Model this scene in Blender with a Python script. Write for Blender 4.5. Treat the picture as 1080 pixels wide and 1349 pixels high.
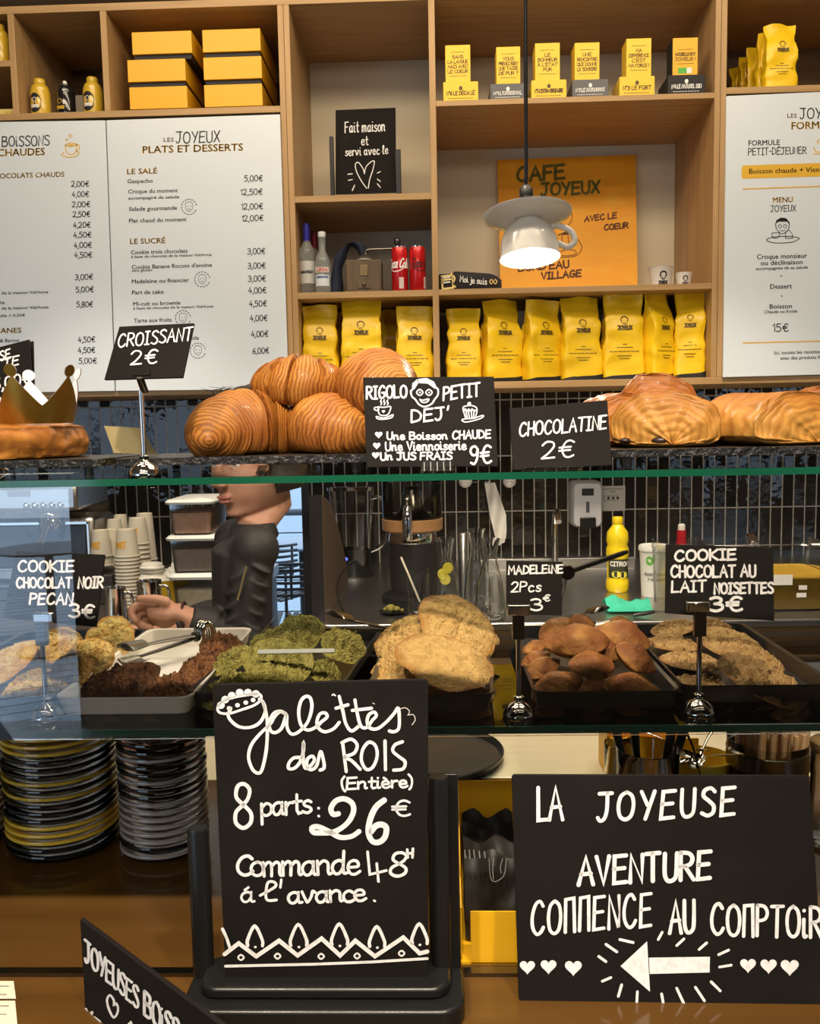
import bpy, math, random
from mathutils import Vector as V, Matrix, noise
from math import sin, cos, pi, radians

# ------------------------------------------------------------------ camera, world, light, exposure
for o in list(bpy.data.objects):
    bpy.data.objects.remove(o, do_unlink=True)
SC = bpy.context.scene
COL = SC.collection
RND = random.Random(7)

FPX, W, H = 1168.0, 1080.0, 1349.0
EZ = 1.55
YAW, PITCH, ROLL = radians(1.76), math.atan(114.5 / 1168), 0.019
CF = V((-sin(YAW) * cos(PITCH), cos(YAW) * cos(PITCH), -sin(PITCH)))
_R0 = V((cos(YAW), sin(YAW), 0))
_U0 = _R0.cross(CF)
CR = _R0 * cos(ROLL) - _U0 * sin(ROLL)
CU = _R0 * sin(ROLL) + _U0 * cos(ROLL)
EYE = V((0, 0, EZ))
cam = bpy.data.cameras.new('camera')
cam.sensor_fit = 'HORIZONTAL'
cam.sensor_width = 36
cam.lens = 36 * FPX / W
cam.clip_start = 0.02
camo = bpy.data.objects.new('camera', cam)
COL.objects.link(camo)
camo.matrix_world = Matrix(((CR.x, CU.x, -CF.x, 0), (CR.y, CU.y, -CF.y, 0), (CR.z, CU.z, -CF.z, EZ), (0, 0, 0, 1)))
SC.camera = camo

world = bpy.data.worlds.new('sky')
SC.world = world
world.use_nodes = True
_wn = world.node_tree
_bg = _wn.nodes['Background']
_bg.inputs['Color'].default_value = (0.60, 0.78, 1.0, 1)
_bg.inputs['Strength'].default_value = 2.6

def area(name, loc, target, sx, sy, power, col):
    l = bpy.data.lights.new(name, 'AREA')
    l.shape = 'RECTANGLE'
    l.size, l.size_y = sx, sy
    l.energy = power
    l.color = col
    o = bpy.data.objects.new(name, l)
    COL.objects.link(o)
    o.location = loc
    o.rotation_euler = (V(target) - V(loc)).to_track_quat('-Z', 'Y').to_euler()
    return o

WARM = (1.0, 0.83, 0.62)
WALLC = (1.0, 0.81, 0.57)
area('ceiling_or_fill_light', (-0.1, 1.75, 3.32), (-0.1, 3.0, 1.3), 3.0, 0.25, 30, WALLC)
area('ceiling_or_fill_light', (0.2, 2.45, 3.32), (0.2, 2.65, 0), 3.0, 0.25, 16, WARM)
area('ceiling_or_fill_light', (0.1, 1.15, 3.32), (0.1, 1.2, 0), 1.9, 0.25, 13, WARM)
area('ceiling_or_fill_light', (0.2, -1.6, 3.3), (0.2, 0.9, 0.9), 3.0, 0.6, 30, (1.0, 0.90, 0.76))  # added fill lamp behind the camera, lifts the carton and the front boards
def spot(loc, target, power, ang, col=(1, .86, .68), blend=.6, size=.06):
    l = bpy.data.lights.new('fill_spot', 'SPOT'); l.energy = power; l.color = col; l.spot_size = radians(ang); l.spot_blend = blend; l.shadow_soft_size = size
    o = bpy.data.objects.new('fill_spot', l); COL.objects.link(o); o.location = loc
    o.rotation_euler = (V(target) - V(loc)).to_track_quat('-Z', 'Y').to_euler()
for x in (-.75, -.05, .65):
    spot((x, -.35, 3.3), (x * .75, 1.15, 1.15), 195, 46)  # added spots that brighten the trays, cones kept off the upper shelves
for x in (-1.0, -.1, .8):
    spot((x, 1.55, 3.32), (x * 1.1, 2.8, 1.0), 130, 42)  # added spots that brighten the back worktop, passing in front of the shelving

vs = SC.view_settings
vs.view_transform = 'Standard'
vs.look = 'None'
vs.gamma = 1
vs.exposure = 0.0
vs.use_curve_mapping = False

# ------------------------------------------------------------------ picture geometry
def ray(px, py):
    return CF + CR * ((px - W / 2) / FPX) + CU * ((H / 2 - py) / FPX)

def P(px, py, Y):
    d = ray(px, py)
    return EYE + d * (Y / d.y)

def G(px, py, z):
    d = ray(px, py)
    return EYE + d * ((z - EZ) / d.z)

def proj(p):
    q = V(p) - EYE
    k = q.dot(CF)
    return (W / 2 + FPX * q.dot(CR) / k, H / 2 - FPX * q.dot(CU) / k)

def stand(px, Y, z):
    py = 560.0
    for i in range(5):
        p = P(px, py, Y)
        py += (p.z - z) * FPX / Y
    return V((p.x, Y, z))

def ms(px, Y):
    return px * Y / FPX

class Plane:
    def __init__(s, a, b, c):
        s.o = V(a)
        n = (V(b) - V(a)).cross(V(c) - V(a)).normalized()
        if n.dot(EYE - s.o) < 0:
            n = -n
        s.n = n
    def hit(s, px, py, lift=0.0):
        d = ray(px, py)
        o = s.o + s.n * lift
        return EYE + d * ((o - EYE).dot(s.n) / d.dot(s.n))

def plane_y(Y):
    return Plane((0, Y, 0), (1, Y, 0), (0, Y, 1))

def plane3(a, b, c):
    return Plane(P(*a), P(*b), P(*c))

# ------------------------------------------------------------------ mesh builder
class MB:
    def __init__(s):
        s.v, s.f, s.mi, s.at = [], [], [], {}
    def add(s, vs, fs, mi=0):
        b = len(s.v)
        s.v.extend(V(v) for v in vs)
        for f in fs:
            s.f.append(tuple(b + i for i in f))
            s.mi.append(mi)
        return b
    def box(s, c, d, M=None, mi=0):
        c = V(c); hx, hy, hz = d[0] / 2, d[1] / 2, d[2] / 2
        pts = [V((x, y, z)) for x in (-hx, hx) for y in (-hy, hy) for z in (-hz, hz)]
        if M is not None:
            pts = [M @ p for p in pts]
        s.add([c + p for p in pts], [(0, 1, 3, 2), (4, 6, 7, 5), (0, 4, 5, 1), (2, 3, 7, 6), (0, 2, 6, 4), (1, 5, 7, 3)], mi)
        return s
    def bb(s, a, b, mi=0):
        a, b = V(a), V(b)
        return s.box((a + b) / 2, (abs(b.x - a.x), abs(b.y - a.y), abs(b.z - a.z)), None, mi)
    def lathe(s, prof, n=32, c=(0, 0, 0), M=None, mi=0, cap=True, sx=1, sy=1):
        c = V(c); vs = []
        for r, z in prof:
            for k in range(n):
                a = 2 * pi * k / n + 0.0001
                p = V((r * cos(a) * sx, r * sin(a) * sy, z))
                vs.append(c + (M @ p if M is not None else p))
        fs = []
        m = len(prof)
        for i in range(m - 1):
            for k in range(n):
                k2 = (k + 1) % n
                fs.append((i * n + k, i * n + k2, (i + 1) * n + k2, (i + 1) * n + k))
        if cap:
            if prof[0][0] > 1e-5:
                fs.append(tuple(reversed(range(n))))
            if prof[-1][0] > 1e-5:
                fs.append(tuple((m - 1) * n + k for k in range(n)))
        s.add(vs, fs, mi)
        return s
    def tube(s, pts, r, n=8, mi=0, cap=True, flat=1.0):
        pts = [V(p) for p in pts]
        m = len(pts)
        rr = r if isinstance(r, (list, tuple)) else [r] * m
        vs = []; up = None
        for i, p in enumerate(pts):
            t = (pts[min(i + 1, m - 1)] - pts[max(i - 1, 0)])
            t = t.normalized() if t.length > 1e-9 else V((0, 0, 1))
            if up is None:
                up = t.orthogonal().normalized() if abs(t.z) > .9 else V((0, 0, 1))
            a = t.cross(up)
            if a.length < 1e-6:
                a = t.orthogonal()
            a.normalize()
            b = a.cross(t).normalized()
            up = b
            for k in range(n):
                q = 2 * pi * k / n
                vs.append(p + a * (cos(q) * rr[i]) + b * (sin(q) * rr[i] * flat))
        fs = []
        for i in range(m - 1):
            for k in range(n):
                k2 = (k + 1) % n
                fs.append((i * n + k, i * n + k2, (i + 1) * n + k2, (i + 1) * n + k))
        if cap:
            fs.append(tuple(reversed(range(n))))
            fs.append(tuple((m - 1) * n + k for k in range(n)))
        s.add(vs, fs, mi)
        return s
    def ell(s, c, r, M=None, nu=20, nv=12, mi=0):
        prof = []
        for j in range(nv + 1):
            a = -pi / 2 + pi * j / nv
            prof.append((max(cos(a), 1e-4), sin(a)))
        D = Matrix.Diagonal(V(r)).to_3x3() if not isinstance(r, float) else Matrix.Diagonal(V((r, r, r))).to_3x3()
        if M is not None:
            D = M.to_3x3() @ D
        return s.lathe(prof, nu, c, D, mi, cap=False)
    def prism(s, poly, off, mi=0):
        # poly: list of 3-D points in one plane, off: extrusion vector
        n = len(poly); off = V(off)
        vs = [V(p) for p in poly] + [V(p) + off for p in poly]
        fs = [tuple(range(n)), tuple(reversed(range(n, 2 * n)))]
        for i in range(n):
            j = (i + 1) % n
            fs.append((i, i + n, j + n, j))
        s.add(vs, fs, mi)
        return s
    def grid(s, fn, nu, nv, cu=False, cv=False, mi=0):
        # fn(u,v)->V, u,v in 0..1; stores pu,pv on points
        b = len(s.v); NU = nu if cu else nu + 1; NV = nv if cv else nv + 1
        vs = []
        pu = s.at.setdefault('pu', {}); pv = s.at.setdefault('pv', {})
        for i in range(NU):
            for j in range(NV):
                u, v = i / nu, j / nv
                vs.append(fn(u, v))
                pu[b + len(vs) - 1] = u
                pv[b + len(vs) - 1] = v
        fs = []
        for i in range(nu):
            for j in range(nv):
                i2, j2 = (i + 1) % NU, (j + 1) % NV
                fs.append((i * NV + j, i2 * NV + j, i2 * NV + j2, i * NV + j2))
        s.add(vs, fs, mi)
        return s
    def ribbon(s, pts, w, fn, mi=0, closed=False, jit=0.12):
        # pts in a 2-D plane, fn(x,y)->V
        q = [pts[0]]
        for p in pts[1:]:
            if math.hypot(p[0] - q[-1][0], p[1] - q[-1][1]) > 1e-7:
                q.append(p)
        pts = q
        m = len(pts)
        if m == 1:
            c = pts[0]
            s.add([fn(c[0] + w * .55 * cos(2 * pi * k / 10), c[1] + w * .55 * sin(2 * pi * k / 10)) for k in range(10)], [tuple(range(10))], mi)
            return s
        L, Rr = [], []
        for i in range(m):
            a = pts[i - 1] if (i > 0 or closed) else pts[i]
            b = pts[(i + 1) % m] if (i < m - 1 or closed) else pts[i]
            c = pts[i]
            d1 = (c[0] - a[0], c[1] - a[1]); d2 = (b[0] - c[0], b[1] - c[1])
            l1 = math.hypot(*d1) or 1; l2 = math.hypot(*d2) or 1
            if i == 0 and not closed: d1, l1 = d2, l2
            if i == m - 1 and not closed: d2, l2 = d1, l1
            n1 = (-d1[1] / l1, d1[0] / l1); n2 = (-d2[1] / l2, d2[0] / l2)
            nx, ny = n1[0] + n2[0], n1[1] + n2[1]
            ln = math.hypot(nx, ny)
            if ln < .3: nx, ny, ln = n1[0], n1[1], 1
            nx, ny = nx / ln, ny / ln
            k = min(1 / max(nx * n1[0] + ny * n1[1], .5), 1.6)
            ww = w / 2 * (1 + jit * noise.noise(V((c[0] * 7.1 / max(w, 1e-6) * .05, c[1] * 5.3 / max(w, 1e-6) * .05, 3.3)))) * k
            L.append((c[0] + nx * ww, c[1] + ny * ww)); Rr.append((c[0] - nx * ww, c[1] - ny * ww))
        vs = [fn(*p) for p in L] + [fn(*p) for p in Rr]
        fs = [(i, i + 1, m + i + 1, m + i) for i in range(m - 1)]
        if closed: fs.append((m - 1, 0, m, 2 * m - 1))
        s.add(vs, fs, mi)
        if not closed:
            for c, nb in ((pts[0], pts[1]), (pts[-1], pts[-2])):
                ang = math.atan2(c[1] - nb[1], c[0] - nb[0])
                fan = [(c[0] + w / 2 * cos(ang + t), c[1] + w / 2 * sin(ang + t)) for t in [(-90 + 30 * k) * pi / 180 for k in range(7)]]
                s.add([fn(*p) for p in fan], [tuple(range(7))], mi)
        return s
    def fill(s, poly, fn, mi=0):
        s.add([fn(*p) for p in poly], [tuple(range(len(poly)))], mi)
        return s
    def xform(s, M):
        s.v = [M @ v for v in s.v]
        return s

def tag(o, label=None, cat=None, group=None, kind=None):
    if label: o['label'] = label
    if cat: o['category'] = cat
    if group: o['group'] = group
    if kind: o['kind'] = kind
    return o

def mk(name, mb, mats, parent=None, bev=0.0, sub=0, smooth=40, origin=None, segs=2, label=None, wn=False):
    me = bpy.data.meshes.new(name)
    vs = mb.v
    if origin is not None:
        o3 = V(origin)
        vs = [v - o3 for v in vs]
    me.from_pydata(vs, [], mb.f)
    if not isinstance(mats, (list, tuple)): mats = [mats]
    for m in mats: me.materials.append(m)
    if len(mats) > 1: me.polygons.foreach_set('material_index', mb.mi)
    for k, dct in mb.at.items():
        a = me.attributes.new(k, 'FLOAT', 'POINT')
        arr = [0.0] * len(vs)
        for i, x in dct.items(): arr[i] = x
        a.data.foreach_set('value', arr)
    me.validate()
    if smooth:
        me.polygons.foreach_set('use_smooth', [True] * len(me.polygons))
        if smooth < 180: me.set_sharp_from_angle(angle=radians(smooth))
    me.update()
    o = bpy.data.objects.new(name, me)
    COL.objects.link(o)
    if origin is not None and parent is None: o.location = origin
    if parent is not None: o.parent = parent
    if bev:
        md = o.modifiers.new('b', 'BEVEL'); md.width = bev; md.segments = segs; md.limit_method = 'ANGLE'; md.angle_limit = radians(35)
    if sub:
        md = o.modifiers.new('s', 'SUBSURF'); md.levels = sub; md.render_levels = sub
    if label: o['label'] = label
    return o

def thing(name, label, cat, loc=(0, 0, 0), rz=0.0, group=None):
    o = bpy.data.objects.new(name, None)
    COL.objects.link(o)
    o.location = loc
    o.rotation_euler = (0, 0, rz)
    o.empty_display_size = .02
    return tag(o, label, cat, group)

def dup(root, loc=None, rot=None, label=None, group=None, scale=None):
    r = root.copy(); COL.objects.link(r)
    if loc is not None: r.location = loc
    if rot is not None: r.rotation_euler = rot
    if scale is not None: r.scale = (scale,) * 3 if isinstance(scale, float) else scale
    if label: r['label'] = label
    if group: r['group'] = group
    for ch in list(root.children):
        c = ch.copy(); COL.objects.link(c); c.parent = r
        for g in ch.children:
            d = g.copy(); COL.objects.link(d); d.parent = c
    return r

def structure(name, mb, mats, bev=0.0, smooth=40):
    return tag(mk(name, mb, mats, None, bev, smooth=smooth), kind='structure')

ORD = ['topmost', 'second', 'third', 'fourth', 'fifth', 'sixth', 'seventh', 'eighth', 'ninth', 'tenth', 'eleventh', 'twelfth', 'thirteenth', 'fourteenth', 'fifteenth', 'sixteenth', 'seventeenth', 'eighteenth', 'nineteenth', 'twentieth']

# ------------------------------------------------------------------ materials
def M_(name, col, rough=.5, metal=0.0, spec=.5, n=None, bump=None, coat=0.0, trans=0.0, ior=1.45, emit=None, sss=0.0, rnd=False, stretch=(1, 1, 1), rnoise=0.0, alpha=1.0):
    m = bpy.data.materials.new(name)
    m.use_nodes = True
    nt = m.node_tree; b = nt.nodes['Principled BSDF']
    def rgba(c): return (c[0], c[1], c[2], 1)
    b.inputs['Base Color'].default_value = rgba(col)
    b.inputs['Roughness'].default_value = rough
    b.inputs['Metallic'].default_value = metal
    b.inputs['Specular IOR Level'].default_value = spec
    b.inputs['IOR'].default_value = ior
    b.inputs['Coat Weight'].default_value = coat
    b.inputs['Coat Roughness'].default_value = .08
    b.inputs['Transmission Weight'].default_value = trans
    b.inputs['Alpha'].default_value = alpha
    if sss:
        b.inputs['Subsurface Weight'].default_value = sss
        b.inputs['Subsurface Radius'].default_value = (.01, .004, .002)
    if emit:
        b.inputs['Emission Color'].default_value = rgba(emit[0]); b.inputs['Emission Strength'].default_value = emit[1]
    vec = None
    if n or bump or rnoise:
        tc = nt.nodes.new('ShaderNodeTexCoord'); mp = nt.nodes.new('ShaderNodeMapping')
        nt.links.new(tc.outputs['Object'], mp.inputs['Vector'])
        mp.inputs['Scale'].default_value = stretch
        if rnd:
            oi = nt.nodes.new('ShaderNodeObjectInfo'); mu = nt.nodes.new('ShaderNodeMath'); mu.operation = 'MULTIPLY'; mu.inputs[1].default_value = 37.0
            cx = nt.nodes.new('ShaderNodeCombineXYZ')
            nt.links.new(oi.outputs['Random'], mu.inputs[0])
            for k in 'XYZ': nt.links.new(mu.outputs[0], cx.inputs[k])
            nt.links.new(cx.outputs[0], mp.inputs['Location'])
        vec = mp.outputs['Vector']
    if n:   # n = list of (scale, detail, lo, hi, colour, strength)
        prev = None
        for (sc, det, lo, hi, c2, stg) in n:
            t = nt.nodes.new('ShaderNodeTexNoise'); t.inputs['Scale'].default_value = sc; t.inputs['Detail'].default_value = det
            nt.links.new(vec, t.inputs['Vector'])
            r = nt.nodes.new('ShaderNodeMapRange'); r.inputs[1].default_value = lo; r.inputs[2].default_value = hi; r.inputs[3].default_value = 0; r.inputs[4].default_value = stg
            nt.links.new(t.outputs['Fac'], r.inputs[0])
            mx = nt.nodes.new('ShaderNodeMix'); mx.data_type = 'RGBA'
            nt.links.new(r.outputs[0], mx.inputs[0])
            if prev is None: mx.inputs[6].default_value = rgba(col)
            else: nt.links.new(prev, mx.inputs[6])
            mx.inputs[7].default_value = rgba(c2)
            prev = mx.outputs[2]
        nt.links.new(prev, b.inputs['Base Color'])
    if rnoise:
        t = nt.nodes.new('ShaderNodeTexNoise'); t.inputs['Scale'].default_value = 14; t.inputs['Detail'].default_value = 4
        nt.links.new(vec, t.inputs['Vector'])
        r = nt.nodes.new('ShaderNodeMapRange'); r.inputs[3].default_value = max(0, rough - rnoise); r.inputs[4].default_value = rough + rnoise
        nt.links.new(t.outputs['Fac'], r.inputs[0]); nt.links.new(r.outputs[0], b.inputs['Roughness'])
    if bump:
        t = nt.nodes.new('ShaderNodeTexNoise'); t.inputs['Scale'].default_value = bump[0]; t.inputs['Detail'].default_value = 5
        nt.links.new(vec, t.inputs['Vector'])
        bp = nt.nodes.new('ShaderNodeBump'); bp.inputs['Strength'].default_value = bump[1]; bp.inputs['Distance'].default_value = bump[2] if len(bump) > 2 else .002
        nt.links.new(t.outputs['Fac'], bp.inputs['Height']); nt.links.new(bp.outputs['Normal'], b.inputs['Normal'])
    return m

def pane_mat(name, tint=(1, 1, 1), ior=1.5, rough=0.0):
    m = bpy.data.materials.new(name); m.use_nodes = True
    nt = m.node_tree; nt.nodes.clear()
    out = nt.nodes.new('ShaderNodeOutputMaterial'); mx = nt.nodes.new('ShaderNodeMixShader')
    fr = nt.nodes.new('ShaderNodeFresnel'); fr.inputs['IOR'].default_value = ior
    tr = nt.nodes.new('ShaderNodeBsdfTransparent'); tr.inputs['Color'].default_value = (*tint, 1)
    gl = nt.nodes.new('ShaderNodeBsdfGlossy'); gl.inputs['Roughness'].default_value = rough
    nt.links.new(fr.outputs[0], mx.inputs[0]); nt.links.new(tr.outputs[0], mx.inputs[1]); nt.links.new(gl.outputs[0], mx.inputs[2])
    nt.links.new(mx.outputs[0], out.inputs['Surface'])
    return m

def wood_mat(name, c1, c2, axis='x', rough=.45, coat=0.0, scale=1.0):
    st = {'x': (1.2, 22, 22), 'z': (22, 22, 1.2), 'y': (22, 1.2, 22)}[axis]
    st = tuple(a * scale for a in st)
    return M_(name, c1, rough, n=[(2.2, 6, .38, .68, c2, .85), (9, 3, .45, .75, c2, .35)], bump=(6, .08, .001), stretch=st, coat=coat)

oak = wood_mat('oak', (.46, .285, .125), (.35, .205, .08))
oak_up = wood_mat('oak_upright', (.46, .285, .125), (.35, .205, .08), 'z')
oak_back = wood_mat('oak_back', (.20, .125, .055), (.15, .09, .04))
cream = M_('cream_panel', (.74, .67, .50), .55, n=[(3, 2, .4, .7, (.70, .63, .46), .6)])
counter_wood = wood_mat('counter_wood', (.105, .050, .012), (.075, .034, .008), 'x', rough=.13, scale=.55)
plaster = M_('plaster', (.62, .58, .50), .8)
ceil_m = M_('ceiling_paint', (.30, .26, .20), .8)
floor_m = M_('floor_concrete', (.22, .20, .18), .45, n=[(4, 5, .4, .7, (.17, .155, .14), .7)])
white_board = M_('menu_white', (.68, .74, .80), .32)
black_ink = M_('black_ink', (.022, .02, .02), .5)
gold_ink = M_('gold_ink', (.72, .42, .035), .5)
grey_ink = M_('grey_ink', (.30, .29, .27), .6)
slate = M_('blackboard', (.0095, .0075, .0065), .75, spec=.18, n=[(9, 6, .5, .8, (.016, .013, .011), .8)])
chalk = M_('chalk_marker', (.86, .85, .84), .7, n=[(160, 3, .45, .75, (.62, .60, .58), .7)])
chalk_tan = M_('chalk_marker_dark', (.60, .55, .50), .7)
steel = M_('brushed_steel', (.56, .55, .53), .30, 1.0, n=[(3, 4, .4, .7, (.46, .45, .43), .6)], stretch=(1, 20, 20))
chrome = M_('chrome', (.82, .80, .77), .07, 1.0)
dark_steel = M_('dark_steel', (.20, .185, .165), .22, 1.0)
black_plastic = M_('black_plastic', (.010, .010, .010), .28)
black_matt = M_('black_matt', (.012, .011, .011), .6)
black_gloss = M_('black_glaze', (.009, .009, .010), .06, coat=.6)
yellow_glaze = M_('yellow_glaze', (.80, .53, .05), .12, coat=.5)
grey_glaze = M_('grey_glaze', (.42, .37, .34), .10, coat=.6)
white_cer = M_('white_ceramic', (.80, .78, .74), .18, coat=.3)
yellow_card = M_('yellow_carton', (.78, .42, .012), .42)
yellow_lt = M_('yellow_box', (.85, .54, .028), .42)
grey_card = M_('grey_carton', (.10, .10, .105), .45)
bag_m = M_('yellow_bag', (.88, .575, .012), .33, n=[(18, 4, .45, .75, (.80, .50, .01), .5)], bump=(26, .25, .004), rnd=True)
glass_m = M_('clear_glass', (.98, .99, .98), .0, trans=1.0, ior=1.45)
pane_m = pane_mat('glass_pane', ior=1.9)
shelf_glass = pane_mat('shelf_glass', (.95, .985, .965))
green_edge = M_('green_glass_edge', (.006, .075, .040), .08, coat=.5, n=[(3, 3, .4, .7, (.012, .13, .065), .7)], stretch=(1, 1, .2))
paper_w = M_('white_paper', (.80, .78, .73), .7)
paper_cream = M_('cream_paper', (.72, .66, .52), .7)
clear_plastic = pane_mat('clear_plastic', (.86, .88, .86), 1.6, .08)
frost = M_('frosted_plastic', (.72, .74, .72), .35, trans=.65, ior=1.2)
# ------------------------------------------------------------------ the room
YF, YB, YW = 3.05, 3.54, 3.56
def X_(px, py, Y=YF): return P(px, py, Y).x
def Z_(px, py, Y=YF): return P(px, py, Y).z

def tile_mat():
    m = bpy.data.materials.new('black_zellige_tiles'); m.use_nodes = True
    nt = m.node_tree; b = nt.nodes['Principled BSDF']; L = nt.links
    tc = nt.nodes.new('ShaderNodeTexCoord'); sp = nt.nodes.new('ShaderNodeSeparateXYZ'); cb = nt.nodes.new('ShaderNodeCombineXYZ')
    L.new(tc.outputs['Object'], sp.inputs[0]); L.new(sp.outputs['X'], cb.inputs['X']); L.new(sp.outputs['Z'], cb.inputs['Y'])
    mp = nt.nodes.new('ShaderNodeMapping'); mp.inputs['Location'].default_value = (0.012, 0.137, 0); L.new(cb.outputs[0], mp.inputs['Vector'])
    br = nt.nodes.new('ShaderNodeTexBrick'); br.offset = 0; br.squash = 1
    br.inputs['Scale'].default_value = 1; br.inputs['Brick Width'].default_value = .0447; br.inputs['Row Height'].default_value = .2225
    br.inputs['Mortar Size'].default_value = .0024; br.inputs['Mortar Smooth'].default_value = .1; br.inputs['Bias'].default_value = 0
    br.inputs['Color1'].default_value = (.012, .010, .009, 1); br.inputs['Color2'].default_value = (.03, .026, .023, 1); br.inputs['Mortar'].default_value = (.50, .47, .42, 1)
    L.new(mp.outputs[0], br.inputs['Vector']); L.new(br.outputs['Color'], b.inputs['Base Color'])
    r = nt.nodes.new('ShaderNodeMapRange'); r.inputs[3].default_value = .05; r.inputs[4].default_value = .8
    L.new(br.outputs['Fac'], r.inputs[0]); L.new(r.outputs[0], b.inputs['Roughness'])
    t = nt.nodes.new('ShaderNodeTexNoise'); t.inputs['Scale'].default_value = 17; t.inputs['Detail'].default_value = 2; L.new(mp.outputs[0], t.inputs['Vector'])
    # every tile sits at a slightly different tilt
    wn = nt.nodes.new('ShaderNodeTexWhiteNoise'); wn.noise_dimensions = '2D'
    dv = nt.nodes.new('ShaderNodeVectorMath'); dv.operation = 'DIVIDE'; dv.inputs[1].default_value = (.0447, .2225, 1)
    fl = nt.nodes.new('ShaderNodeVectorMath'); fl.operation = 'FLOOR'
    L.new(mp.outputs[0], dv.inputs[0]); L.new(dv.outputs[0], fl.inputs[0]); L.new(fl.outputs[0], wn.inputs['Vector'])
    bp = nt.nodes.new('ShaderNodeBump'); bp.inputs['Strength'].default_value = .35; bp.inputs['Distance'].default_value = .006
    L.new(t.outputs['Fac'], bp.inputs['Height'])
    b2 = nt.nodes.new('ShaderNodeBump'); b2.invert = True; b2.inputs['Strength'].default_value = .5; b2.inputs['Distance'].default_value = .003
    L.new(br.outputs['Fac'], b2.inputs['Height']); L.new(bp.outputs[0], b2.inputs['Normal'])
    sub = nt.nodes.new('ShaderNodeVectorMath'); sub.operation = 'SUBTRACT'; sub.inputs[1].default_value = (.5, .5, .5)
    sc = nt.nodes.new('ShaderNodeVectorMath'); sc.operation = 'SCALE'; sc.inputs['Scale'].default_value = .10
    ad = nt.nodes.new('ShaderNodeVectorMath'); ad.operation = 'ADD'; nm = nt.nodes.new('ShaderNodeVectorMath'); nm.operation = 'NORMALIZE'
    L.new(wn.outputs['Color'], sub.inputs[0]); L.new(sub.outputs[0], sc.inputs[0]); L.new(sc.outputs[0], ad.inputs[0]); L.new(b2.outputs[0], ad.inputs[1]); L.new(ad.outputs[0], nm.inputs[0])
    L.new(nm.outputs[0], b.inputs['Normal'])
    b.inputs['Specular IOR Level'].default_value = .42
    return m
tiles = tile_mat()

def plank_mat(name, c1, c2, w=.14, ang=0.0):
    m = M_(name, c1, .5); nt = m.node_tree; b = nt.nodes['Principled BSDF']; L = nt.links
    tc = nt.nodes.new('ShaderNodeTexCoord'); mp = nt.nodes.new('ShaderNodeMapping'); mp.inputs['Rotation'].default_value = (0, 0, ang)
    br = nt.nodes.new('ShaderNodeTexBrick'); br.offset = .5
    br.inputs['Scale'].default_value = 1; br.inputs['Brick Width'].default_value = 2.4; br.inputs['Row Height'].default_value = w
    br.inputs['Mortar Size'].default_value = .008; br.inputs['Color1'].default_value = (*c1, 1); br.inputs['Color2'].default_value = (*c2, 1); br.inputs['Mortar'].default_value = (.02, .02, .02, 1)
    L.new(tc.outputs['Object'], mp.inputs['Vector']); L.new(mp.outputs[0], br.inputs['Vector']); L.new(br.outputs['Color'], b.inputs['Base Color'])
    return m
deck_m = plank_mat('deck_boards', (.30, .34, .38), (.36, .40, .44))

DX0, DX1, DZT = X_(312, 700, YW), X_(408, 700, YW), Z_(360, 596, YW)     # terrace doorway in the back wall
RX0, RX1 = -4.6, 4.4
mb = MB()
mb.bb((RX0, YW, 0), (DX0, YW + .16, 1.85)); mb.bb((DX1, YW, 0), (RX1, YW + .16, 1.85)); mb.bb((DX0, YW, DZT), (DX1, YW + .16, 1.85))
mb.bb((RX0, YW, 1.85), (RX1, YW + .16, 3.4), 1)
structure('wall_back', mb, [tiles, plaster], smooth=0)
structure('floor', MB().bb((RX0, -2.75, -.1), (RX1, YW + .16, 0)), floor_m, smooth=0)
structure('ceiling', MB().bb((RX0, -2.75, 3.4), (RX1, YW + .16, 3.5)), ceil_m, smooth=0)
structure('wall_left', MB().bb((RX0 - .15, -2.75, 0), (RX0, YW + .16, 3.4)), plaster, smooth=0)
structure('wall_right', MB().bb((RX1, -2.75, 0), (RX1 + .15, YW + .16, 3.4)), plaster, smooth=0)
mb = MB()   # shop front behind the photographer: two wide openings to the quay
mb.bb((-1.84, -2.75, 0), (2.7, -2.6, 3.4)); mb.bb((RX0, -2.75, 2.75), (-1.84, -2.6, 3.4)); mb.bb((2.7, -2.75, 2.75), (RX1, -2.6, 3.4)); mb.bb((2.7, -2.75, 0), (RX1, -2.6, 1.2))
mb.bb((RX0, -2.75, 0), (-4.45, -2.6, 2.75)); mb.bb((4.1, -2.75, 1.2), (RX1, -2.6, 2.75))
structure('wall_front', mb, M_('dark_wall', (.10, .09, .08), .7), smooth=0)
mb = MB()
fr = M_('door_frame_black', (.02, .02, .022), .4)
for x in (-1.86, -2.75, -4.43): mb.bb((x - .03, -2.71, 0), (x + .03, -2.65, 2.75))
mb.bb((-4.45, -2.71, 2.69), (-1.84, -2.65, 2.75)); 
structure('door_1', mb, fr, smooth=0)
mb = MB()
for x in (2.72, 3.4, 4.08): mb.bb((x - .03, -2.71, 1.2), (x + .03, -2.65, 2.75))
mb.bb((2.7, -2.71, 2.69), (4.1, -2.65, 2.75)); mb.bb((2.7, -2.71, 1.2), (4.1, -2.65, 1.26))
structure('window_1', mb, fr, smooth=0)
structure('terrace_ground', MB().bb((-14, -14, -.12), (14, -2.75, -.005)), plank_mat('quay_boards', (.36, .42, .47), (.44, .50, .55), .16, .5), smooth=0)
structure('terrace_deck', MB().bb((-8, YW + .16, -.12), (6, 6.8, -.005)), deck_m, smooth=0)
water = M_('water', (.30, .37, .42), .55, spec=.15, bump=(1.5, .5, .15), stretch=(1, 3, 1))
structure('water_surface', MB().bb((-60, 6.8, -2.2), (60, 140, -2.0)), water, smooth=0)
structure('far_bank', MB().bb((-80, 140, -2.1), (80, 150, 1.2)), M_('far_bank_haze', (.42, .48, .54), .9), smooth=0)
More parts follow.
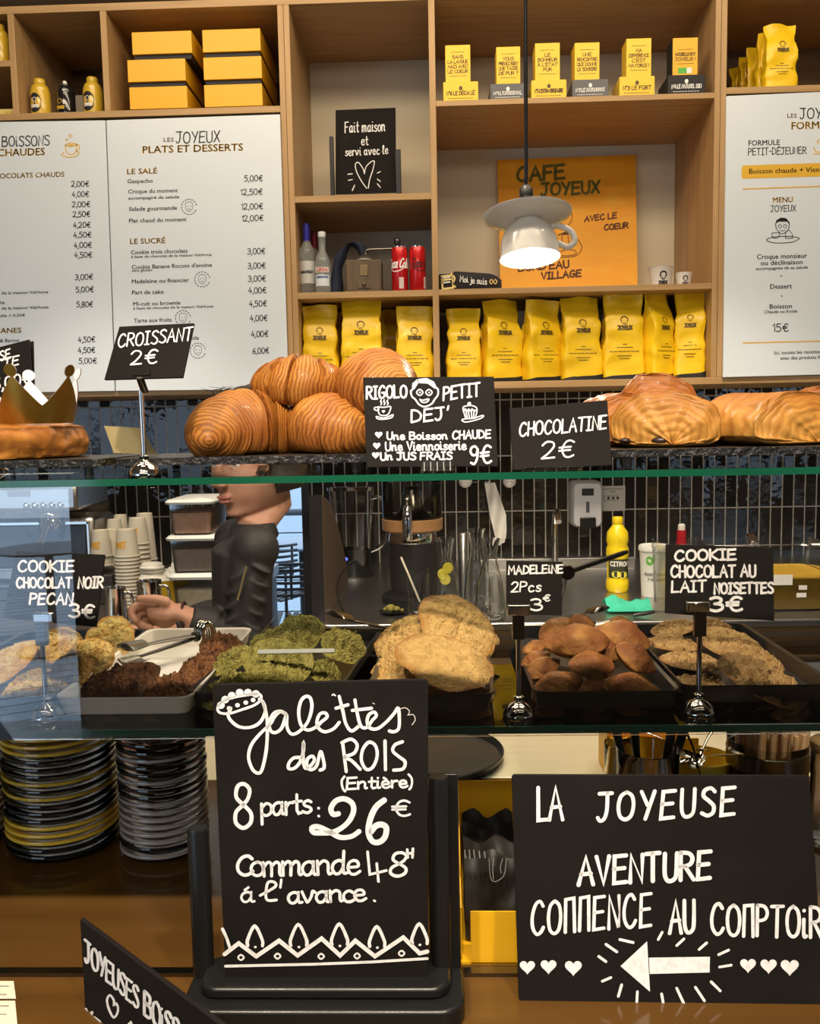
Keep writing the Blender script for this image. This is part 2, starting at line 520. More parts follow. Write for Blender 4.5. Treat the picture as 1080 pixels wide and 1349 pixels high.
# terrace door: frame stands open
mb = MB()
mb.bb((DX0, YW, 0), (DX0 + .03, YW + .12, DZT)); mb.bb((DX1 - .03, YW, 0), (DX1, YW + .12, DZT)); mb.bb((DX0, YW, DZT - .04), (DX1, YW + .12, DZT))
structure('door_2', mb, fr, smooth=0)

# ------------------------------------------------------------------ the wall unit of oak shelves
unit = thing('shelving_unit', 'built-in oak shelving unit with open cubbies across the tiled back wall', 'shelving', (0.2, YB, EZ))
UO = V((0.2, YB, EZ))
def board(name, x0, x1, z0, z1, m=oak, y0=YF, y1=YB):
    return mk(name, MB().bb((x0 - UO.x, y0 - UO.y, z0 - UO.z), (x1 - UO.x, y1 - UO.y, z1 - UO.z)), m, unit, bev=.0012, smooth=0)
T = .021
ZB0 = (Z_(230, 520) + Z_(930, 506.5)) / 2; ZB1 = ZB0 + .023      # bottom board
ZT0 = (Z_(20, 16) + Z_(380, 8)) / 2; ZT1 = ZT0 + .024             # top board
u0 = X_(17, 80); u1 = X_(138.5, 80)
u2a, u2b = (X_(365.5, 10) + X_(372, 250)) / 2, (X_(380.5, 10) + X_(388, 260)) / 2
u3 = (X_(567.5, 5) + X_(572.3, 260) + X_(574, 390)) / 3
u4a, u4b = (X_(941, 60) + X_(938, 440)) / 2, (X_(956.5, 60) + X_(953, 440)) / 2
UL, UR = X_(-150, 100), X_(1230, 100)
ZL = (Z_(20, 157) + Z_(368, 149)) / 2                             # underside of the cubby shelf above the menus
board('top_board', UL, UR, ZT0, ZT1)
board('bottom_board', UL, UR, ZB0, ZB1)
board('upright', u0 - T / 2, u0 + T / 2, ZL + .02, ZT0, oak_up)
board('upright', u1 - T / 2, u1 + T / 2, ZL + .02, ZT0, oak_up)
board('upright', u2a, (u2a + u2b) / 2 - .0006, ZB1, ZT0, oak_up)
board('upright', (u2a + u2b) / 2 + .0006, u2b, ZB1, ZT0, oak_up)
board('upright', u3 - T / 2, u3 + T / 2, ZB1, ZT0, oak_up)
board('upright', u4a, (u4a + u4b) / 2 - .0006, ZB1, ZT0, oak_up)
board('upright', (u4a + u4b) / 2 + .0006, u4b, ZB1, ZT0, oak_up)
board('upright', UL, UL + T, ZB1, ZT0, oak_up)
board('upright', UR - T, UR, ZB1, ZT0, oak_up)
board('shelf', UL + T, u2a, ZL, ZL + .021)
ZS = (Z_(5, 80) + Z_(5, 87)) / 2
board('shelf', UL + T, u0 - T / 2, ZS - .01, ZS + .01)
ZA = (Z_(388, 259) + Z_(568, 253.5)) / 2                           # top of the chalkboard shelf
board('shelf', u2b, u3 - T / 2, ZA - .021, ZA)
ZBt = (Z_(392, 385.5) + Z_(570, 382)) / 2                          # top of the bottles shelf
board('shelf', u2b, u3 - T / 2, ZBt - .021, ZBt)
ZC = (Z_(574, 135) + Z_(935, 119.5)) / 2                           # top of the capsule box shelf
board('shelf', u3 + T / 2, u4a, ZC - .018, ZC)
ZD = (Z_(578, 382.6) + Z_(938, 371.5)) / 2                         # top of the painting shelf
board('shelf', u3 + T / 2, u4a, ZD - .019, ZD)
ZR = (Z_(958, 115.6) + Z_(1080, 111)) / 2                          # top of the right cubby shelf
board('shelf', u4b, UR - T, ZR - .021, ZR)
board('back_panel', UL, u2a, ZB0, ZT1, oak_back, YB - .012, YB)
board('back_panel', u2b, u3, ZB0, ZT1, cream, YB - .012, YB)
board('back_panel', u3, u4a, ZB0, ZT1, cream, YB - .012, YB)
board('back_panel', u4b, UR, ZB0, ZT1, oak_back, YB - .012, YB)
structure('trim_1', MB().bb((RX0, 3.02, ZT1 + .035), (RX1, YW, ZT1 + .35)), M_('bulkhead_paint', (.40, .36, .30), .7), smooth=0)
# ------------------------------------------------------------------ hand lettering (single-stroke glyphs, 10 units tall)
GL = {
'A': "0,0 3,10 6,0;1.1,3.8 5,4", 'B': "0,0 0,10;~0,10 4,9.5 4.5,7.5 3.5,5.8 0,5.3;~0,5.3 4.5,4.8 5.5,2.5 4,.3 0,0",
'C': "~5.5,8.5 4,10 1.8,9 .3,5.5 .6,2 2.5,0 4.5,.5 5.8,2", 'D': "0,0 .3,10;~.3,10 3.5,9 5.6,5.5 4.5,1.5 0,0",
'E': "5,10 .3,9.8 0,0 5,.3;0,5.2 4.3,5.4", 'F': "5,10 .3,9.8 0,0;0,5.2 4,5.4",
'G': "~5.5,8.5 4,10 1.8,9 .2,5 1,1 3.2,0 5.3,1.5 5.6,4.3;5.8,4.4 3.2,4.4", 'H': "0,0 .2,10;5,0 5,10;0,5 5,5.2",
'I': "0,10 3.4,10;1.7,10 1.6,0;0,0 3.4,0", '|': "0,10 0,0", 'J': "0,10 5,10;~3.2,10 3.4,4 2.6,.8 1,0 0,1.2",
'K': "0,0 0,10;4.8,10 .2,5 5,0", 'L': "0,10 0,0 4.6,.2", 'M': "0,0 .6,10 3.2,4 5.8,10 6.4,0", 'W': "0,10 1.6,0 3.2,7 4.8,0 6.4,10",
'N': "0,0 .3,10 4.8,.2 5,10", 'O': "~3,10 .8,8.5 0,5 .8,1.3 3,0 5.2,1.3 6,5 5.2,8.5 3,10", 'P': "0,0 .2,10;~.2,10 3.6,9.6 5,7.6 3.8,5.5 .1,4.8",
'Q': "~3,10 .8,8.5 0,5 .8,1.3 3,0 5.2,1.3 6,5 5.2,8.5 3,10;3.6,2.5 6,-.5", 'R': "0,0 .2,10;~.2,10 3.6,9.6 5,7.6 3.8,5.5 .1,4.8;1.8,5 5.4,0",
'S': "~5,8.7 3.4,10 1,9.3 .6,7.2 2.8,5.4 4.8,3.4 4.6,1 2.5,0 .2,1", 'T': "0,10 5.6,10.2;2.8,10 2.6,0", 'U': "~0,10 .1,3 1.2,.3 3,0 4.6,1.2 5,4 5,10",
'V': "0,10 2.6,0 5.2,10", 'X': "0,10 5,0;5,10 0,0", 'Y': "0,10 2.6,5;5.2,10 2,0", 'Z': "0,10 5,10 0,0 5,0",
'0': "~2.6,10 .6,8.5 0,5 .7,1.3 2.6,0 4.6,1.3 5.2,5 4.5,8.5 2.6,10", '1': "0,7.4 2,10 2,0", '2': "~0,8 1.6,10 4,9.5 4.6,7 2.5,3 0,.2;0,.2 5.2,.4",
'3': "~.3,9 2.5,10 4.4,8.5 3.8,6 1.8,5.3;~1.8,5.3 4.6,4.4 4.8,1.6 2.5,0 .1,1", '4': "3,10 0,3.5 5,3.5;3.6,6 3.4,0", '5': "4.6,10 .8,10 .5,6;~.5,6 3.2,6.2 4.8,3.6 3.8,.8 1.8,0 0,.8",
'6': "~4,10 1.4,7.5 .2,3.5 1.2,.4 3.2,.1 4.6,2 4,4.4 2,4.8 .5,3", '7': "0,10 5,10 2,0", '8': "~2.6,5.3 .6,7 1,9.4 2.8,10 4.4,8.8 4,6.8 2.6,5.3 .5,3.6 .4,1.2 2.5,0 4.6,1.2 4.7,3.4 2.6,5.3",
'9': "~4.4,8 3,10 1,9.4 .4,7 1.8,5 3.6,5.6 4.4,8 4,3 2.4,0 .6,.8", '€': "~5.8,8.8 4.2,10 2.4,9 1.2,5 2.2,1 4,0 5.8,1;0,6 4.6,6.2;0,4.1 4.4,4.3",
',': "~.8,.6 .8,-.6 0,-2", '.': ".4,.3 .5,.2", ':': ".4,.6 .5,.5;.4,4.6 .5,4.5", "'": "1,10.5 .4,7.6", '-': "0,4.6 2.6,4.7", '+': "0,5 4,5;2,3 2,7", '!': "0,10 0,3;0,.3 .05,.2", '?': "~0,8.5 2,10 4,8.5 2.2,5 2,3;2,.3 2.05,.2", '(': "~1.6,11 .2,8 0,4 .6,0 1.6,-2", ')': "~0,11 1.4,8 1.6,4 1,0 0,-2", '°': "~1,10 0,9 1,8 2,9 1,10",
'a': "~4,5 2.6,6 .8,5 .2,2.6 1.2,.3 2.8,.5 4,3;~4,6 4,2 4.4,.4 5.4,.5", 'b': "0,10 .2,0;~.2,4 2,6 4,4.6 4,1.4 2,0 .2,1", 'c': "~3.8,5 2.4,6 .8,5 .2,2.8 1,.5 2.6,0 4.2,1", 'd': "~4,5 2.6,6 .8,5 .2,2.6 1.2,.3 2.8,.5 4,3;~4,10 4,2 4.4,.4 5.4,.5",
'e': "~.3,3 3.6,3.4 3.4,5.4 2,6 .6,5 .2,2.6 1.2,.3 2.8,0 4.4,1.2", 'f': "~4,9.4 2.8,10 1.8,8.6 1.6,4 1.4,0;0,6 3.2,6", 'g': "~4,5 2.6,6 .8,5 .2,3 1.2,1 2.8,1.2 4,4;~4,6 4,0 3,-3 1,-3", 'h': "0,10 0,0;~0,4 2,6 3.6,5 3.8,2 4,0",
'i': "~.2,6 .2,2 .6,.3 1.6,.5;.2,8.8 .3,8.9", 'j': "~1.6,6 1.6,0 .8,-3 -.8,-2.4;1.6,8.8 1.7,8.9", 'l': "~0,3 2,7.5 1.8,10 .9,9.6 .8,3 1.2,.4 2.4,.6", 'm': "0,6 .2,0;~.2,4 1.6,6 2.8,5 2.8,0;~2.8,4 4.4,6 5.6,5 5.6,1.4 6,.2 6.6,.4", 'n': "0,6 .2,0;~.2,4 2,6 3.6,5 3.7,1.5 4.1,.2 4.8,.5",
'o': "~2.2,6 .6,5 0,3 .7,.7 2.2,0 3.7,.9 4.2,3 3.6,5.2 2.2,6", 'p': "0,6 .2,-4;~.2,4 2,6 4,4.8 4,1.6 2,.1 .2,1.2", 'r': "0,6 .2,0;~.2,3.6 1.4,5.6 3,5.6", 's': "~3.6,5.2 2.2,6 .6,5 1,3.6 3,2.6 3.6,1.2 2,0 0,.8", 't': "1.5,9.4 1.5,1.8 2.2,.2 3.6,.6;0,6 3.4,6.2", 'u': "~0,6 .2,2 1.2,.2 2.8,.6 3.8,3;~3.8,6 3.9,2 4.3,.4 5.2,.5", 'v': "~0,6 1.2,2 2,.2 3.4,3 4,6 5,5.4", 'x': "0,6 4,0;4,6 0,0", 'z': "0,6 4,6 0,0 4,0", 'y': "~0,6 .4,3 2,2 3.8,4;~3.8,6 3.8,0 2.6,-3 .8,-2.6",
'&': "~5,0 1.4,7 1.6,9.6 3.2,9.6 3.2,7.6 .4,3.4 .8,.6 3,.2 5.2,4",
}
ACC = {'É': ('E', "2,11 3.6,12.6"), 'À': ('A', "2,12.6 3.6,11"), 'é': ('e', "1.4,7 3,8.8"), 'à': ('a', "1.2,8.8 2.6,7.2"), 'è': ('e', "1.2,8.8 2.6,7.2"), 'á': ('a', "1.4,7.2 2.8,8.8"), 'ï': ('i', "1,9 1.1,9"), 'í': ('|', "0,12 .1,12.1")}

def spline(pts, k=5, closed=False):
    out = []; n = len(pts)
    for i in range(n if closed else n - 1):
        if closed: p0, p1, p2, p3 = pts[i - 1], pts[i], pts[(i + 1) % n], pts[(i + 2) % n]
        else: p0, p1, p2, p3 = pts[max(i - 1, 0)], pts[i], pts[i + 1], pts[min(i + 2, n - 1)]
        for j in range(k):
            t = j / k
            out.append(tuple(.5 * (2 * p1[a] + (p2[a] - p0[a]) * t + (2 * p0[a] - 5 * p1[a] + 4 * p2[a] - p3[a]) * t * t + (3 * p1[a] - p0[a] - 3 * p2[a] + p3[a]) * t ** 3) for a in range(len(p1))))
    if not closed: out.append(tuple(pts[-1]))
    return out

_gc = {}
def glyph(ch):
    if ch in _gc: return _gc[ch]
    src = GL.get(ch); extra = None
    if ch in ACC: src, extra = GL[ACC[ch][0]], ACC[ch][1]
    if src is None: src = GL['.']
    st = []
    for part in src.split(';') + ([extra] if extra else []):
        sm = part.startswith('~')
        pts = [tuple(float(q) for q in w.split(',')) for w in part.lstrip('~').split()]
        st.append(spline(pts) if sm and len(pts) > 2 else pts)
    w = max(p[0] for s in st for p in s)
    _gc[ch] = (w, st)
    return _gc[ch]

HR = random.Random(11)
def hand_strokes(text, gap=1.7, wob=.25):
    x = 0; out = []
    for ch in text:
        if ch == ' ': x += 3.4; continue
        w, st = glyph(ch)
        dy = HR.uniform(-wob, wob); sl = HR.uniform(-.03, .03)
        for s in st: out.append([(x + p[0] + sl * p[1], p[1] + dy) for p in s])
        x += w + gap
    return x - gap, out

def hand(mb, fn, text, x0, y0, x1, h, sw, y1=None, slant=0.0, gap=1.7, mi=0):
    """letters text between x0..x1 on the baseline y0->y1 (y grows downward), cap height h, stroke width sw"""
    if y1 is None: y1 = y0
    w, st = hand_strokes(text, gap)
    kx = (x1 - x0) / w; ky = h / 10
    for s in st:
        pts = []
        for (a, b) in s:
            xx = x0 + a * kx + slant * b * ky
            pts.append((xx, y0 + (y1 - y0) * (a / w) - b * ky))
        mb.ribbon(pts, sw, fn, mi)

def strokes(mb, fn, sw, src, mi=0):
    """src: strokes 'x,y x,y; ~x,y ...' in picture/plane units; '@' closes"""
    for part in src.split(';'):
        part = part.strip()
        if not part: continue
        cl = part.startswith('@'); part = part.lstrip('@')
        sm = part.startswith('~')
        pts = [tuple(float(q) for q in w.split(',')) for w in part.lstrip('~').split()]
        if sm: pts = spline(pts, 6, cl)
        mb.ribbon(pts, sw, fn, mi, closed=cl)

def heart(cx, cy, s, n=26):
    return [(cx + s * 16 * sin(2 * pi * k / n) ** 3 / 17, cy - s * (13 * cos(2 * pi * k / n) - 5 * cos(4 * pi * k / n) - 2 * cos(6 * pi * k / n) - cos(8 * pi * k / n)) / 17) for k in range(n)]

_tc = {}
def print_text(mb, fn, text, x0, y0, x1, h, y1=None, mi=0, bold=0.012):
    """printed type in the built-in typeface, fitted to x0..x1; h = cap height"""
    if y1 is None: y1 = y0
    if text not in _tc:
        cu = bpy.data.curves.new('t', 'FONT'); cu.body = text; cu.resolution_u = 2
        o = bpy.data.objects.new('t', cu); COL.objects.link(o)
        dg = bpy.context.evaluated_depsgraph_get()
        me = bpy.data.meshes.new_from_object(o.evaluated_get(dg))
        vs = [(v.co.x, v.co.y) for v in me.vertices]; fs = [tuple(p.vertices) for p in me.polygons]
        bpy.data.objects.remove(o); bpy.data.meshes.remove(me); bpy.data.curves.remove(cu)
        xs = [v[0] for v in vs]
        _tc[text] = (vs, fs, min(xs), max(xs))
    vs, fs, a, b = _tc[text]
    kx = (x1 - x0) / (b - a); ky = h / .70
    for dx, dy in ((-bold, 0), (bold, 0), (0, bold)):     # heavier stems
        mb.add([fn(x0 + (v[0] - a + dx) * kx, y0 + (y1 - y0) * (v[0] - a) / (b - a) - (v[1] + dy) * ky) for v in vs], fs, mi)

def card(name, label, cat, poly, pl, thick, mat_, root=None, group=None, bev=.0006, part='board', back=None):
    """flat board whose outline is given by its picture corners on the plane pl"""
    pts = [pl.hit(*p) for p in poly]
    o = V((sum(p.x for p in pts) / len(pts), sum(p.y for p in pts) / len(pts), min(p.z for p in pts)))
    if root is None: root = thing(name, label, cat, o, 0, group)
    mb = MB().prism(pts, pl.n * -thick)
    mk(part, mb, mat_, root, bev=bev, smooth=0, origin=root.location)
    return root

def face_logo(mb, fn, cx, cy, r, sw):
    """the small smiling head printed on the packaging"""
    strokes(mb, fn, sw * 1.3, f"~{cx-r*.95},{cy} {cx-r*.95},{cy-r*.7} {cx-r*.3},{cy-r*1.2} {cx+r*.5},{cy-r*1.1} {cx+r*.95},{cy-r*.5} {cx+r*.9},{cy}")
    strokes(mb, fn, sw * .6, f"~{cx-r*.8},{cy-r*.1} {cx-r*.6},{cy+r*.7} {cx},{cy+r} {cx+r*.6},{cy+r*.7} {cx+r*.8},{cy-r*.1}")
    for k in (-1, 1): strokes(mb, fn, sw * .5, f"{cx+k*r*.35},{cy} {cx+k*r*.35+r*.08},{cy}")
    strokes(mb, fn, sw * .5, f"~{cx-r*.3},{cy+r*.5} {cx},{cy+r*.65} {cx+r*.3},{cy+r*.5}")
# ------------------------------------------------------------------ menus on the wall unit
PM = plane_y(3.036)
def lift(pl, k=.0006):
    return lambda x, y: pl.hit(x, y, k)
fm = lift(PM)
def menu(label, poly, blacks, golds, hands, extra=None):
    r = card('menu_board', label, 'menu board', poly, PM, .012, white_board, bev=.001, part='panel')
    b, g = MB(), MB()
    for t in blacks: print_text(b, fm, *t[:5], y1=t[5] if len(t) > 5 else t[2] - (t[3] - t[1]) * .028, bold=.014)
    for t in golds: print_text(g, fm, *t[:5], y1=t[5] if len(t) > 5 else t[2] - (t[3] - t[1]) * .028, bold=.026)
    for t in hands: hand(b, fm, t[0], t[1], t[2], t[3], t[4], t[5], y1=t[2] - (t[3] - t[1]) * .028)
    if extra: extra(b, g)
    mk('printed_text', b, black_ink, r, smooth=0, origin=r.location)
    mk('gold_heading', g, gold_ink, r, smooth=0, origin=r.location, label='gold headings of the menu')
    return r
def stamp(b, x, y, r=10):
    for a in range(0, 360, 24):
        if a % 180 in (0, ): continue
        t = radians(a); b.ribbon([(x + r * cos(t + k), y + r * sin(t + k)) for k in (0, .2)], 1.0, fm)
    strokes(b, fm, .55, f"@~{x-5},{y-2} {x-3},{y-6} {x+3},{y-6} {x+5},{y-2} {x+4},{y+3} {x},{y+6} {x-4},{y+3}")
    for k in (-2, 2): b.ribbon([(x + k, y - 1), (x + k + .2, y - .8)], 1, fm)
    strokes(b, fm, .5, f"~{x-2},{y+2.4} {x},{y+3.4} {x+2},{y+2.4}")
def ex1(b, g):
    strokes(g, fm, 1.2, "~86,191 87,199 91,203 96,203 100,199 101,190;@~86,191 93,188.5 101,190 94,193;~101,191 104,191 104,197 100,199;~84,201 81,204 90,207 99,206 104,202 102,200;")
    g.fill([(88, 191.3), (93, 189.8), (99, 190.8), (94, 192.3)], fm)
    for h in (heart(92.5, 179, 2.6), heart(88, 184, 1.3)): g.ribbon(h, .8, fm, closed=True)
menu('white drinks menu board at the left edge, headed BOISSONS CHAUDES', [(-150, 163), (138.5, 158.4), (151, 515), (-150, 520)],
    [('de la maison Valrhona', 2, 388, 63.5, 3.9), ('de la maison Valrhona', 2, 408, 64, 3.9), ('vanille + 0,50€', -8, 418, 33, 3.6), ('& Barton', 0, 451, 25, 4.6), ('frais', -12, 401, 6, 4.6)],
    [('CHAUDES', -3, 206, 59, 9.6), ('CHOCOLATS CHAUDS', -14, 235.5, 84.6, 6.6), ('TISANES', -14, 439.5, 28, 6.8)],
    [('BOiSSONS', 3, 193, 65, 13, 1.5), ('2,00€', 94, 246, 117, 7, 1.1), ('4,00€', 95, 259.5, 117, 7, 1), ('2,00€', 95, 273, 118.5, 7, 1.1), ('2,50€', 96, 286, 118.5, 7, 1.1), ('4,20€', 96.5, 300, 119, 7, 1.1), ('4,50€', 97, 313, 120, 7, 1.1), ('4,00€', 97.5, 326.5, 120.5, 7, 1.1), ('4,50€', 98, 339.6, 121, 7, 1.1), ('3,00€', 99, 368.7, 122, 7, 1.1), ('5,00€', 100, 385, 123, 7, 1.1), ('5,80€', 101, 404.7, 122, 7, 1.1), ('4,50€', 103, 451, 125, 7, 1.1), ('4,50€', 103, 465, 125, 7, 1.1), ('5,00€', 104, 479, 127, 7, 1.1)], ex1)
def ex2(b, g):
    for x, y in ((249, 272.5), (266.4, 368), (241, 419), (260.6, 462)): stamp(b, x, y)
    print_text(g, fm, 'LES', 215.5, 186.5, 229, 5.4, bold=.012)
menu('white food menu board headed PLATS ET DESSERTS, beside the oak post', [(140, 158.4), (368.5, 150.5), (380, 512.5), (152.5, 515)],
    [('Gaspacho', 168, 241.5, 201, 5.4), ('Croque du moment', 169, 255, 234, 5.4), ('accompagné de salade', 169, 263, 236, 4), ('Salade gourmande', 170, 278, 233, 5.4), ('Plat chaud du moment', 170, 293.5, 245.5, 5.4),
     ('Cookie trois chocolats', 172.6, 335, 247, 5.4), ('à base de chocolat de la maison Valrhona', 172.6, 340, 278.7, 3.6), ("Cookie Banane flocons d'avoine", 173.6, 354.5, 279, 5.4), ('sans gluten', 173.6, 358, 200, 3.6), ('Madeleine ou financier', 173.6, 373.5, 249, 5.4), ('Part de cake', 174, 388, 215.5, 5.4), ('Mi-cuit ou brownie', 175.5, 403, 237.5, 5.4), ('à base de chocolat de la maison Valrhona', 175.5, 408, 281, 3.6), ('Tarte aux fruits', 176.5, 425, 226, 5.4), ('Muesli granola', 208, 449, 262, 5.4)],
    [('PLATS ET DESSERTS', 188, 202, 320, 9.4), ('LE SALÉ', 167.5, 229.5, 207, 7), ('LE SUCRÉ', 171.5, 321.5, 217.7, 7)],
    [('JOYEUX', 232, 188.5, 289, 14.5, 1.6), ('5,00€', 322, 239, 345.5, 7.5, 1.1), ('12,50€', 317, 257, 345.5, 7.5, 1.1), ('12,00€', 318, 276, 346, 7.5, 1.1), ('12,00€', 318.5, 291.5, 346.5, 7.5, 1.1), ('3,00€', 326, 335, 349, 7.5, 1.1), ('3,00€', 326.5, 354, 349.5, 7.5, 1.1), ('3,00€', 327, 371, 350, 7.5, 1.1), ('4,00€', 327.5, 386.5, 350.5, 7.5, 1.1), ('4,50€', 328.5, 404, 351, 7.5, 1.1), ('4,00€', 329.5, 423, 352, 7.5, 1.1), ('4,00€', 331, 444, 353, 7.5, 1.1), ('6,00€', 333, 466, 354, 7.5, 1.1)], ex2)
def ex3(b, g):
    print_text(g, fm, 'LES', 1037, 155, 1049.6, 5.4, bold=.012)
    for x in (1029, 1029.3): print_text(g, fm, '+', x - 1.6, 365.5 if x == 1029 else 392, x + 1.8, 4)
    g.fill([(979, 218), (1225, 210), (1226, 228), (978, 235.5), (976.5, 231), (977, 221)], lift(PM, .0004))
    for (y0, y1) in ((249, 240.5), (451.7, 446)):
        g.ribbon([(979, y0), (1225, y1)], 1.6, fm, jit=0)
    cx, cy = 1030.6, 298
    strokes(b, fm, 1.0, f"@~{cx-9},{cy-3} {cx-7},{cy+5} {cx},{cy+10} {cx+7},{cy+5} {cx+9},{cy-3} {cx+5},{cy-8} {cx-5},{cy-8};@~{cx-21},{cy+18} {cx-10},{cy+14} {cx+10},{cy+13.5} {cx+22},{cy+16} {cx+12},{cy+21} {cx-10},{cy+22}")
    b.fill([(cx - 9.4, cy - 3), (cx - 8, cy - 8), (cx - 2, cy - 11.5), (cx + 5, cy - 10.5), (cx + 9.4, cy - 5), (cx + 9.2, cy - 2), (cx + 6, cy - 6), (cx - 5, cy - 6)], fm)
    for k in (-3.4, 3.4): strokes(b, fm, .8, f"@~{cx+k-2.4},{cy} {cx+k},{cy-2.2} {cx+k+2.4},{cy} {cx+k},{cy+2.2}")
    strokes(b, fm, .9, f"~{cx-3},{cy+5} {cx},{cy+6.4} {cx+3},{cy+5};~{cx-14},{cy+9} {cx-13},{cy+15} {cx-6},{cy+15} {cx-4.5},{cy+9} {cx-14},{cy+9};{cx+4},{cy+7} {cx+4},{cy+16} {cx+13},{cy+16} {cx+13},{cy+10};~{cx+5},{cy+8} {cx+8},{cy+5} {cx+12},{cy+9}")
    strokes(g, fm, 1.2, "~1072,194 1074,199 1080,200 1085,194;1071,203 1086,202;~1078,189 1076,186 1079,184")
menu('white set-menu board at the right edge, headed FORMULES', [(957, 126.5), (1240, 114), (1240, 489), (952.5, 497)],
    [('FORMULE', 986, 192, 1027, 7), ('Boisson chaude + Viennoiserie', 986.7, 229, 1112, 6.6), ('Croque monsieur', 997, 341.5, 1063, 6.4), ('ou déclinaison', 1002, 349.5, 1057, 6.2), ('accompagnée de sa salade', 995.6, 355.8, 1064, 4), ('Dessert', 1014.5, 380.6, 1043, 6.2), ('Boisson', 1013.7, 406.8, 1043, 6.2), ('Chaude ou froide', 1006.8, 413, 1050, 4.2), ('Ici, toutes les recettes sont faites', 1020, 467, 1112, 4.6), ('avec des produits frais et locaux', 1028, 474, 1115, 4.6)],
    [('FORMULES', 1042.6, 170.5, 1110, 9.6), ('MENU', 1018, 267, 1044, 7)],
    [('JOYEUX', 1054, 156.5, 1110, 13.5, 1.5), ('PETIT-DÉJEUNER', 985.6, 204.5, 1062, 9, 1.1), ('JOYEUX', 1015, 279, 1048, 8, 1), ('15€', 1018, 437, 1038, 10, 1.3)], ex3)

# ------------------------------------------------------------------ coffee bags
def bag_mesh(w, d, h, seed, lean=0.0, crumple=1.0):
    rn = random.Random(seed); of = V((rn.uniform(0, 50), rn.uniform(0, 50), 0))
    fold = rn.uniform(-.2, .2); tw = rn.uniform(-.12, .12); dip = rn.uniform(-.02, .04)
    def fn(u, v):
        a = 2 * pi * u
        # rounded-rectangle section at the foot that closes to a flat seam at the top
        ex = .35
        cx = math.copysign(abs(cos(a)) ** ex, cos(a)); cy = math.copysign(abs(sin(a)) ** ex, sin(a))
        t = min(max((v - .55) / .43, 0), 1); t = t * t * (3 - 2 * t)
        hw = w / 2 * (1 - .05 * sin(pi * v) * -1 - .10 * sin(pi * min(v * 1.02, 1)) * (1 if v > .7 else .25) - .04 * t)
        hd = d / 2 * (1 - t) + .0022
        if abs(cos(a)) > .8: cx *= 1 - .16 * (1 - t) * max(0, sin(pi * min(max((v - .35) / .6, 0), 1))) * rn_side
        z = h * v + (dip * cos(a) * h * .5 if v > .95 else 0) + (.02 * h * abs(cx) * -1 * t if v > .6 else 0)
        p = V((cx * hw, cy * hd, z))
        q = p * 16 + of
        k = crumple * (.25 + .75 * sin(pi * min(v * 1.1, 1))) 
        nz = noise.noise(q) * .007 + abs(noise.noise(q * 2.1)) * .006 + (abs(noise.noise(q * 1.1 + V((9, 9, 9)))) * -.016)
        rr = V((p.x / (w / 2), p.y / (d / 2 + .001), 0))
        if rr.length > 0: p += rr.normalized() * nz * k
        if v > .8:
            p.y += (v - .8) * 5 * (fold * .06 + .012 * sin(p.x * 60 + seed))
        p.x += tw * .12 * v * v * h * .5 + lean * v * h * .12
        if v <= .02: p.z = 0
        return p
    rn_side = rn.uniform(.7, 1.2)
    mb = MB().grid(fn, 44, 26, cu=True)
    b = len(mb.v)
    base = [fn(k / 44, 0) for k in range(44)]
    mb.add(base, [tuple(reversed(range(44)))])
    return mb, fn
def coffee_bag(label, px, Y, z, w, d, h, rz, seed, group, tex=1, base=True, lean=0.0):
    r = thing('coffee_bag', label, 'coffee bag', stand(px, Y, z), rz, group)
    mb, fn = bag_mesh(w, d, h, seed, lean)
    mk('bag', mb, bag_m, r, smooth=65)
    if tex:
        # front surface y at (x,z) by marching the front of the section
        def front(x, z_):
            v = min(max(z_ / h, 0), .99)
            best = None
            for k in range(23, 44):
                p = fn(k / 44, v)
                if best is None or abs(p.x - x) < abs(best.x - x): best = p
            p2 = sorted((fn(k / 44, v) for k in range(22, 45)), key=lambda q: abs(q.x - x))[:2]
            a, b = p2
            y = min(a.y, b.y) if abs(a.x - b.x) < 1e-6 else a.y + (b.y - a.y) * min(max((x - a.x) / (b.x - a.x), 0), 1)
            return V((x, y - .0016, z_))
        F = lambda x, y: front(x * w, -y * h)
        lm = MB()
        sc = lambda x, y: front(x, -y)
        hand(lm, sc, 'JOYEUX', -w * .17, -h * .565, w * .17, h * .042, w * .028, gap=1.2)
        face_logo(lm, sc, 0, -h * .665, w * .085, w * .017)
        for (zz, ww) in ((.40, .05), (.365, .2), (.32, .36), (.27, .18), (.24, .12)):
            nseg = 7
            for k in range(nseg):
                xa = -w * ww + 2 * w * ww * k / nseg
                lm.ribbon([(xa, -h * zz), (xa + 2 * w * ww / nseg * .72, -h * zz)], h * .007, sc, jit=.3)
        mk('logo_print', lm, grey_ink if tex == 2 else M_ink, r, smooth=0, label='dark printed smiling head and lettering')
    if base:
        bm_ = MB()
        bm_.grid(lambda u, v: (lambda p: V((p.x * 1.012, p.y * 1.012 - .0, h * .055 * v * (1 + .5 * cos(2 * pi * u)))))(fn(u, .05 * v)), 44, 2, cu=True)
        mk('base_band', bm_, black_matt, r, smooth=60, label='black strip along the foot of the bag')
    return r
M_ink = M_('bag_ink', (.09, .055, .01), .5)
k = 3.16 / FPX
coffee_bag('yellow coffee bag standing against the oak post, left end of its compartment', 424, 3.15, ZB1, 47 * k, .075, 105 * k, 0.05, 3, 'coffee bags in the narrow compartment')
coffee_bag('brightest yellow coffee bag, tallest, in the middle of the narrow compartment', 478, 3.13, ZB1, 54 * k, .08, 113 * k, 0, 5, 'coffee bags in the narrow compartment')
coffee_bag('yellow coffee bag with crumpled slanted top, right end of the narrow compartment', 546, 3.14, ZB1, 50 * k, .08, 100 * k, .1, 8, 'coffee bags in the narrow compartment', lean=.15)
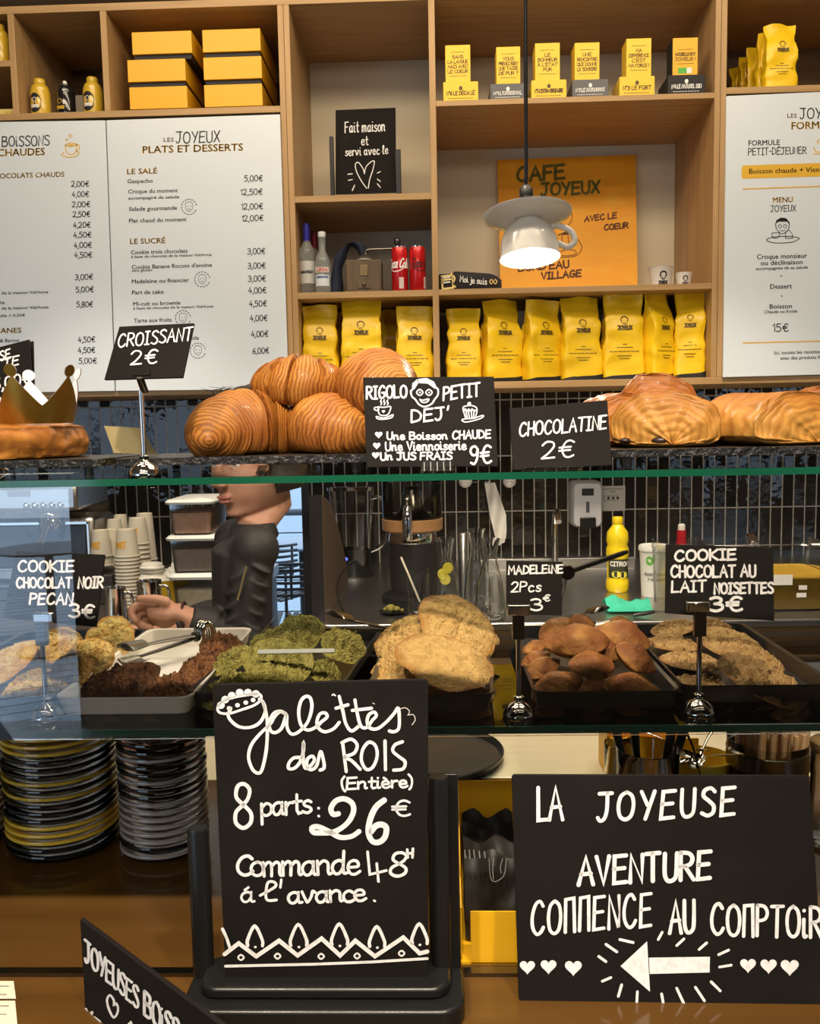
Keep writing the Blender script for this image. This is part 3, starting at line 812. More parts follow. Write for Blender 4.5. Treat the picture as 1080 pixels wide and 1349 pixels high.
coffee_bag('shadowed yellow coffee bag standing behind, between the left and tallest bags', 459, 3.33, ZB1, 44 * k, .07, 104 * k, 0, 9, 'coffee bags in the narrow compartment', 0, False)
coffee_bag('shadowed yellow coffee bag standing behind, right of the tallest bag', 511, 3.33, ZB1, 44 * k, .07, 105 * k, 0, 10, 'coffee bags in the narrow compartment', 0, False)
R7 = [(611, 46, 97, 0.0, 'first from the post'), (660, 50, 107, .3, 'second from the post'), (712, 50, 105, .42, 'third from the post, turned to the right'),
      (764, 52, 108, .12, 'fourth from the post'), (819, 53, 112, .02, 'fifth from the post and widest'), (865, 40, 111, .55, 'sixth from the post, turned sharply right'), (908, 40, 114, -.25, 'last on the right, top pinched to a point')]
for i, (px, w, h, rz, t) in enumerate(R7):
    coffee_bag('yellow coffee bag in the row, ' + t, px, 3.15, ZB1, w * k, .085, h * k, rz, 20 + i * 3, 'row of seven coffee bags under the painting', lean=(.1 if i in (1, 2) else 0))
p0 = stand(1026, 3.12, ZR)
for i in range(5):
    r = coffee_bag(['small yellow coffee bag at the front of the row in the right cubby', 'small yellow coffee bag second from the front in the right cubby', 'small yellow coffee bag in the middle of the row in the right cubby', 'small yellow coffee bag fourth from the front in the right cubby', 'small yellow coffee bag at the back of the row in the right cubby'][i],
               1026, 3.12, ZR, .110, .05, .222 - .004 * i, [0, .1, -.06, .08, 0][i], 50 + i, 'row of small bags in the right cubby', 1 if i == 0 else 0, i == 0)
    r.location = p0 + V((-.004 * i, .075 * i, 0))

# ------------------------------------------------------------------ canisters, boxes
def canister(label, px, Y, z, m, capm, black=False):
    r = thing('canister', label, 'canister', stand(px, Y, z), radians(-14), 'coffee canisters in the left cubbies')
    h, w = .133, .033
    mk('body', MB().lathe([(w * .97, 0), (w, .003), (w, h * .66), (w * .93, h * .70), (w * .96, h * .72), (w * .80, h * .82), (w * .55, h * .87)], 32), m, r, smooth=50)
    mk('lid', MB().lathe([(w * .56, h * .865), (w * .58, h * .88), (w * .58, h * .96), (w * .5, h), (0, h)], 24), capm, r, smooth=50)
    wrap = lambda x, y: V(((w + .0006) * sin(x / w), -(w + .0006) * cos(x / w), -y))
    if not black:
        lab = MB()
        pts = [(.0235 * cos(2 * pi * q / 28), -h * .36 + h * .24 * sin(2 * pi * q / 28)) for q in range(28)]
        lab.add([wrap(0, -h * .36)] + [wrap(*p) for p in pts], [(0, 1 + q, 1 + (q + 1) % 28) for q in range(28)])
        mk('oval_label', lab, black_matt, r, smooth=0, label='black oval label')
    wr2 = lambda x, y: V(((w + .0012) * sin(x / w), -(w + .0012) * cos(x / w), -y))
    lt = MB()
    hand(lt, wr2, 'JOYEUX', -.014, -h * .24, .014, .009, .0022)
    face_logo(lt, wr2, 0, -h * .42, .007, .0015)
    mk('lettering', lt, gold_ink if black else chalk, r, smooth=0)
yl_can = M_('yellow_tin', (.62, .40, .03), .25, coat=.5)
canister('yellow coffee canister, leftmost of the trio in the dark cubby', 55, 3.12, ZL + .021, yl_can, yl_can)
canister('black coffee canister between two yellow ones', 88, 3.14, ZL + .021, black_gloss, dark_steel, True)
canister('yellow coffee canister, beside the divider right of the black one', 124, 3.12, ZL + .021, yl_can, yl_can)
canister('yellow coffee canister half cut off at the left edge, on the small upper shelf', 1.5, 3.10, ZS + .01, yl_can, yl_can)
p = stand(114, 3.30, ZL + .021)
tag(mk('storage_box', MB().bb((-.055, 0, 0), (.055, .12, .145)), M_('grey_carton_dull', (.30, .26, .20), .6), None, bev=.002, origin=None), 'plain beige box standing behind the canisters', 'box').location = p
p = stand(6, 3.09, ZL + .021)
r = thing('gift_box', 'small pale yellow carton printed with hearts at the left edge', 'box', p)
mk('carton', MB().bb((-.04, 0, 0), (.04, .03, .030)), M_('pale_yellow', (.75, .60, .18), .5), r, bev=.001)
b = MB()
for x in (-.02, .008, .028): b.ribbon(heart(x, -.014, .006), .0015, lambda a, c: V((a, -.0006, -c)), closed=True)
mk('printed_hearts', b, gold_ink, r, smooth=0)
q = 3.1 / FPX
zb = ZL + .021
for name, cols in (('left', [(209.5, 74), (207, 74), (214, 76)]), ('right', [(308, 74), (307, 74), (305.5, 73.5)])):
    for i, (px, w) in enumerate(cols):
        p = stand(px, 3.09, zb + i * .0885)
        r = thing('cake_box', f'golden yellow carton, {["bottom", "middle", "top"][i]} of the {name} stack in the cubby', 'box', p, 0, 'yellow cartons in the cubby')
        ww = w * q / 2
        mk('carton', MB().bb((-ww, 0, .016), (ww, .30, .0875)), yellow_card, r, bev=.0012, smooth=0)
        mk('base', MB().bb((-ww + .004, .008, 0), (ww - .004, .295, .0165)), black_matt, r, smooth=0, label='dark recessed base')

def capsule(px0, px1, y0, y1, tx0, tx1, ty, colm, words, title, lab1, lab2, titm, orange=False):
    Y = 3.056; s = Y / FPX
    pc = stand((px0 + px1) / 2, Y, ZC)
    w = (px1 - px0) * s; h = (y1 - y0) * s
    r = thing('capsule_carton', lab1, 'carton', pc, 0, 'flat capsule cartons on the top shelf')
    mk('carton', MB().bb((-w / 2, 0, 0), (w / 2, .13, h)), colm, r, bev=.0012, smooth=0)
    b = MB(); f = lambda x, y: V((x, -.0006, -y))
    hand(b, f, title, -w * .40, -h * .30, w * .40, h * .20, .0024, gap=1.2)
    b.fill([(.006 * cos(a) , -h * .66 + .007 * sin(a)) for a in [2 * pi * k / 12 for k in range(12)]], f)
    for kk in range(9): b.ribbon([(-w * .36 + w * .08 * kk, -h * .13), (-w * .36 + w * .08 * kk + w * .055, -h * .13)], .0016, f)
    mk('title_print', b, titm, r, smooth=0)
    w2 = (tx1 - tx0) * s; h2 = (y0 - ty) * s
    p2 = stand((tx0 + tx1) / 2, Y, ZC); p2.z = ZC + h; p2.y = Y + .004
    r2 = thing('capsule_box', lab2, 'carton', p2, 0, 'upright capsule boxes on the top shelf')
    mk('carton', MB().bb((-w2 / 2, 0, 0), (w2 / 2, .075, h2)), yellow_card if orange else yellow_lt, r2, bev=.0012, smooth=0)
    if orange: mk('side_panel', MB().bb((-w2 / 2 - .0012, .003, .001), (-w2 / 2 - .0002, .072, h2 - .001)), black_matt, r2, smooth=0, label='black side of the box')
    b = MB(); n = len(words)
    zt = h2 * (.74 if n > 2 else .62)
    b.ribbon([(-w2 * .28, -zt - .008), (w2 * .28, -zt - .008)], .0011, f)
    for i, t in enumerate(words):
        ww = min(w2 * .40, len(t) * w2 * .055)
        hand(b, f, t, -ww, -(zt - .012 - i * h2 * .13), ww, h2 * .085, .0019, gap=1.2)
    yy = zt - .012 - n * h2 * .13 + .006
    b.ribbon([(-w2 * .34, -yy), (w2 * .34, -yy)], .0011, f)
    mk('slogan_print', b, M_ink, r2, smooth=0)
    if orange:
        g = MB(); g.fill([(-w2 * .28, -h2 * .05), (w2 * .06, -h2 * .05), (w2 * .06, -h2 * .2), (-w2 * .28, -h2 * .2)], f); g2 = MB(); g2.fill([(w2 * .06, -h2 * .05), (w2 * .26, -h2 * .05), (w2 * .26, -h2 * .2), (w2 * .06, -h2 * .2)], f)
        mk('green_mark', g, M_('organic_green', (.08, .42, .06), .5), r2, smooth=0); mk('white_mark', g2, paper_w, r2, smooth=0)
capsule(585, 629, 111, 134, 588, 619.5, 66, yellow_lt, ['SANS', 'LA LANGUE', 'MAIS AVEC', 'LE COEUR'], "N°6 LE DÉCA LÉ", 'flat yellow capsule carton at the left end of the top shelf', 'upright yellow capsule box at the left end, slogan ending LE COEUR', M_ink)
capsule(647, 691, 109, 128, 655, 685, 64, grey_card, ['VOUS', 'PRENEZ BIEN', 'UNE TASSE', 'DE PUR ?'], "N°1 L'ORIGINAL", 'flat grey capsule carton left of the lamp cord, second on the shelf', 'upright yellow capsule box beside the lamp cord on its left', chalk)
capsule(701, 745, 106, 128, 706, 737, 61, yellow_lt, ['LE', 'BONHEUR', "À L'ÉTAT", 'PUR'], "N°5 L'EXTRA-ORDINAIRE", 'flat yellow capsule carton right of the lamp cord', 'upright yellow capsule box just right of the lamp cord, slogan LE BONHEUR', M_ink)
capsule(755, 800, 104, 125, 758, 789, 59, grey_card, ['UNE', 'RENCONTRE', 'QUI DONNE', 'LE SOURIRE'], "N°2 LE RAYONNANT", 'flat grey capsule carton titled LE RAYONNANT, fourth on the shelf', 'upright yellow capsule box with slogan RENCONTRE, fourth on the shelf', chalk)
capsule(817, 861, 101, 124, 826, 857, 55, yellow_lt, ['MA', 'DIFFÉRENCE', "C'EST", 'MA FORCE !'], "N°3 LE FORT", 'flat yellow capsule carton titled LE FORT, fifth on the shelf', 'upright yellow capsule box with slogan MA FORCE, fifth on the shelf', M_ink)
capsule(881, 927, 97, 120, 887, 918, 52, black_matt, ['NATURELLEMENT', 'JOYEUX !'], "N°4 LE NATUREL BIO", 'flat black capsule carton at the right end of the top shelf', 'upright orange-yellow capsule box with black side', chalk, True)

# ------------------------------------------------------------------ small chalkboard in its stand
pl = Plane(P(442, 256, 3.20), P(522, 253.5, 3.20), P(442, 145, 3.225))
r = thing('chalkboard', 'small blackboard reading Fait maison in a black stand on the middle shelf', 'chalkboard', stand(482, 3.2, ZA))
card('', '', '', [(442, 256), (522, 253.5), (521, 141.7), (442, 145)], pl, .004, slate, r)
b = MB(); f = lift(pl, .0008)
hand(b, f, 'Fait maison', 454.5, 175, 507, 14, 1.3, 172.5); hand(b, f, 'et', 476, 191, 485, 12, 1.2); hand(b, f, 'servi avec le', 455, 205.5, 511, 11, 1.2, 202.5)
strokes(b, f, 1.1, "~480,229 478,222 472,214 468,217 470,227 477,240 483,248;~480,229 482,220 489,213 493,213 491,224 487,236 485,248;458,229.5 464,229;459,237.5 464,236.5;467,244 464,251;497,228 501,226;497,236 501,239;497,242 501,247")
mk('chalk_lettering', b, chalk, r, smooth=0, origin=r.location)
st = MB()
for (x, w, yt) in ((439, 5, 181), (525.5, 7, 198)):
    a = stand(x, 3.195, ZA); t = P(x, yt, 3.195)
    st.bb((a.x - ms(w, 3.2) / 2, 3.180, ZA + .012), (a.x + ms(w, 3.2) / 2, 3.205, t.z))
a = stand(437, 3.2, ZA); c = stand(529, 3.2, ZA)
st.bb((a.x, 3.15, ZA), (c.x, 3.25, ZA + .012))
mk('stand', st, black_plastic, r, bev=.002, origin=r.location)

# ------------------------------------------------------------------ bottles, mill, cans
def bottle(label, px, Y, z, w, h, neck_w, capm, caph, glass, labels, cat='bottle', shoulder=.66, grp=None, liquid=None):
    r = thing('bottle', label, cat, stand(px, Y, z), 0, grp)
    R, N = w / 2, neck_w / 2
    mk('glass_body', MB().lathe([(0, .002), (R * .8, 0), (R, .004), (R, h * (shoulder - .1)), (R * .93, h * (shoulder - .02)), (N * 1.5, h * (shoulder + .06)), (N, h * (shoulder + .12)), (N, h - caph * .5)], 32), glass, r, smooth=50)
    mk('cap', MB().lathe([(N * 1.12, h - caph), (N * 1.16, h - caph * .95), (N * 1.16, h * .995), (N, h), (0, h)], 24), capm, r, smooth=50)
    for (za, zb_, half, m, words, im) in labels:
        lab = MB().grid(lambda u, v: V(((R + .0006) * sin((u * 2 - 1) * half), -(R + .0006) * cos((u * 2 - 1) * half), h * (za + (zb_ - za) * v))), 20, 1)
        lo = mk('paper_label', lab, m, r, smooth=60)
        if words:
            t = MB(); wr = lambda x, y: V(((R + .0012) * sin(x / R), -(R + .0012) * cos(x / R), -y))
            for (tx, zz, hh, ww) in words: hand(t, wr, tx, -ww * R, -h * zz, ww * R, h * hh, h * .009)
            mk('lettering', t, im, lo, smooth=0)
    return r
s = 3.14 / FPX
spirit = M_('spirit_glass', (.80, .84, .82), .03, trans=.85, ior=1.33)
bottle('clear spirit bottle with a blue cap and white label on the shelf', 406, 3.13, ZBt, 21.5 * s, 91 * s, 7.5 * s, M_('blue_cap', (.03, .025, .32), .35), 23 * s, spirit, [(.16, .47, 1.1, M_('label_grey', (.55, .55, .53), .6), [('MARAFRUIT', .30, .035, .8)], black_ink)], shoulder=.66)
bottle('clear glass lemonade bottle in front of the spirit bottle', 426, 3.10, ZBt, 20 * s, 78 * s, 8.5 * s, M_('pale_cap', (.68, .70, .68), .3), 7 * s, spirit, [(.12, .30, 1.0, M_('label_pale', (.62, .68, .72), .5), [('Limonade', .25, .04, .8)], M_('blue_ink', (.03, .05, .25), .5)), (.34, .42, 1.0, M_('label_pink', (.72, .60, .55), .5), [('LORINA', .355, .05, .7)], M_('red_ink', (.45, .03, .02), .5))], shoulder=.58)
bottle('bottle with a dark red cap standing behind the blue-capped bottle', 416, 3.22, ZBt, 20 * s, 86 * s, 7 * s, M_('red_cap', (.25, .01, .02), .4), 20 * s, spirit, [])
# navy cap hanging over the mill
navy = M_('navy_cloth', (.012, .016, .036), .85, bump=(300, .3, .0006))
o = stand(458, 3.13, ZBt)
def capfn(u, v):
    # folded cloth: leaning arch strip with thickness
    path = [(0, 0), (.004, .05), (.012, .105), (.035, .155), (.065, .172), (.092, .160), (.100, .125)]
    pp = spline([(a, b) for a, b in path], 6); i = min(int(u * (len(pp) - 1)), len(pp) - 2); t = u * (len(pp) - 1) - i
    c = (pp[i][0] + (pp[i + 1][0] - pp[i][0]) * t, pp[i][1] + (pp[i + 1][1] - pp[i][1]) * t)
    w = .026 * (1 - .25 * u) + .004 * sin(u * 17)
    a = 2 * pi * v
    return V((c[0] + cos(a) * w * (.9 - .3 * u) + .01, sin(a) * .035 + .004 * sin(u * 9), max(c[1] + cos(a) * w * .25 * (1 if u > .4 else -.2), .001)))
tag(mk('beret_hat', MB().grid(capfn, 40, 16, cv=True), navy, None, smooth=80), 'dark navy cloth cap draped against the coffee mill', 'hat').location = o + V((-.052, 0, 0))
r = thing('coffee_mill', 'old dark wooden coffee mill with a long crank', 'coffee mill', stand(481, 3.12, ZBt))
mw = M_('mill_wood', (.13, .085, .045), .4, n=[(5, 5, .4, .7, (.07, .045, .025), .8)], stretch=(4, 4, 1))
W2 = 45 * s / 2; Hm = 41 * s
mk('body', MB().bb((-W2, -.045, .006), (W2, .045, Hm)), mw, r, bev=.004)
mk('plinth', MB().bb((-W2 - .003, -.048, 0), (W2 + .003, .048, .008)), mw, r, bev=.001)
dr = mk('drawer', MB().bb((-.022, -.0485, .014), (.022, -.044, .038)), mw, r, bev=.001)
mk('knob', MB().ell((0, -.053, .027), (.006, .006, .006)), dark_steel, dr)
mk('badge', MB().bb((-.014, -.047, .055), (.014, -.044, .092)), M_('brass_plate', (.22, .16, .08), .35, .8), r, bev=.002)
mk('hopper', MB().lathe([(W2 * .80, Hm - .002), (W2 * .76, Hm + .006), (W2 * .5, Hm + .016), (.012, Hm + .022), (.008, Hm + .04), (0, Hm + .042)], 28), M_('aged_iron', (.13, .11, .09), .35, .7), r, smooth=50)
ck = mk('crank', MB().tube([(0, 0, Hm + .036), (.02, -.005, Hm + .04), (.115, -.02, Hm + .038)], .0028), dark_steel, r)
mk('knob', MB().lathe([(.004, Hm + .034), (.006, Hm + .042), (.010, Hm + .050), (.0125, Hm + .062), (.009, Hm + .072), (0, Hm + .075)], 20, (.115, -.02, 0)), M_('dark_ball', (.02, .015, .012), .25, coat=.5), ck, smooth=60)
red = M_('can_red', (.55, .010, .012), .22, .3, coat=.4)
for i, (px, lab) in enumerate(((527, 'red soda can with white script, left of the pair'), (550.5, 'red soda can with dark script, right of the pair'))):
    r = thing('soda_can', lab, 'can', stand(px, 3.09, ZBt), [-.2, .7][i], 'soda cans on the shelf')
    R, h = 10.3 * s, 56 * s
    mk('body', MB().lathe([(R * .75, 0), (R * .85, .002), (R, .008), (R, h - .012), (R * .88, h - .003)], 32), red, r, smooth=50)
    mk('lid', MB().lathe([(R * .88, h - .004), (R * .9, h), (R * .84, h), (R * .80, h - .004), (0, h - .004)], 32), chrome, r, smooth=40)
    t = MB(); wr = lambda x, y: V(((R + .0005) * sin(x / R), -(R + .0005) * cos(x / R), -y))
    hand(t, wr, 'Coca Cola', -R * 1.5, -h * .52, R * 1.5, .030, .0042 if i == 0 else .0036, slant=.25, gap=1.0)
    strokes(t, wr, .003, f"~{-R*1.2},{-h*.50} {-R*.4},{-h*.44} {R*.4},{-h*.47} {R*1.3},{-h*.60}")
    mk('script', t, [chalk, M_('dark_script', (.05, .01, .01), .4)][i], r, smooth=0)
    t = MB()
    for kx in range(6):
        t.ribbon([(R * (.18 + .1 * kx), -h * .06), (R * (.18 + .1 * kx), -h * .30)], R * .06, wr, jit=.0)
    mk('small_print', t, chalk, r, smooth=0)

# cloth pouch with buckle
pl = plane_y(3.12)
r = thing('cloth_pouch', 'black rolled cloth pouch with handwritten script and gold buckle', 'pouch', stand(618, 3.15, ZD))
def pouch(u, v):
    x = 594 + 66 * u; top = 357.5 + 4.5 * u + (7 * max(0, (u - .75) / .25) ** 2) + 6 * max(0, (.1 - u) / .1) ** 2
    c = stand(x, 3.15, ZD); t = P(x, top, 3.15)
    h = max(t.z - ZD, .006); a = 2 * pi * v
    e = .6
    return V((c.x, 3.15 + .032 * math.copysign(abs(cos(a)) ** e, cos(a)) * (1 - .3 * abs(u - .5)), ZD + h / 2 + h / 2 * math.copysign(abs(sin(a)) ** e, sin(a))))
mb = MB().grid(pouch, 26, 24, cv=True)
mb.add([pouch(0, j / 24) for j in range(24)], [tuple(range(24))]); mb.add([pouch(1, j / 24) for j in range(24)], [tuple(reversed(range(24)))])
mk('cloth_body', mb, navy if False else M_('black_cloth', (.016, .015, .018), .8), r, origin=r.location, smooth=60)
f = lambda x, y: V((P(x, y, 3.115).x, 3.115, P(x, y, 3.115).z))
b = MB(); hand(b, f, 'Moi je suis', 606, 371, 641, 8, 1.1, 375); mk('script', b, chalk, r, smooth=0, origin=r.location)
b = MB()
for x in (647, 652.3): strokes(b, f, 1.1, f"@~{x-2},{371} {x},{368} {x+2},{371} {x},{374}")
mk('eyelet', b, M_('gold', (.80, .55, .18), .3, .7), r, smooth=0, origin=r.location)
b = MB(); a0 = stand(578, 3.15, ZD); a1 = stand(597, 3.15, ZD); zt = P(585, 361, 3.13).z
b.bb((a0.x, 3.125, ZD), (a1.x, 3.165, zt))
mk('strap', b, black_matt, r, bev=.004, origin=r.location)
b = MB(); f2 = lambda x, y: V((P(x, y, 3.118).x, 3.118, P(x, y, 3.118).z))
strokes(b, f2, 2.2, "@582,364 596,362.5 597,379 583,380.5;582.5,369 596,367.5"); strokes(b, f2, 1.6, "~594,360 599,366 597,374 600,378")
mk('buckle', b, M_('gold2', (.85, .66, .25), .3, .6), r, smooth=0, origin=r.location)
b = MB(); strokes(b, f2, 2.2, "582,366 592,365;582,372.5 592,371.5"); mk('white_stripe', b, chalk, r, smooth=0, origin=r.location)

for i, (px, w, h, lab) in enumerate(((870, 32.5, 23.5, 'larger white paper cup with a head printed on it, by the painting'), (900, 22.5, 16, 'smaller white paper cup right of the larger one'))):
    r = thing('paper_cup', lab, 'cup', stand(px, 3.14, ZD), 0, 'paper cups by the painting')
    R, hh = w * s / 2, h * s + .006
    mk('cup_wall', MB().lathe([(0, .002), (R * .72, 0), (R * .96, hh - .003), (R * 1.02, hh), (R * .97, hh), (R * .70, .005), (0, .005)], 32), paper_w, r, smooth=50)
    t = MB(); wr = lambda x, y: V(((R * (.73 + .24 * (-y) / hh) + .0008) * sin(x / R), -(R * (.73 + .24 * (-y) / hh) + .0008) * cos(x / R), -y))
    face_logo(t, wr, 0, -hh * .52, hh * .17, hh * .06); hand(t, wr, 'JOYEUX', -R * .42, -hh * .12, R * .42, hh * .16, hh * .05, gap=1.2)
    mk('print', t, black_ink, r, smooth=0)

# ------------------------------------------------------------------ painting
pz = stand(748, 3.40, ZD)
pa, pb = stand(658, 3.40, ZD), stand(841, 3.40, ZD)
top = P(655, 211, 3.50)
pl = Plane(pa, pb, top)
paint_m = M_('orange_paint', (.90, .40, .012), .5, n=[(5, 6, .35, .7, (.84, .32, .008), .8), (14, 4, .5, .75, (.93, .49, .03), .6)], stretch=(1, 1, 1.6), bump=(40, .15, .001))
r = thing('painting', 'orange hand-painted canvas leaning at the back behind the hanging lamp', 'painting', pz)
card('', '', '', [(655, 210.5), (837, 203.5), (840, 378), (659, 384)], pl, .018, paint_m, r, part='canvas')
b = MB(); f = lift(pl, .001)
hand(b, f, 'CAFE', 681, 239, 743, 18, 4.2, 235); hand(b, f, 'JOYEUX', 713, 257.5, 789, 15.5, 3.6, 253.5)
mk('olive_lettering', b, M_('olive_paint', (.13, .12, .015), .6), r, smooth=0, origin=r.location)
b = MB(); hand(b, f, 'AVEC LE', 770, 292, 812, 7, 1.8, 287); hand(b, f, 'COEUR', 796, 303, 827, 7, 1.9, 300); hand(b, f, "BORD'EAU", 683, 357, 749, 9.5, 2.3, 352.5); hand(b, f, 'VILLAGE', 713.5, 368, 765, 8.5, 2.3, 364)
strokes(b, f, .9, "~748,275 753,281 753,290 749,296;~736,310 750,305 763,318 766,328 755,338 720,339;~735,333 745,329 757,330 758,335 745,337 733,336;740,310 741,326;~748,310 749,322 745,327 741,326;735,309 750,308")
b.ribbon([(741, 308), (749, 307.4)], 2.6, f)
mk('brown_lettering', b, M_('brown_paint', (.12, .03, .006), .6), r, smooth=0, origin=r.location)

# ------------------------------------------------------------------ pendant lamp made from a cup and saucer
YL = 1.95
c = P(695, 290, YL)            # joint of cup and saucer
r = thing('pendant_lamp', 'hanging lamp made from an upturned white cup and saucer on a black cord', 'lamp', c)
sl = YL / FPX
Mt = Matrix.Rotation(radians(-9), 3, 'X') @ Matrix.Rotation(radians(-2), 3, 'Y')   # rim tips towards the room
R = 38.5 * sl
lampw = M_('lamp_china', (.82, .78, .72), .2, coat=.4, trans=.10)
mk('saucer', MB().lathe([(R * .35, -.001), (R * .9, .001), (R * 1.35, .006), (R * 1.46, .009), (R * 1.47, .012), (R * 1.3, .010), (R * .85, .006), (R * .3, .004), (0, .004)], 48, M=Mt), lampw, r, smooth=60)
hh = 50 * sl
mk('cup', MB().lathe([(R * .45, -.001), (R * .50, -.006), (R * .78, -hh * .25), (R * .93, -hh * .55), (R, -hh), (R * .965, -hh * 1.0), (R * .90, -hh * .55), (R * .74, -hh * .27), (R * .46, -.010), (0, -.010)], 48, M=Mt), lampw, r, smooth=60)
mk('handle', MB().tube([Mt @ V(p) for p in spline([(R * .76, 0, -hh * .22), (R * 1.02, 0, -hh * .20), (R * 1.40, 0, -hh * .36), (R * 1.50, 0, -hh * .62), (R * 1.28, 0, -hh * .76), (R * 1.08, 0, -hh * .70), (R * .94, 0, -hh * .62)], 5)], .0065, 10), lampw, r, smooth=80)
mk('socket', MB().lathe([(10.5 * sl, .004), (10.5 * sl, .046), (9 * sl, .048), (9 * sl, .066), (6 * sl, .074), (3 * sl, .078)], 24, M=Mt), black_plastic, r, smooth=40)
mk('bulb', MB().ell(Mt @ V((0, 0, -hh * .55)), (R * .55, R * .55, hh * .38)), M_('bulb_glow', (1, 1, 1), .5, emit=((1, .90, .74), 30)), r, smooth=180)
tp = P(692.5, -90, YL)
mk('cord', MB().tube([Mt @ V((0, 0, .070)), V((P(693, 215, YL).x - c.x, 0, P(693, 215, YL).z - c.z)), V((tp.x - c.x, 0, 3.4 - c.z))], .0042, 8), black_plastic, r, smooth=80)
lp = bpy.data.lights.new('lamp_bulb_light', 'POINT'); lp.energy = 15; lp.color = (1, .84, .62); lp.shadow_soft_size = .02
lo = bpy.data.objects.new('lamp_bulb_light', lp); COL.objects.link(lo); lo.location = c + Mt @ V((0, 0, -hh * 1.02))
# ------------------------------------------------------------------ counter and glass case
ZK = EZ - .60
r = thing('counter', 'long wooden service counter in front, glossy brown top, pale along the rear', 'counter', (0, 1.2, 0))
ro = V((0, 1.2, 0))
pale_top = M_('pale_strip', (.62, .57, .42), .30, n=[(6, 5, .4, .7, (.54, .49, .35), .6)], stretch=(1, 8, 8))
mk('worktop', MB().bb((-2.3, .60, ZK - .04), (2.3, 1.46, ZK)), counter_wood, r, bev=.002, origin=ro, smooth=0)
mk('rear_strip', MB().bb((-2.3, 1.461, ZK - .04), (2.3, 1.90, ZK)), pale_top, r, bev=.002, origin=ro, smooth=0)  # rear of the top drawn as a pale strip
mk('front_panel', MB().bb((-2.25, .64, 0), (2.25, 1.86, ZK - .0405)), counter_wood, r, origin=ro, smooth=0)
YU, YLo = 1.08, 1.0
ZU = P(540, 624.5, YU).z; ZL1 = P(540, 958.5, YLo).z
TH = .0085
def glass_shelf(label, y0, y1, z, x0=-1.15, x1=1.15):
    r = thing('glass_shelf', label, 'shelf', (0, y0, z - TH))
    mk('glass_slab', MB().bb((x0, .003, 0), (x1, y1 - y0, TH)), shelf_glass, r, smooth=0)
    mk('polished_edge', MB().bb((x0, 0, 0), (x1, .0028, TH)), green_edge, r, smooth=0, label='green polished front edge')
    return r
glass_shelf('upper glass shelf with a green edge, carrying croissants and chocolatines', YU, YU + .33, ZU)
glass_shelf('lower glass shelf with a green edge, carrying cookie trays', YLo, YLo + .52, ZL1)
YP = G(130, 1285, ZK).y
zt = P(48, 645, YP).z
zm = P(48, 975, YP).z
r = thing('front_glass', 'upright clear front pane of the display case, in front of the cookies', 'glass pane', (0, YP, zm))
mk('pane', MB().bb((-1.15, 0, 0), (1.15, .002, zt - zm)), pane_m, r, smooth=0)
r = thing('counter_strip', 'thin dark metal strip running along the counter below the case', 'strip', (0, YP, ZK + .0005))
mk('channel', MB().bb((-1.15, -.003, 0), (1.15, .008, .004)), dark_steel, r, smooth=0)
# end panels hold both shelves
for k, t in ((-1, 'left'), (1, 'right')):
    r = thing('end_panel', f'clear glass end panel at the {t} end of the display case', 'glass pane', (k * 1.155, 1.26, ZK))
    mk('pane', MB().bb((-.004, -.28, 0), (.004, .27, ZU - ZK + .02)), pane_m, r, smooth=0)

# ------------------------------------------------------------------ trays
def rr_loop(w, d, rad, z, n=6):
    pts = []
    for (cx, cy, a0) in ((w / 2 - rad, d / 2 - rad, 0), (-w / 2 + rad, d / 2 - rad, 90), (-w / 2 + rad, -d / 2 + rad, 180), (w / 2 - rad, -d / 2 + rad, 270)):
        for k in range(n + 1):
            a = radians(a0 + 90 * k / n)
            pts.append(V((cx + rad * cos(a), cy + rad * sin(a), z)))
    return pts
def loops(mb, ls, cap0=True, cap1=True, mi=0):
    n = len(ls[0]); vs = [p for l in ls for p in l]; fs = []
    for i in range(len(ls) - 1):
        for k in range(n):
            k2 = (k + 1) % n
            fs.append((i * n + k, i * n + k2, (i + 1) * n + k2, (i + 1) * n + k))
    if cap0: fs.append(tuple(reversed(range(n))))
    if cap1: fs.append(tuple((len(ls) - 1) * n + k for k in range(n)))
    mb.add(vs, fs, mi); return mb
tray_blk = M_('black_tray', (.013, .012, .012), .30)
tray_wht = M_('white_tray', (.80, .76, .68), .30)
def tray(label, px0, px1, Y0, Y1, m, h=.022, rz=0.0):
    a, b = stand(px0, Y0, ZL1), stand(px1, Y0, ZL1)
    w, d = b.x - a.x, Y1 - Y0
    r = thing('tray', label, 'tray', ((a.x + b.x) / 2, (Y0 + Y1) / 2, ZL1 + .0006), rz, 'cookie trays on the lower glass shelf')
    mb = loops(MB(), [rr_loop(w - .012, d - .012, .012, 0), rr_loop(w - .002, d - .002, .016, h * .8), rr_loop(w + .004, d + .004, .018, h), rr_loop(w + .003, d + .003, .018, h + .0018), rr_loop(w - .006, d - .006, .016, h), rr_loop(w - .016, d - .016, .012, .004)])
    mk('pan', mb, m, r, smooth=40)
    return r
TB = 1.42
tray('black tray of pale yellow cookies at the left end of the case', -140, 70, 1.055, TB, tray_blk)
tray('white tray of dark chocolate cookies', 72, 251, 1.05, TB, tray_wht)
tray('black tray of green cookies behind the tall blackboard', 262, 462, 1.06, TB, tray_blk, rz=-.10)
tray('black tray of sandy biscuits right of the tall blackboard', 489, 656, 1.05, TB, tray_blk, rz=-.03)
tray('black tray of brown madeleines in the middle right', 704, 896, 1.055, TB, tray_blk)
tray('black tray of hazelnut cookies at the right', 900, 1102, 1.075, TB, tray_blk)

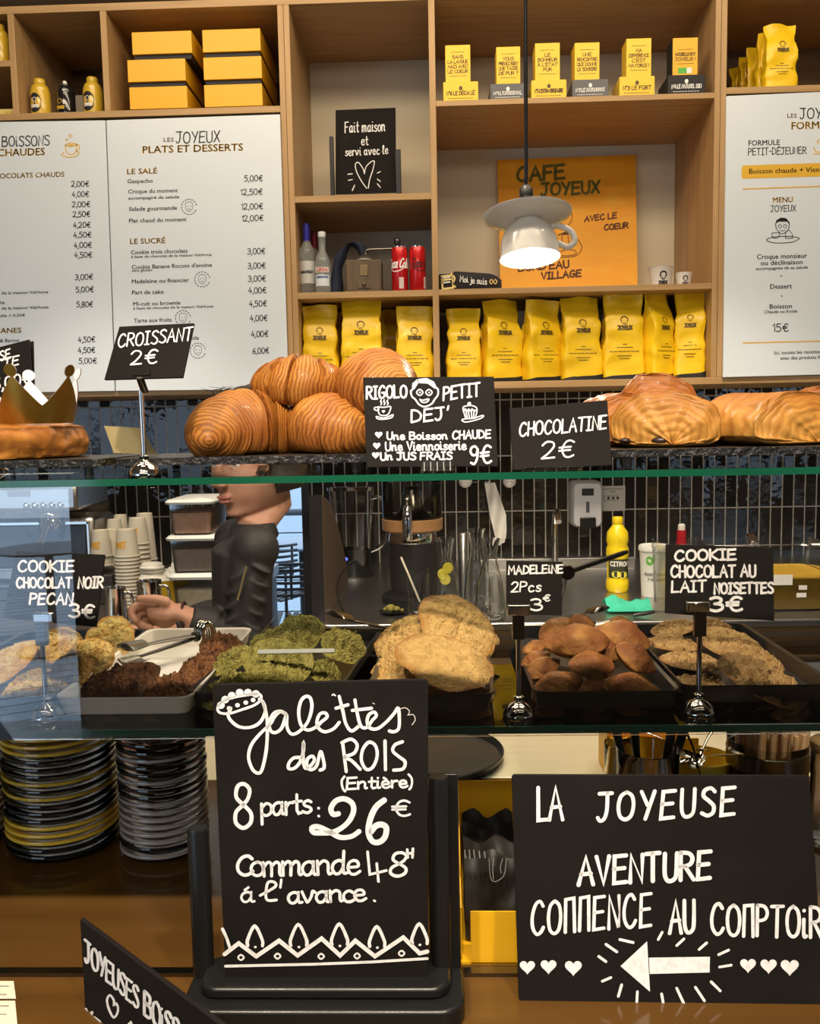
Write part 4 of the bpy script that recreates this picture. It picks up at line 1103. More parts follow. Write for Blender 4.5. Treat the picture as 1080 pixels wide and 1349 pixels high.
# ------------------------------------------------------------------ cookies
def bake_mat(name, c0, c1, c2, sc=38, edge=.8, bumps=.5, spots=None):
    """crumb colour c0, browned edge c1 (by distance from the centre of the cookie), mottling c2"""
    m = M_(name, c0, .62, spec=.3); nt = m.node_tree; b = nt.nodes['Principled BSDF']; L = nt.links
    tc = nt.nodes.new('ShaderNodeTexCoord'); oi = nt.nodes.new('ShaderNodeObjectInfo'); ad = nt.nodes.new('ShaderNodeVectorMath')
    mu = nt.nodes.new('ShaderNodeMath'); mu.operation = 'MULTIPLY'; mu.inputs[1].default_value = 9; L.new(oi.outputs['Random'], mu.inputs[0])
    L.new(tc.outputs['Object'], ad.inputs[0]); L.new(mu.outputs[0], ad.inputs[1])
    def nz(scale, det, lo, hi):
        t = nt.nodes.new('ShaderNodeTexNoise'); t.inputs['Scale'].default_value = scale; t.inputs['Detail'].default_value = det; L.new(ad.outputs[0], t.inputs['Vector'])
        r = nt.nodes.new('ShaderNodeMapRange'); r.inputs[1].default_value = lo; r.inputs[2].default_value = hi; L.new(t.outputs['Fac'], r.inputs[0]); return t, r
    def mix(f, a, c):
        x = nt.nodes.new('ShaderNodeMix'); x.data_type = 'RGBA'; L.new(f, x.inputs[0])
        if isinstance(a, tuple): x.inputs[6].default_value = (*a, 1)
        else: L.new(a, x.inputs[6])
        x.inputs[7].default_value = (*c, 1); return x.outputs[2]
    t1, r1 = nz(sc, 6, .42, .66)
    col = mix(r1.outputs[0], c0, c2)
    at = nt.nodes.new('ShaderNodeAttribute'); at.attribute_name = 'pv'
    t2, r2 = nz(30, 3, .3, .7)
    rr = nt.nodes.new('ShaderNodeMapRange'); rr.inputs[1].default_value = .36; rr.inputs[2].default_value = .52; rr.inputs[4].default_value = edge
    sm = nt.nodes.new('ShaderNodeMath'); sm.operation = 'MULTIPLY_ADD'; sm.inputs[1].default_value = .12; L.new(r2.outputs[0], sm.inputs[0]); L.new(at.outputs['Fac'], sm.inputs[2])
    L.new(sm.outputs[0], rr.inputs[0]); col = mix(rr.outputs[0], col, c1)
    if spots:
        for (ssc, lo, c) in spots:
            t3, r3 = nz(ssc, 2, lo, lo + .03); col = mix(r3.outputs[0], col, c)
    L.new(col, b.inputs['Base Color'])
    tb, rb = nz(sc * 3.5, 7, 0, 1)
    bp = nt.nodes.new('ShaderNodeBump'); bp.inputs['Strength'].default_value = bumps; bp.inputs['Distance'].default_value = .012
    L.new(tb.outputs['Fac'], bp.inputs['Height']); L.new(bp.outputs[0], b.inputs['Normal'])
    return m
ck_sand = bake_mat('sandy_biscuit', (.62, .40, .14), (.36, .16, .03), (.48, .29, .09), 90, edge=.9, bumps=.7)
ck_yel = bake_mat('yellow_cookie', (.66, .49, .18), (.42, .18, .03), (.54, .30, .06), 50, bumps=.7)
ck_choc = bake_mat('chocolate_cookie', (.15, .062, .022), (.09, .034, .012), (.06, .022, .009), 90, bumps=.9, spots=[(55, .66, (.025, .010, .006))])
ck_red = bake_mat('cocoa_cookie', (.27, .115, .042), (.17, .065, .022), (.12, .045, .016), 90, bumps=.8, spots=[(60, .64, (.03, .012, .008))])
ck_grn = bake_mat('green_cookie', (.45, .40, .10), (.30, .24, .045), (.24, .20, .04), 95, edge=.5, bumps=1.0)
ck_haz = bake_mat('hazelnut_cookie', (.52, .335, .13), (.28, .12, .03), (.36, .19, .06), 85, bumps=.8, spots=[(60, .68, (.09, .035, .015))])
def cookie_mesh(R, h, seed, rough=1.0, ragged=.06):
    of = V((seed * 3.1, seed * 1.7, seed * .9))
    def fn(u, v):
        a = 2 * pi * u
        rr = R * (1 + ragged * 1.6 * noise.noise(V((cos(a) * 1.3, sin(a) * 1.3, seed))) + ragged * .7 * noise.noise(V((cos(a) * 4, sin(a) * 4, seed + 5))))
        if v < .5:
            s = sin(v / .5 * pi / 2); z = h * (1 - s ** 3.2) * .75 + h * .25
            q = V((cos(a) * s, sin(a) * s, 0)); e = 1 - s ** 6
            z += rough * h * e * (.34 * noise.noise(q * 3.2 + of) + .26 * noise.noise(q * 7.5 + of) + .20 * noise.noise(q * 15 + of) + .12 * noise.noise(q * 30 + of))
            z -= rough * h * .42 * max(0, .10 - abs(noise.noise(q * 2.6 + of + V((0, 0, 7))))) / .10 * e
            z -= rough * h * .25 * max(0, .12 - abs(noise.noise(q * 6 + of + V((0, 0, 17))))) / .12 * e
        else:
            s = cos((v - .5) / .5 * pi / 2); z = h * .25 * max(0, (s - .82) / .18)
        return V((cos(a) * rr * s, sin(a) * rr * s, z))
    return MB().grid(fn, 84, 48, cu=True)
def cookie(label, px, py, Y, hw, tilt, roll, m, seed, group, h=.012, rough=1.0, cat='cookie', sy=1.0, name='cookie', ragged=.06):
    R = ms(hw, Y)
    o = mk(name, cookie_mesh(R, h, seed, rough, ragged), m, None, smooth=70)
    o.location = P(px, py, Y)
    rot = Matrix.Rotation(radians(roll), 3, 'Y').transposed() @ Matrix.Rotation(radians(tilt), 3, 'X') @ Matrix.Rotation(seed * 1.3, 3, 'Z')
    o.rotation_euler = rot.to_euler()
    c = o.location - rot @ V((0, 0, h * .5)); o.location = c
    return tag(o, label, cat, group)
g = 'sandy biscuits'
cookie('sandy biscuit lying flat at the bottom right of its pile', 604, 915, 1.115, 47, 3, 2, ck_sand, 5, g)
cookie('sandy biscuit half hidden behind the tall blackboard, low in the pile', 545, 897, 1.14, 52, 4, -4, ck_sand, 6, g)
cookie('sandy biscuit poking out at the left of its pile', 520, 874, 1.185, 34, 8, 14, ck_sand, 4, g)
cookie('largest sandy biscuit, leaning at the front of the pile', 586, 868, 1.135, 68, 16, -14, ck_sand, 1, g, .011, .7)
cookie('sandy biscuit leaning at the upper left of the pile', 528, 837, 1.25, 42, 22, 30, ck_sand, 3, g)
cookie('topmost sandy biscuit, crowning the pile', 604, 826, 1.245, 58, 34, -32, ck_sand, 2, g, .011, .7)
cookie('sandy biscuit just showing behind the right of the pile', 636, 838, 1.30, 24, 10, -10, ck_sand, 7, g)
g = 'green cookies'
cookie('largest green cookie, in the middle of its pile', 366, 870, 1.125, 49, 26, -10, ck_grn, 11, g, .013, .9)
cookie('green cookie at the left of the pile', 304, 868, 1.18, 31, 18, 24, ck_grn, 12, g, .014, 1.3)
cookie('green cookie lying at the front left of its tray', 302, 908, 1.085, 42, 18, 14, ck_grn, 13, g, .016, 1.5)
cookie('topmost crumbly green cookie', 392, 832, 1.265, 36, 32, 8, ck_grn, 14, g, .020, 1.8, ragged=.10)
cookie('green cookie under the tongs at the right', 452, 848, 1.235, 32, 24, -18, ck_grn, 15, g, .020, 1.8, ragged=.10)
cookie('small green cookie on the right side of the pile', 428, 884, 1.145, 25, 14, -24, ck_grn, 16, g, .016, 1.5)
cookie('green cookie lying behind at the back left of the pile', 350, 842, 1.30, 26, 14, 20, ck_grn, 17, g, .014, 1.3)
g = 'chocolate cookies'
cookie('large dark chocolate cookie at the front of the white tray', 150, 902, 1.125, 62, 16, 12, ck_choc, 21, g, .022, 1.3)
cookie('chunky chocolate cookie beside the largest one, front right of the white tray', 221, 908, 1.105, 40, 14, 14, ck_red, 22, g, .018, 1.5)
cookie('reddish chocolate cookie further back on the white tray', 266, 876, 1.19, 34, 16, 10, ck_red, 23, g, .016, 1.4)
cookie('reddish chocolate cookie at the back right of the white tray', 292, 850, 1.28, 31, 14, -6, ck_red, 24, g, .016, 1.4)
g = 'pale yellow cookies'
cookie('pale yellow cookie at the front left of its tray', 34, 905, 1.12, 42, 24, 16, ck_yel, 31, g, .014)
cookie('pale yellow cookie half out of frame at the left edge', 8, 872, 1.20, 46, 24, 22, ck_yel, 32, g, .014)
cookie('golden cookie leaning against the browned one, front right of the pile', 92, 882, 1.135, 30, 46, 6, ck_yel, 33, g, .013)
cookie('browned cookie in the middle of the yellow pile', 121, 862, 1.185, 31, 34, -22, ck_yel, 34, g, .014)
cookie('pale yellow cookie standing up at the back right of its tray', 145, 838, 1.29, 32, 52, -8, ck_yel, 35, g, .013, ragged=.1)
cookie('pale yellow cookie at the back, behind the sign stem', 78, 848, 1.25, 30, 40, -18, ck_yel, 36, g, .013)
cookie('pale yellow cookie lying low at the front, under the golden one', 72, 908, 1.10, 22, 12, -10, ck_yel, 37, g, .012)
g = 'hazelnut cookies'
cookie('hazelnut cookie lying at the back left corner of its tray', 886, 826, 1.36, 30, 4, 12, ck_haz, 46, g, .011)
cookie('hazelnut cookie lying at the back of its tray, behind the sign', 938, 822, 1.375, 26, 4, -4, ck_haz, 47, g, .010)
cookie('hazelnut cookie second from the back on the left', 886, 846, 1.285, 34, 2, -4, ck_haz, 45, g, .012)
cookie('hazelnut cookie in the middle left of its tray', 910, 869, 1.21, 40, 2, -4, ck_haz, 44, g, .012)
cookie('hazelnut cookie at the front left of its tray, behind the sign stem', 926, 903, 1.12, 44, 4, -6, ck_haz, 43, g, .013)
cookie('hazelnut cookie leaning at the back right of the pile', 964, 846, 1.29, 46, 16, -12, ck_haz, 42, g, .013)
cookie('hazelnut cookie in the middle right, overlapped by the largest one', 994, 866, 1.215, 42, 14, -16, ck_haz, 48, g, .013)
cookie('largest hazelnut cookie, with chocolate along its edge, front right', 1007, 893, 1.13, 64, 14, -20, ck_haz, 41, g, .014)

# ------------------------------------------------------------------ madeleines
mad_m = bake_mat('madeleine_crust', (.34, .135, .032), (.15, .045, .012), (.60, .32, .085), 26, edge=.85, bumps=.4)
def madeleine_mesh(L, seed):
    def fn(u, v):
        # v: along the length, u: around; ribbed shell below, smooth hump above, flattened seam
        t = 1 - 2 * v
        wid = (max(0, 1 - abs(t) ** 2.0)) ** .62 * (1 - .30 * max(0, t)) 
        a = 2 * pi * u
        y = cos(a) * L * .30 * wid
        z = sin(a) * L * .20 * wid
        if z > 0: z *= .95 + .35 * max(0, 1 - (t / .6) ** 2)
        else: z *= 1.0 + .13 * cos(18 * a)
        p = V((t * L * .5, y, z))
        p += V((0, 0, .0014)) * noise.noise(p * 60 + V((seed, 0, 0)))
        if abs(sin(a)) < .25: p.y *= 1.10
        return p
    mb = MB().grid(fn, 36, 24, cu=True)
    # crust colouring follows the seam: reuse the u parameter distance
    for i in mb.at['pv']: 
        u = mb.at['pu'][i]
        w = sin(2 * pi * u); mb.at['pv'][i] = .36 + (.16 * -w if w < 0 else .10 * w)
    return mb
mads = [mk('madeleine', madeleine_mesh(.082, k), mad_m, None, smooth=80) for k in range(3)]
MD = [(735, 905, 1.105, 40, 25, 10, 20, 'at the front left of the tray'), (779, 877, 1.10, 34, 40, -20, 200, 'with a pointed tip, resting in the middle of the pile'), (832, 907, 1.105, 38, 25, 4, -20, 'at the front right of the tray'),
      (758, 846, 1.165, 46, 24, 8, 170, 'lying across the top of the pile'), (716, 880, 1.16, 28, 20, 10, 30, 'low on the left side of the pile'), (838, 868, 1.14, 34, 32, -38, 10, 'tilted steeply at the right of the pile'),
      (818, 839, 1.215, 42, 24, -20, 190, 'curved over the upper right of the pile'), (731, 829, 1.27, 26, 35, 20, 20, 'with a pale top at the back left'), (766, 823, 1.30, 26, 20, 0, 100, 'at the back, under the steel tongs'),
      (817, 824, 1.33, 24, 14, -6, 10, 'at the back right corner of the tray'), (706, 853, 1.23, 20, 15, 15, 10, 'against the left rim, near the back'), (706, 868, 1.185, 22, 15, 18, 10, 'against the left rim, in the middle'),
      (787, 905, 1.135, 30, 20, 0, 30, 'deep in the gap at the front of the pile'), (795, 858, 1.19, 34, 20, -10, 60, 'under the curved one, in the middle of the heap')]
for i, (px, py, Y, hw, tx, ry, rz, t) in enumerate(MD):
    o = mads[i] if i < 3 else mads[i % 3].copy()
    if i >= 3: COL.objects.link(o)
    o.location = P(px, py, Y)
    o.rotation_euler = (Matrix.Rotation(radians(ry), 3, 'Y').transposed() @ Matrix.Rotation(radians(tx), 3, 'X') @ Matrix.Rotation(radians(rz), 3, 'Z')).to_euler()
    k = ms(hw, Y) / .041
    o.scale = (k, k, k)
    tag(o, 'golden brown madeleine ' + t, 'madeleine', 'madeleines in the black tray')

# ------------------------------------------------------------------ pastries on the upper shelf
def pastry_mat(name, c0, c1, c2, freq, dist=5.0, attr='pu', band=.5, top=None):
    m = M_(name, c0, .48, spec=.28, coat=.03); nt = m.node_tree; b = nt.nodes['Principled BSDF']; L = nt.links
    at = nt.nodes.new('ShaderNodeAttribute'); at.attribute_name = attr
    tc = nt.nodes.new('ShaderNodeTexCoord')
    t = nt.nodes.new('ShaderNodeTexNoise'); t.inputs['Scale'].default_value = 22; t.inputs['Detail'].default_value = 4; L.new(tc.outputs['Object'], t.inputs['Vector'])
    ml = nt.nodes.new('ShaderNodeMath'); ml.operation = 'MULTIPLY'; ml.inputs[1].default_value = freq; L.new(at.outputs['Fac'], ml.inputs[0])
    ma = nt.nodes.new('ShaderNodeMath'); ma.operation = 'MULTIPLY_ADD'; ma.inputs[1].default_value = dist; L.new(t.outputs['Fac'], ma.inputs[0]); L.new(ml.outputs[0], ma.inputs[2])
    sn = nt.nodes.new('ShaderNodeMath'); sn.operation = 'SINE'; L.new(ma.outputs[0], sn.inputs[0])
    r = nt.nodes.new('ShaderNodeMapRange'); r.inputs[1].default_value = -.2; r.inputs[2].default_value = 1; r.inputs[4].default_value = band; L.new(sn.outputs[0], r.inputs[0])
    t2 = nt.nodes.new('ShaderNodeTexNoise'); t2.inputs['Scale'].default_value = 14; t2.inputs['Detail'].default_value = 5; L.new(tc.outputs['Object'], t2.inputs['Vector'])
    r2 = nt.nodes.new('ShaderNodeMapRange'); r2.inputs[1].default_value = .38; r2.inputs[2].default_value = .66; L.new(t2.outputs['Fac'], r2.inputs[0])
    x = nt.nodes.new('ShaderNodeMix'); x.data_type = 'RGBA'; L.new(r2.outputs[0], x.inputs[0]); x.inputs[6].default_value = (*c0, 1); x.inputs[7].default_value = (*c2, 1)
    y = nt.nodes.new('ShaderNodeMix'); y.data_type = 'RGBA'; L.new(r.outputs[0], y.inputs[0]); L.new(x.outputs[2], y.inputs[6]); y.inputs[7].default_value = (*c1, 1)
    fin = y.outputs[2]
    if top:
        sx = nt.nodes.new('ShaderNodeSeparateXYZ'); L.new(tc.outputs['Generated'], sx.inputs[0])
        rt = nt.nodes.new('ShaderNodeMapRange'); rt.inputs[1].default_value = .45; rt.inputs[2].default_value = 1.0; rt.inputs[4].default_value = .85
        nm = nt.nodes.new('ShaderNodeMath'); nm.operation = 'MULTIPLY_ADD'; nm.inputs[1].default_value = .5; nm.inputs[2].default_value = -.25
        L.new(t2.outputs['Fac'], nm.inputs[0]); n2 = nt.nodes.new('ShaderNodeMath'); L.new(nm.outputs[0], n2.inputs[0]); L.new(sx.outputs['Z'], n2.inputs[1]); L.new(n2.outputs[0], rt.inputs[0])
        w = nt.nodes.new('ShaderNodeMix'); w.data_type = 'RGBA'; L.new(rt.outputs[0], w.inputs[0]); L.new(fin, w.inputs[6]); w.inputs[7].default_value = (*top, 1); fin = w.outputs[2]
    L.new(fin, b.inputs['Base Color'])
    bp = nt.nodes.new('ShaderNodeBump'); bp.inputs['Strength'].default_value = .25; bp.inputs['Distance'].default_value = .002; L.new(sn.outputs[0], bp.inputs['Height']); bp.invert = True
    b2 = nt.nodes.new('ShaderNodeBump'); b2.inputs['Strength'].default_value = .35; b2.inputs['Distance'].default_value = .002
    t3 = nt.nodes.new('ShaderNodeTexNoise'); t3.inputs['Scale'].default_value = 70; t3.inputs['Detail'].default_value = 4; L.new(tc.outputs['Object'], t3.inputs['Vector'])
    L.new(t3.outputs['Fac'], b2.inputs['Height']); L.new(bp.outputs[0], b2.inputs['Normal']); L.new(b2.outputs[0], b.inputs['Normal'])
    return m
cro_m = pastry_mat('croissant_crust', (.45, .185, .032), (.15, .040, .007), (.27, .085, .013), 300, 26, band=.75)
def croissant_mesh(Lh, Rm, seed, bend=1.0):
    """crescent: half length Lh, thickest radius Rm"""
    Rc = Lh / bend
    def fn(u, v):
        t = 2 * u - 1; a = t * bend; s = abs(t)
        r = Rm * max(0.0, 1 - s ** 1.75) ** .72 + .0045 * (1 - s ** 10)
        k = (s + .03) * 4.4; fr = k - math.floor(k)
        r *= 1.08 - .20 * fr ** 2.2 - .012 * sin(s * 150) * (1 - s)
        q = 2 * pi * v
        rad = r * (1 + .05 * noise.noise(V((t * 5, cos(q) * 1.5, sin(q) * 1.5 + seed))))
        cx = V((Rc * sin(a), Rc * (1 - cos(a)), 0))
        nrm = V((-sin(a), cos(a), 0)) 
        p = cx + nrm * (cos(q) * rad * 1.02) + V((0, 0, sin(q) * rad))
        lo = -.62 * Rm
        if p.z < lo: p.z = lo + (p.z - lo) * .15
        p.z += .70 * Rm - .25 * Rm * s * s
        return p
    return MB().grid(fn, 110, 36, cv=True)
ZR0 = P(320, 599, 1.20).z
slate_rough = M_('rough_slate', (.012, .011, .010), .35, spec=.5, bump=(180, .9, .004))
def slate_board(label, px0, px1, y0=1.125, y1=1.34):
    a, b = stand(px0, y0, ZR0), stand(px1, y0, ZR0)
    r = thing('slate_board', label, 'serving board', ((a.x + b.x) / 2, (y0 + y1) / 2, ZU + .0004))
    hw = (b.x - a.x) / 2; hd = (y1 - y0) / 2; h = ZR0 - ZU
    def fn(u, v):
        lp = rr_loop(hw * 2, hd * 2, .006, 0, 3); n = len(lp)
        return lp[int(round(u * n)) % n]
    mb = MB(); lp = []
    for z in (h - .010, h - .0005):
        l = rr_loop(hw * 2, hd * 2, .008, z, 10)
        # chipped edge
        l2 = []
        for i in range(len(l)):
            p, q = l[i], l[(i + 1) % len(l)]
            nn = max(1, int((q - p).length / .006))
            for j in range(nn):
                w = p.lerp(q, j / nn); e = .0022 * noise.noise(V((w.x * 140, w.y * 140, 1.0 + z * 90)))
                l2.append(V((w.x * (1 + e / hw), w.y * (1 + e / hd), w.z + .0012 * noise.noise(V((w.x * 90, w.y * 90, z * 500))) * (1 if z < h - .005 else .2))))
        lp.append(l2)
    loops(mb, lp)
    mk('slab', mb, slate_rough, r, smooth=0)
    for sx in (-1, 1):
        for sy in (-1, 1): mk('foot', MB().lathe([(.006, 0), (.006, h - .0102)], 12, (sx * hw * .86, sy * hd * .8, 0)), black_matt, r)
    return r
slate_board('rough black slate board under the glazed galette, at the left', -160, 128)
slate_board('rough black slate board under the croissants', 150, 490)
slate_board('rough black slate board under the chocolatines, at the right', 802, 1225)
cA = mk('croissant', croissant_mesh(.105, .047, 1, 1.15), cro_m, None, smooth=80)
cB = mk('croissant', croissant_mesh(.100, .046, 2, 1.0), cro_m, None, smooth=80)
def put(o, px, py, Y, rz, rx=0, ry=0, sc=1.0, z=None):
    p = P(px, py, Y)
    if z is not None: p.z = z
    o.location = p
    o.rotation_euler = (Matrix.Rotation(radians(ry), 3, 'Y') @ Matrix.Rotation(radians(rx), 3, 'X') @ Matrix.Rotation(radians(rz), 3, 'Z')).to_euler()
    o.scale = (sc,) * 3
put(cA, 322, 598, 1.225, -136, 0, 0, 1.02, ZR0); tag(cA, 'golden croissant at the left of the slate, its tip curling forward', 'croissant', 'croissants on the slate')
put(cB, 430, 598, 1.235, -62, 0, 0, .98, ZR0); tag(cB, 'croissant seen end-on with a spiral tip, right of the first', 'croissant', 'croissants on the slate')
cC = cA.copy(); COL.objects.link(cC); put(cC, 398, 535, 1.26, 10, 6, 10, .82); tag(cC, 'croissant lying on top with its thin horn pointing right', 'croissant', 'croissants on the slate')
cD = cB.copy(); COL.objects.link(cD); put(cD, 497, 545, 1.255, -84, 0, 0, 1.06); tag(cD, 'topmost croissant behind the breakfast sign', 'croissant', 'croissants on the slate')

pc_m = pastry_mat('chocolatine_crust', (.52, .26, .055), (.33, .115, .018), (.50, .23, .042), 120, 14, 'pv', .5, top=(.27, .085, .013))
pc_top = pastry_mat('chocolatine_dark_crust', (.46, .17, .028), (.23, .07, .012), (.34, .11, .018), 120, 14, 'pv', .6, top=(.19, .055, .010))
def chocolatine_mesh(w, h, d, seed):
    c0 = V((.06 * w, 0, .06 * h))
    def fn(u, v):
        a = 2 * pi * u
        if v < .30: s = sin(v / .30 * pi / 2); y = d * (.5 - .08 * (1 - s))
        elif v < .52: s = 1.0; y = d * (.5 - (v - .30) / .22)
        else: s = 1 - (v - .52) / .48; s = sin(s * pi / 2) ** .8; y = -d * .5 - .020 * (1 - s ** 2)
        ca, sa = cos(a), sin(a)
        x = math.copysign(abs(ca) ** .82, ca) * w / 2; z = math.copysign(abs(sa) ** .85, sa)
        z = z * h * .80 if z > 0 else z * h * .20
        q = V((ca * 1.6 + seed, sa * 1.6, v * 4))
        st = 1 + .07 * noise.noise(q) + .03 * noise.noise(q * 2.7)
        k = v * 11 + 1.2 * noise.noise(q * .8); fr = k - math.floor(k)
        st *= 1 + (.030 if v > .52 else .022) * (fr ** 2 - .3)
        e = V((x, 0, z + h * .20))
        p = c0 + (e - c0) * (s * st); p.y = y + .004 * noise.noise(q * 2)
        if p.z < 0: p.z = 0
        return p
    return MB().grid(fn, 72, 90, cu=True)
def chocolatine(label, px, Y, rz, w, h, d, seed, m, spots, z=None, py=None, rx=0):
    p = stand(px, Y, ZR0 if z is None else z)
    r = thing('chocolatine', label, 'pastry', p, rz, 'chocolatines on the slate')
    r.rotation_euler = (rx, 0, rz)
    mk('pastry', chocolatine_mesh(w, h, d, seed), m, r, smooth=80)
    for (sx, sz, sr) in spots:
        mk('chocolate_stick', MB().ell((sx * w / 2, -d * .5 - .009 - .006 * (1 - abs(sx)), sz * h), (.0105 * sr, .007, .0055 * sr)), M_('dark_chocolate', (.03, .012, .008), .35), r)
    return r
chocolatine('pale gold chocolatine with two chocolate ends showing, beside its sign', 876, 1.235, radians(-14), .140, .074, .10, 3, pc_m, [(-.74, .13, .75), (-.10, .12, 1.1)])
chocolatine('long chocolatine at the right edge of the case', 1012, 1.235, radians(24), .150, .072, .11, 5, pc_m, [(.42, .14, 1.0)])
chocolatine('darker chocolatine stacked behind the pale gold one', 862, 1.315, radians(-8), .125, .10, .06, 7, pc_top, [])
chocolatine('dark chocolatine peeking out behind the Chocolatine sign', 806, 1.295, radians(10), .09, .072, .08, 9, pc_top, [])
chocolatine('dark chocolatine behind the long one at the right', 975, 1.325, radians(5), .12, .072, .05, 11, pc_top, [])
chocolatine('chocolatine half out of frame at the right edge, with a flaky dark top', 1085, 1.30, radians(-10), .11, .078, .09, 13, pc_top, [])

# galette with its paper crown
gal_m = pastry_mat('galette_crust', (.46, .19, .03), (.20, .06, .011), (.32, .11, .018), 26, 14, 'pv', .6)
gal_side = (.62, .36, .09)
def galfn(u, v):
    a = 2 * pi * u; R = .150
    sc = 1 + .018 * cos(a * 34) * (1 if .15 < v < .75 else .3)
    if v < .08: s, z = v / .08 * .96, 0
    elif v < .55: w = (v - .08) / .47; s, z = .96 + .04 * sin(w * pi) , .042 * w
    else: w = (v - .55) / .45; s, z = cos(w * pi / 2) ** .8 * .97, .042 + .008 * sin(w * pi / 2)
    e = .004 * noise.noise(V((cos(a) * 6, sin(a) * 6, z * 60)))
    return V((cos(a) * R * s * sc * (1 + e / R), sin(a) * R * s * sc * (1 + e / R), z + e * .6 * (z > .004)))
gp = stand(-32, 1.24, ZR0)
o = mk('galette', MB().grid(galfn, 110, 30, cu=True), gal_m, None, smooth=70)
o.location = gp; o.rotation_euler = (0, 0, .3); tag(o, 'glazed puff pastry galette under the gold paper crown', 'pastry')
fl = MB().grid(lambda u, v: V((.02 * u - .006, -.012 + .024 * v, .010 + .014 * u * u - .008 * (2 * v - 1) ** 2 + .002 * sin(v * 7))), 8, 8).grid(lambda u, v: V((.02 * u - .006, -.012 + .024 * v, .0085 + .014 * u * u - .008 * (2 * v - 1) ** 2 + .002 * sin(v * 7))), 8, 8)
gold_paper = M_('gold_paper', (.42, .24, .04), .30, .85, n=[(30, 3, .4, .7, (.30, .15, .02), .6)])
white_in = M_('crown_white_side', (.72, .70, .74), .6)
cp = P(50, 560, 1.215); cp.z = gp.z + .047
r = thing('paper_crown', 'gold paper crown with round-tipped points lying on the galette', 'paper crown', cp)
def crown_band(Rr, off, a0, a1, n=90):
    mb = MB(); top = []
    K = 5
    vs = []
    for i in range(n + 1):
        a = a0 + (a1 - a0) * i / n
        f = (a / (2 * pi) * K) % 1.0; d = abs(f - .5) * 2
        h = .024 + .040 * (1 - d) ** 1.2
        R = Rr + off
        fl_ = 1 + .30 * (h / .06)
        vs.append(V((R * cos(a), R * sin(a), 0))); vs.append(V((R * cos(a) * fl_ * .98, R * sin(a) * fl_ * .98, h)))
    mb.add(vs, [(2 * i, 2 * i + 2, 2 * i + 3, 2 * i + 1) for i in range(n)])
    for k in range(-3, 9):
        a = 2 * pi * (k + .5) / K
        if a0 <= a <= a1:
            c = V(((Rr + off) * cos(a) * 1.34, (Rr + off) * sin(a) * 1.34, .070))
            t = V((-sin(a), cos(a), 0)); up = V((.32 * cos(a), .32 * sin(a), 1)).normalized()
            mb.add([c + t * (.0085 * cos(q)) + up * (.0085 * sin(q)) for q in [2 * pi * j / 20 for j in range(20)]], [tuple(range(20))])
    return mb
mk('gold_band', crown_band(.047, 0, 0, 2 * pi), gold_paper, r, smooth=30)
mk('white_lining', crown_band(.047, -.0009, 0, 2 * pi), white_in, r, smooth=30, label='white inner side of the crown')
r.rotation_euler = (0, 0, radians(-58))
# folded gold card
pa = P(137, 561, 1.20); pb = P(185, 564, 1.20); pd = P(205, 600, 1.19); pe = P(150, 597, 1.20)
def gc(u, v):
    p = pa.lerp(pb, u).lerp(pe.lerp(pd, u), v); p.y += .018 * sin(u * pi) * .6 + .01 * v * u; return p
mb = MB().grid(gc, 14, 6); n0 = len(mb.v)
mb.grid(lambda u, v: gc(u, v) + V((0, .0008, 0)), 14, 6)
tag(mk('gold_card', mb, M_('gold_card_stock', (.34, .27, .12), .45), None, smooth=60, origin=stand(172, 1.2, ZR0)), 'curled plain gold card standing left of the croissants', 'card')
# ------------------------------------------------------------------ hand-written price signs
GL['µ'] = "0,0 .4,10 4.4,10.3 4.6,0"
def zs(f, s, ox, oy):
    return lambda x, y: f(ox + x / s, oy + y / s)
def clip_stand(r, px, py, Y, z, top, clip, wide=None):
    """chrome stand: domed foot, thin stem, flat upper stem and clip; picture heights turned into metres"""
    p = stand(px, Y, z); o = r.location; k = Y / FPX
    R = 22 * k
    mk('foot', MB().lathe([(R * .94, 0), (R, .002), (R * .96, R * .30), (R * .80, R * .62), (R * .50, R * .86), (R * .27, R * .95), (R * .22, R * 1.08), (R * .30, R * 1.16), (R * .30, R * 1.28), (R * .18, R * 1.36), (0, R * 1.37)], 36, p), chrome, r, origin=o, smooth=50)
    t = P(px, top, Y)
    mk('stem', MB().tube([p + V((0, 0, R * 1.3)), V((p.x, Y, t.z))], 3.4 * k, 12), chrome, r, origin=o, smooth=50)
    if wide:
        a = P(px, wide[0], Y); b = P(px, wide[1], Y)
        mk('stem_plate', MB().bb((p.x - 8 * k, Y - .004, b.z), (p.x + 8 * k, Y + .004, a.z)), dark_steel, r, bev=.001, origin=o)
    if clip:
        a = P(clip[0], clip[1], Y - .006); b = P(clip[2], clip[3], Y - .006)
        mk('clip', MB().bb((a.x, Y - .013, b.z), (b.x, Y + .003, a.z)), chrome, r, bev=.002, origin=o)
def sign(label, poly, pl, texts, thick=.003, sw=2.6, extra=None):
    r = card('price_sign', label, 'sign', poly, pl, thick, slate)
    b = MB(); f = lift(pl, .0008)
    for t in texts:
        tx, x0, y0, x1, h = t[:5]
        hand(b, f, tx, x0, y0, x1, h, t[7] if len(t) > 7 else sw, y1=t[5] if len(t) > 5 else y0, slant=t[6] if len(t) > 6 else 0)
    if extra: extra(b, f)
    mk('chalk_lettering', b, chalk, r, smooth=0, origin=r.location)
    return r
pl = plane3((137, 500, 1.125), (240, 497, 1.070), (157, 430, 1.160))
r = sign('leaning black sign reading CROISSANT 2€ on a chrome stand', [(137, 500), (240, 497), (255, 425.5), (157, 430)], pl, [('CROISSANT', 155, 457.5, 252, 17, 448, .12, 2.0), ('2€', 172, 480.5, 206, 18, 478, .1, 2.1)])
clip_stand(r, 191, 628, 1.112, ZU, 515, None, None)
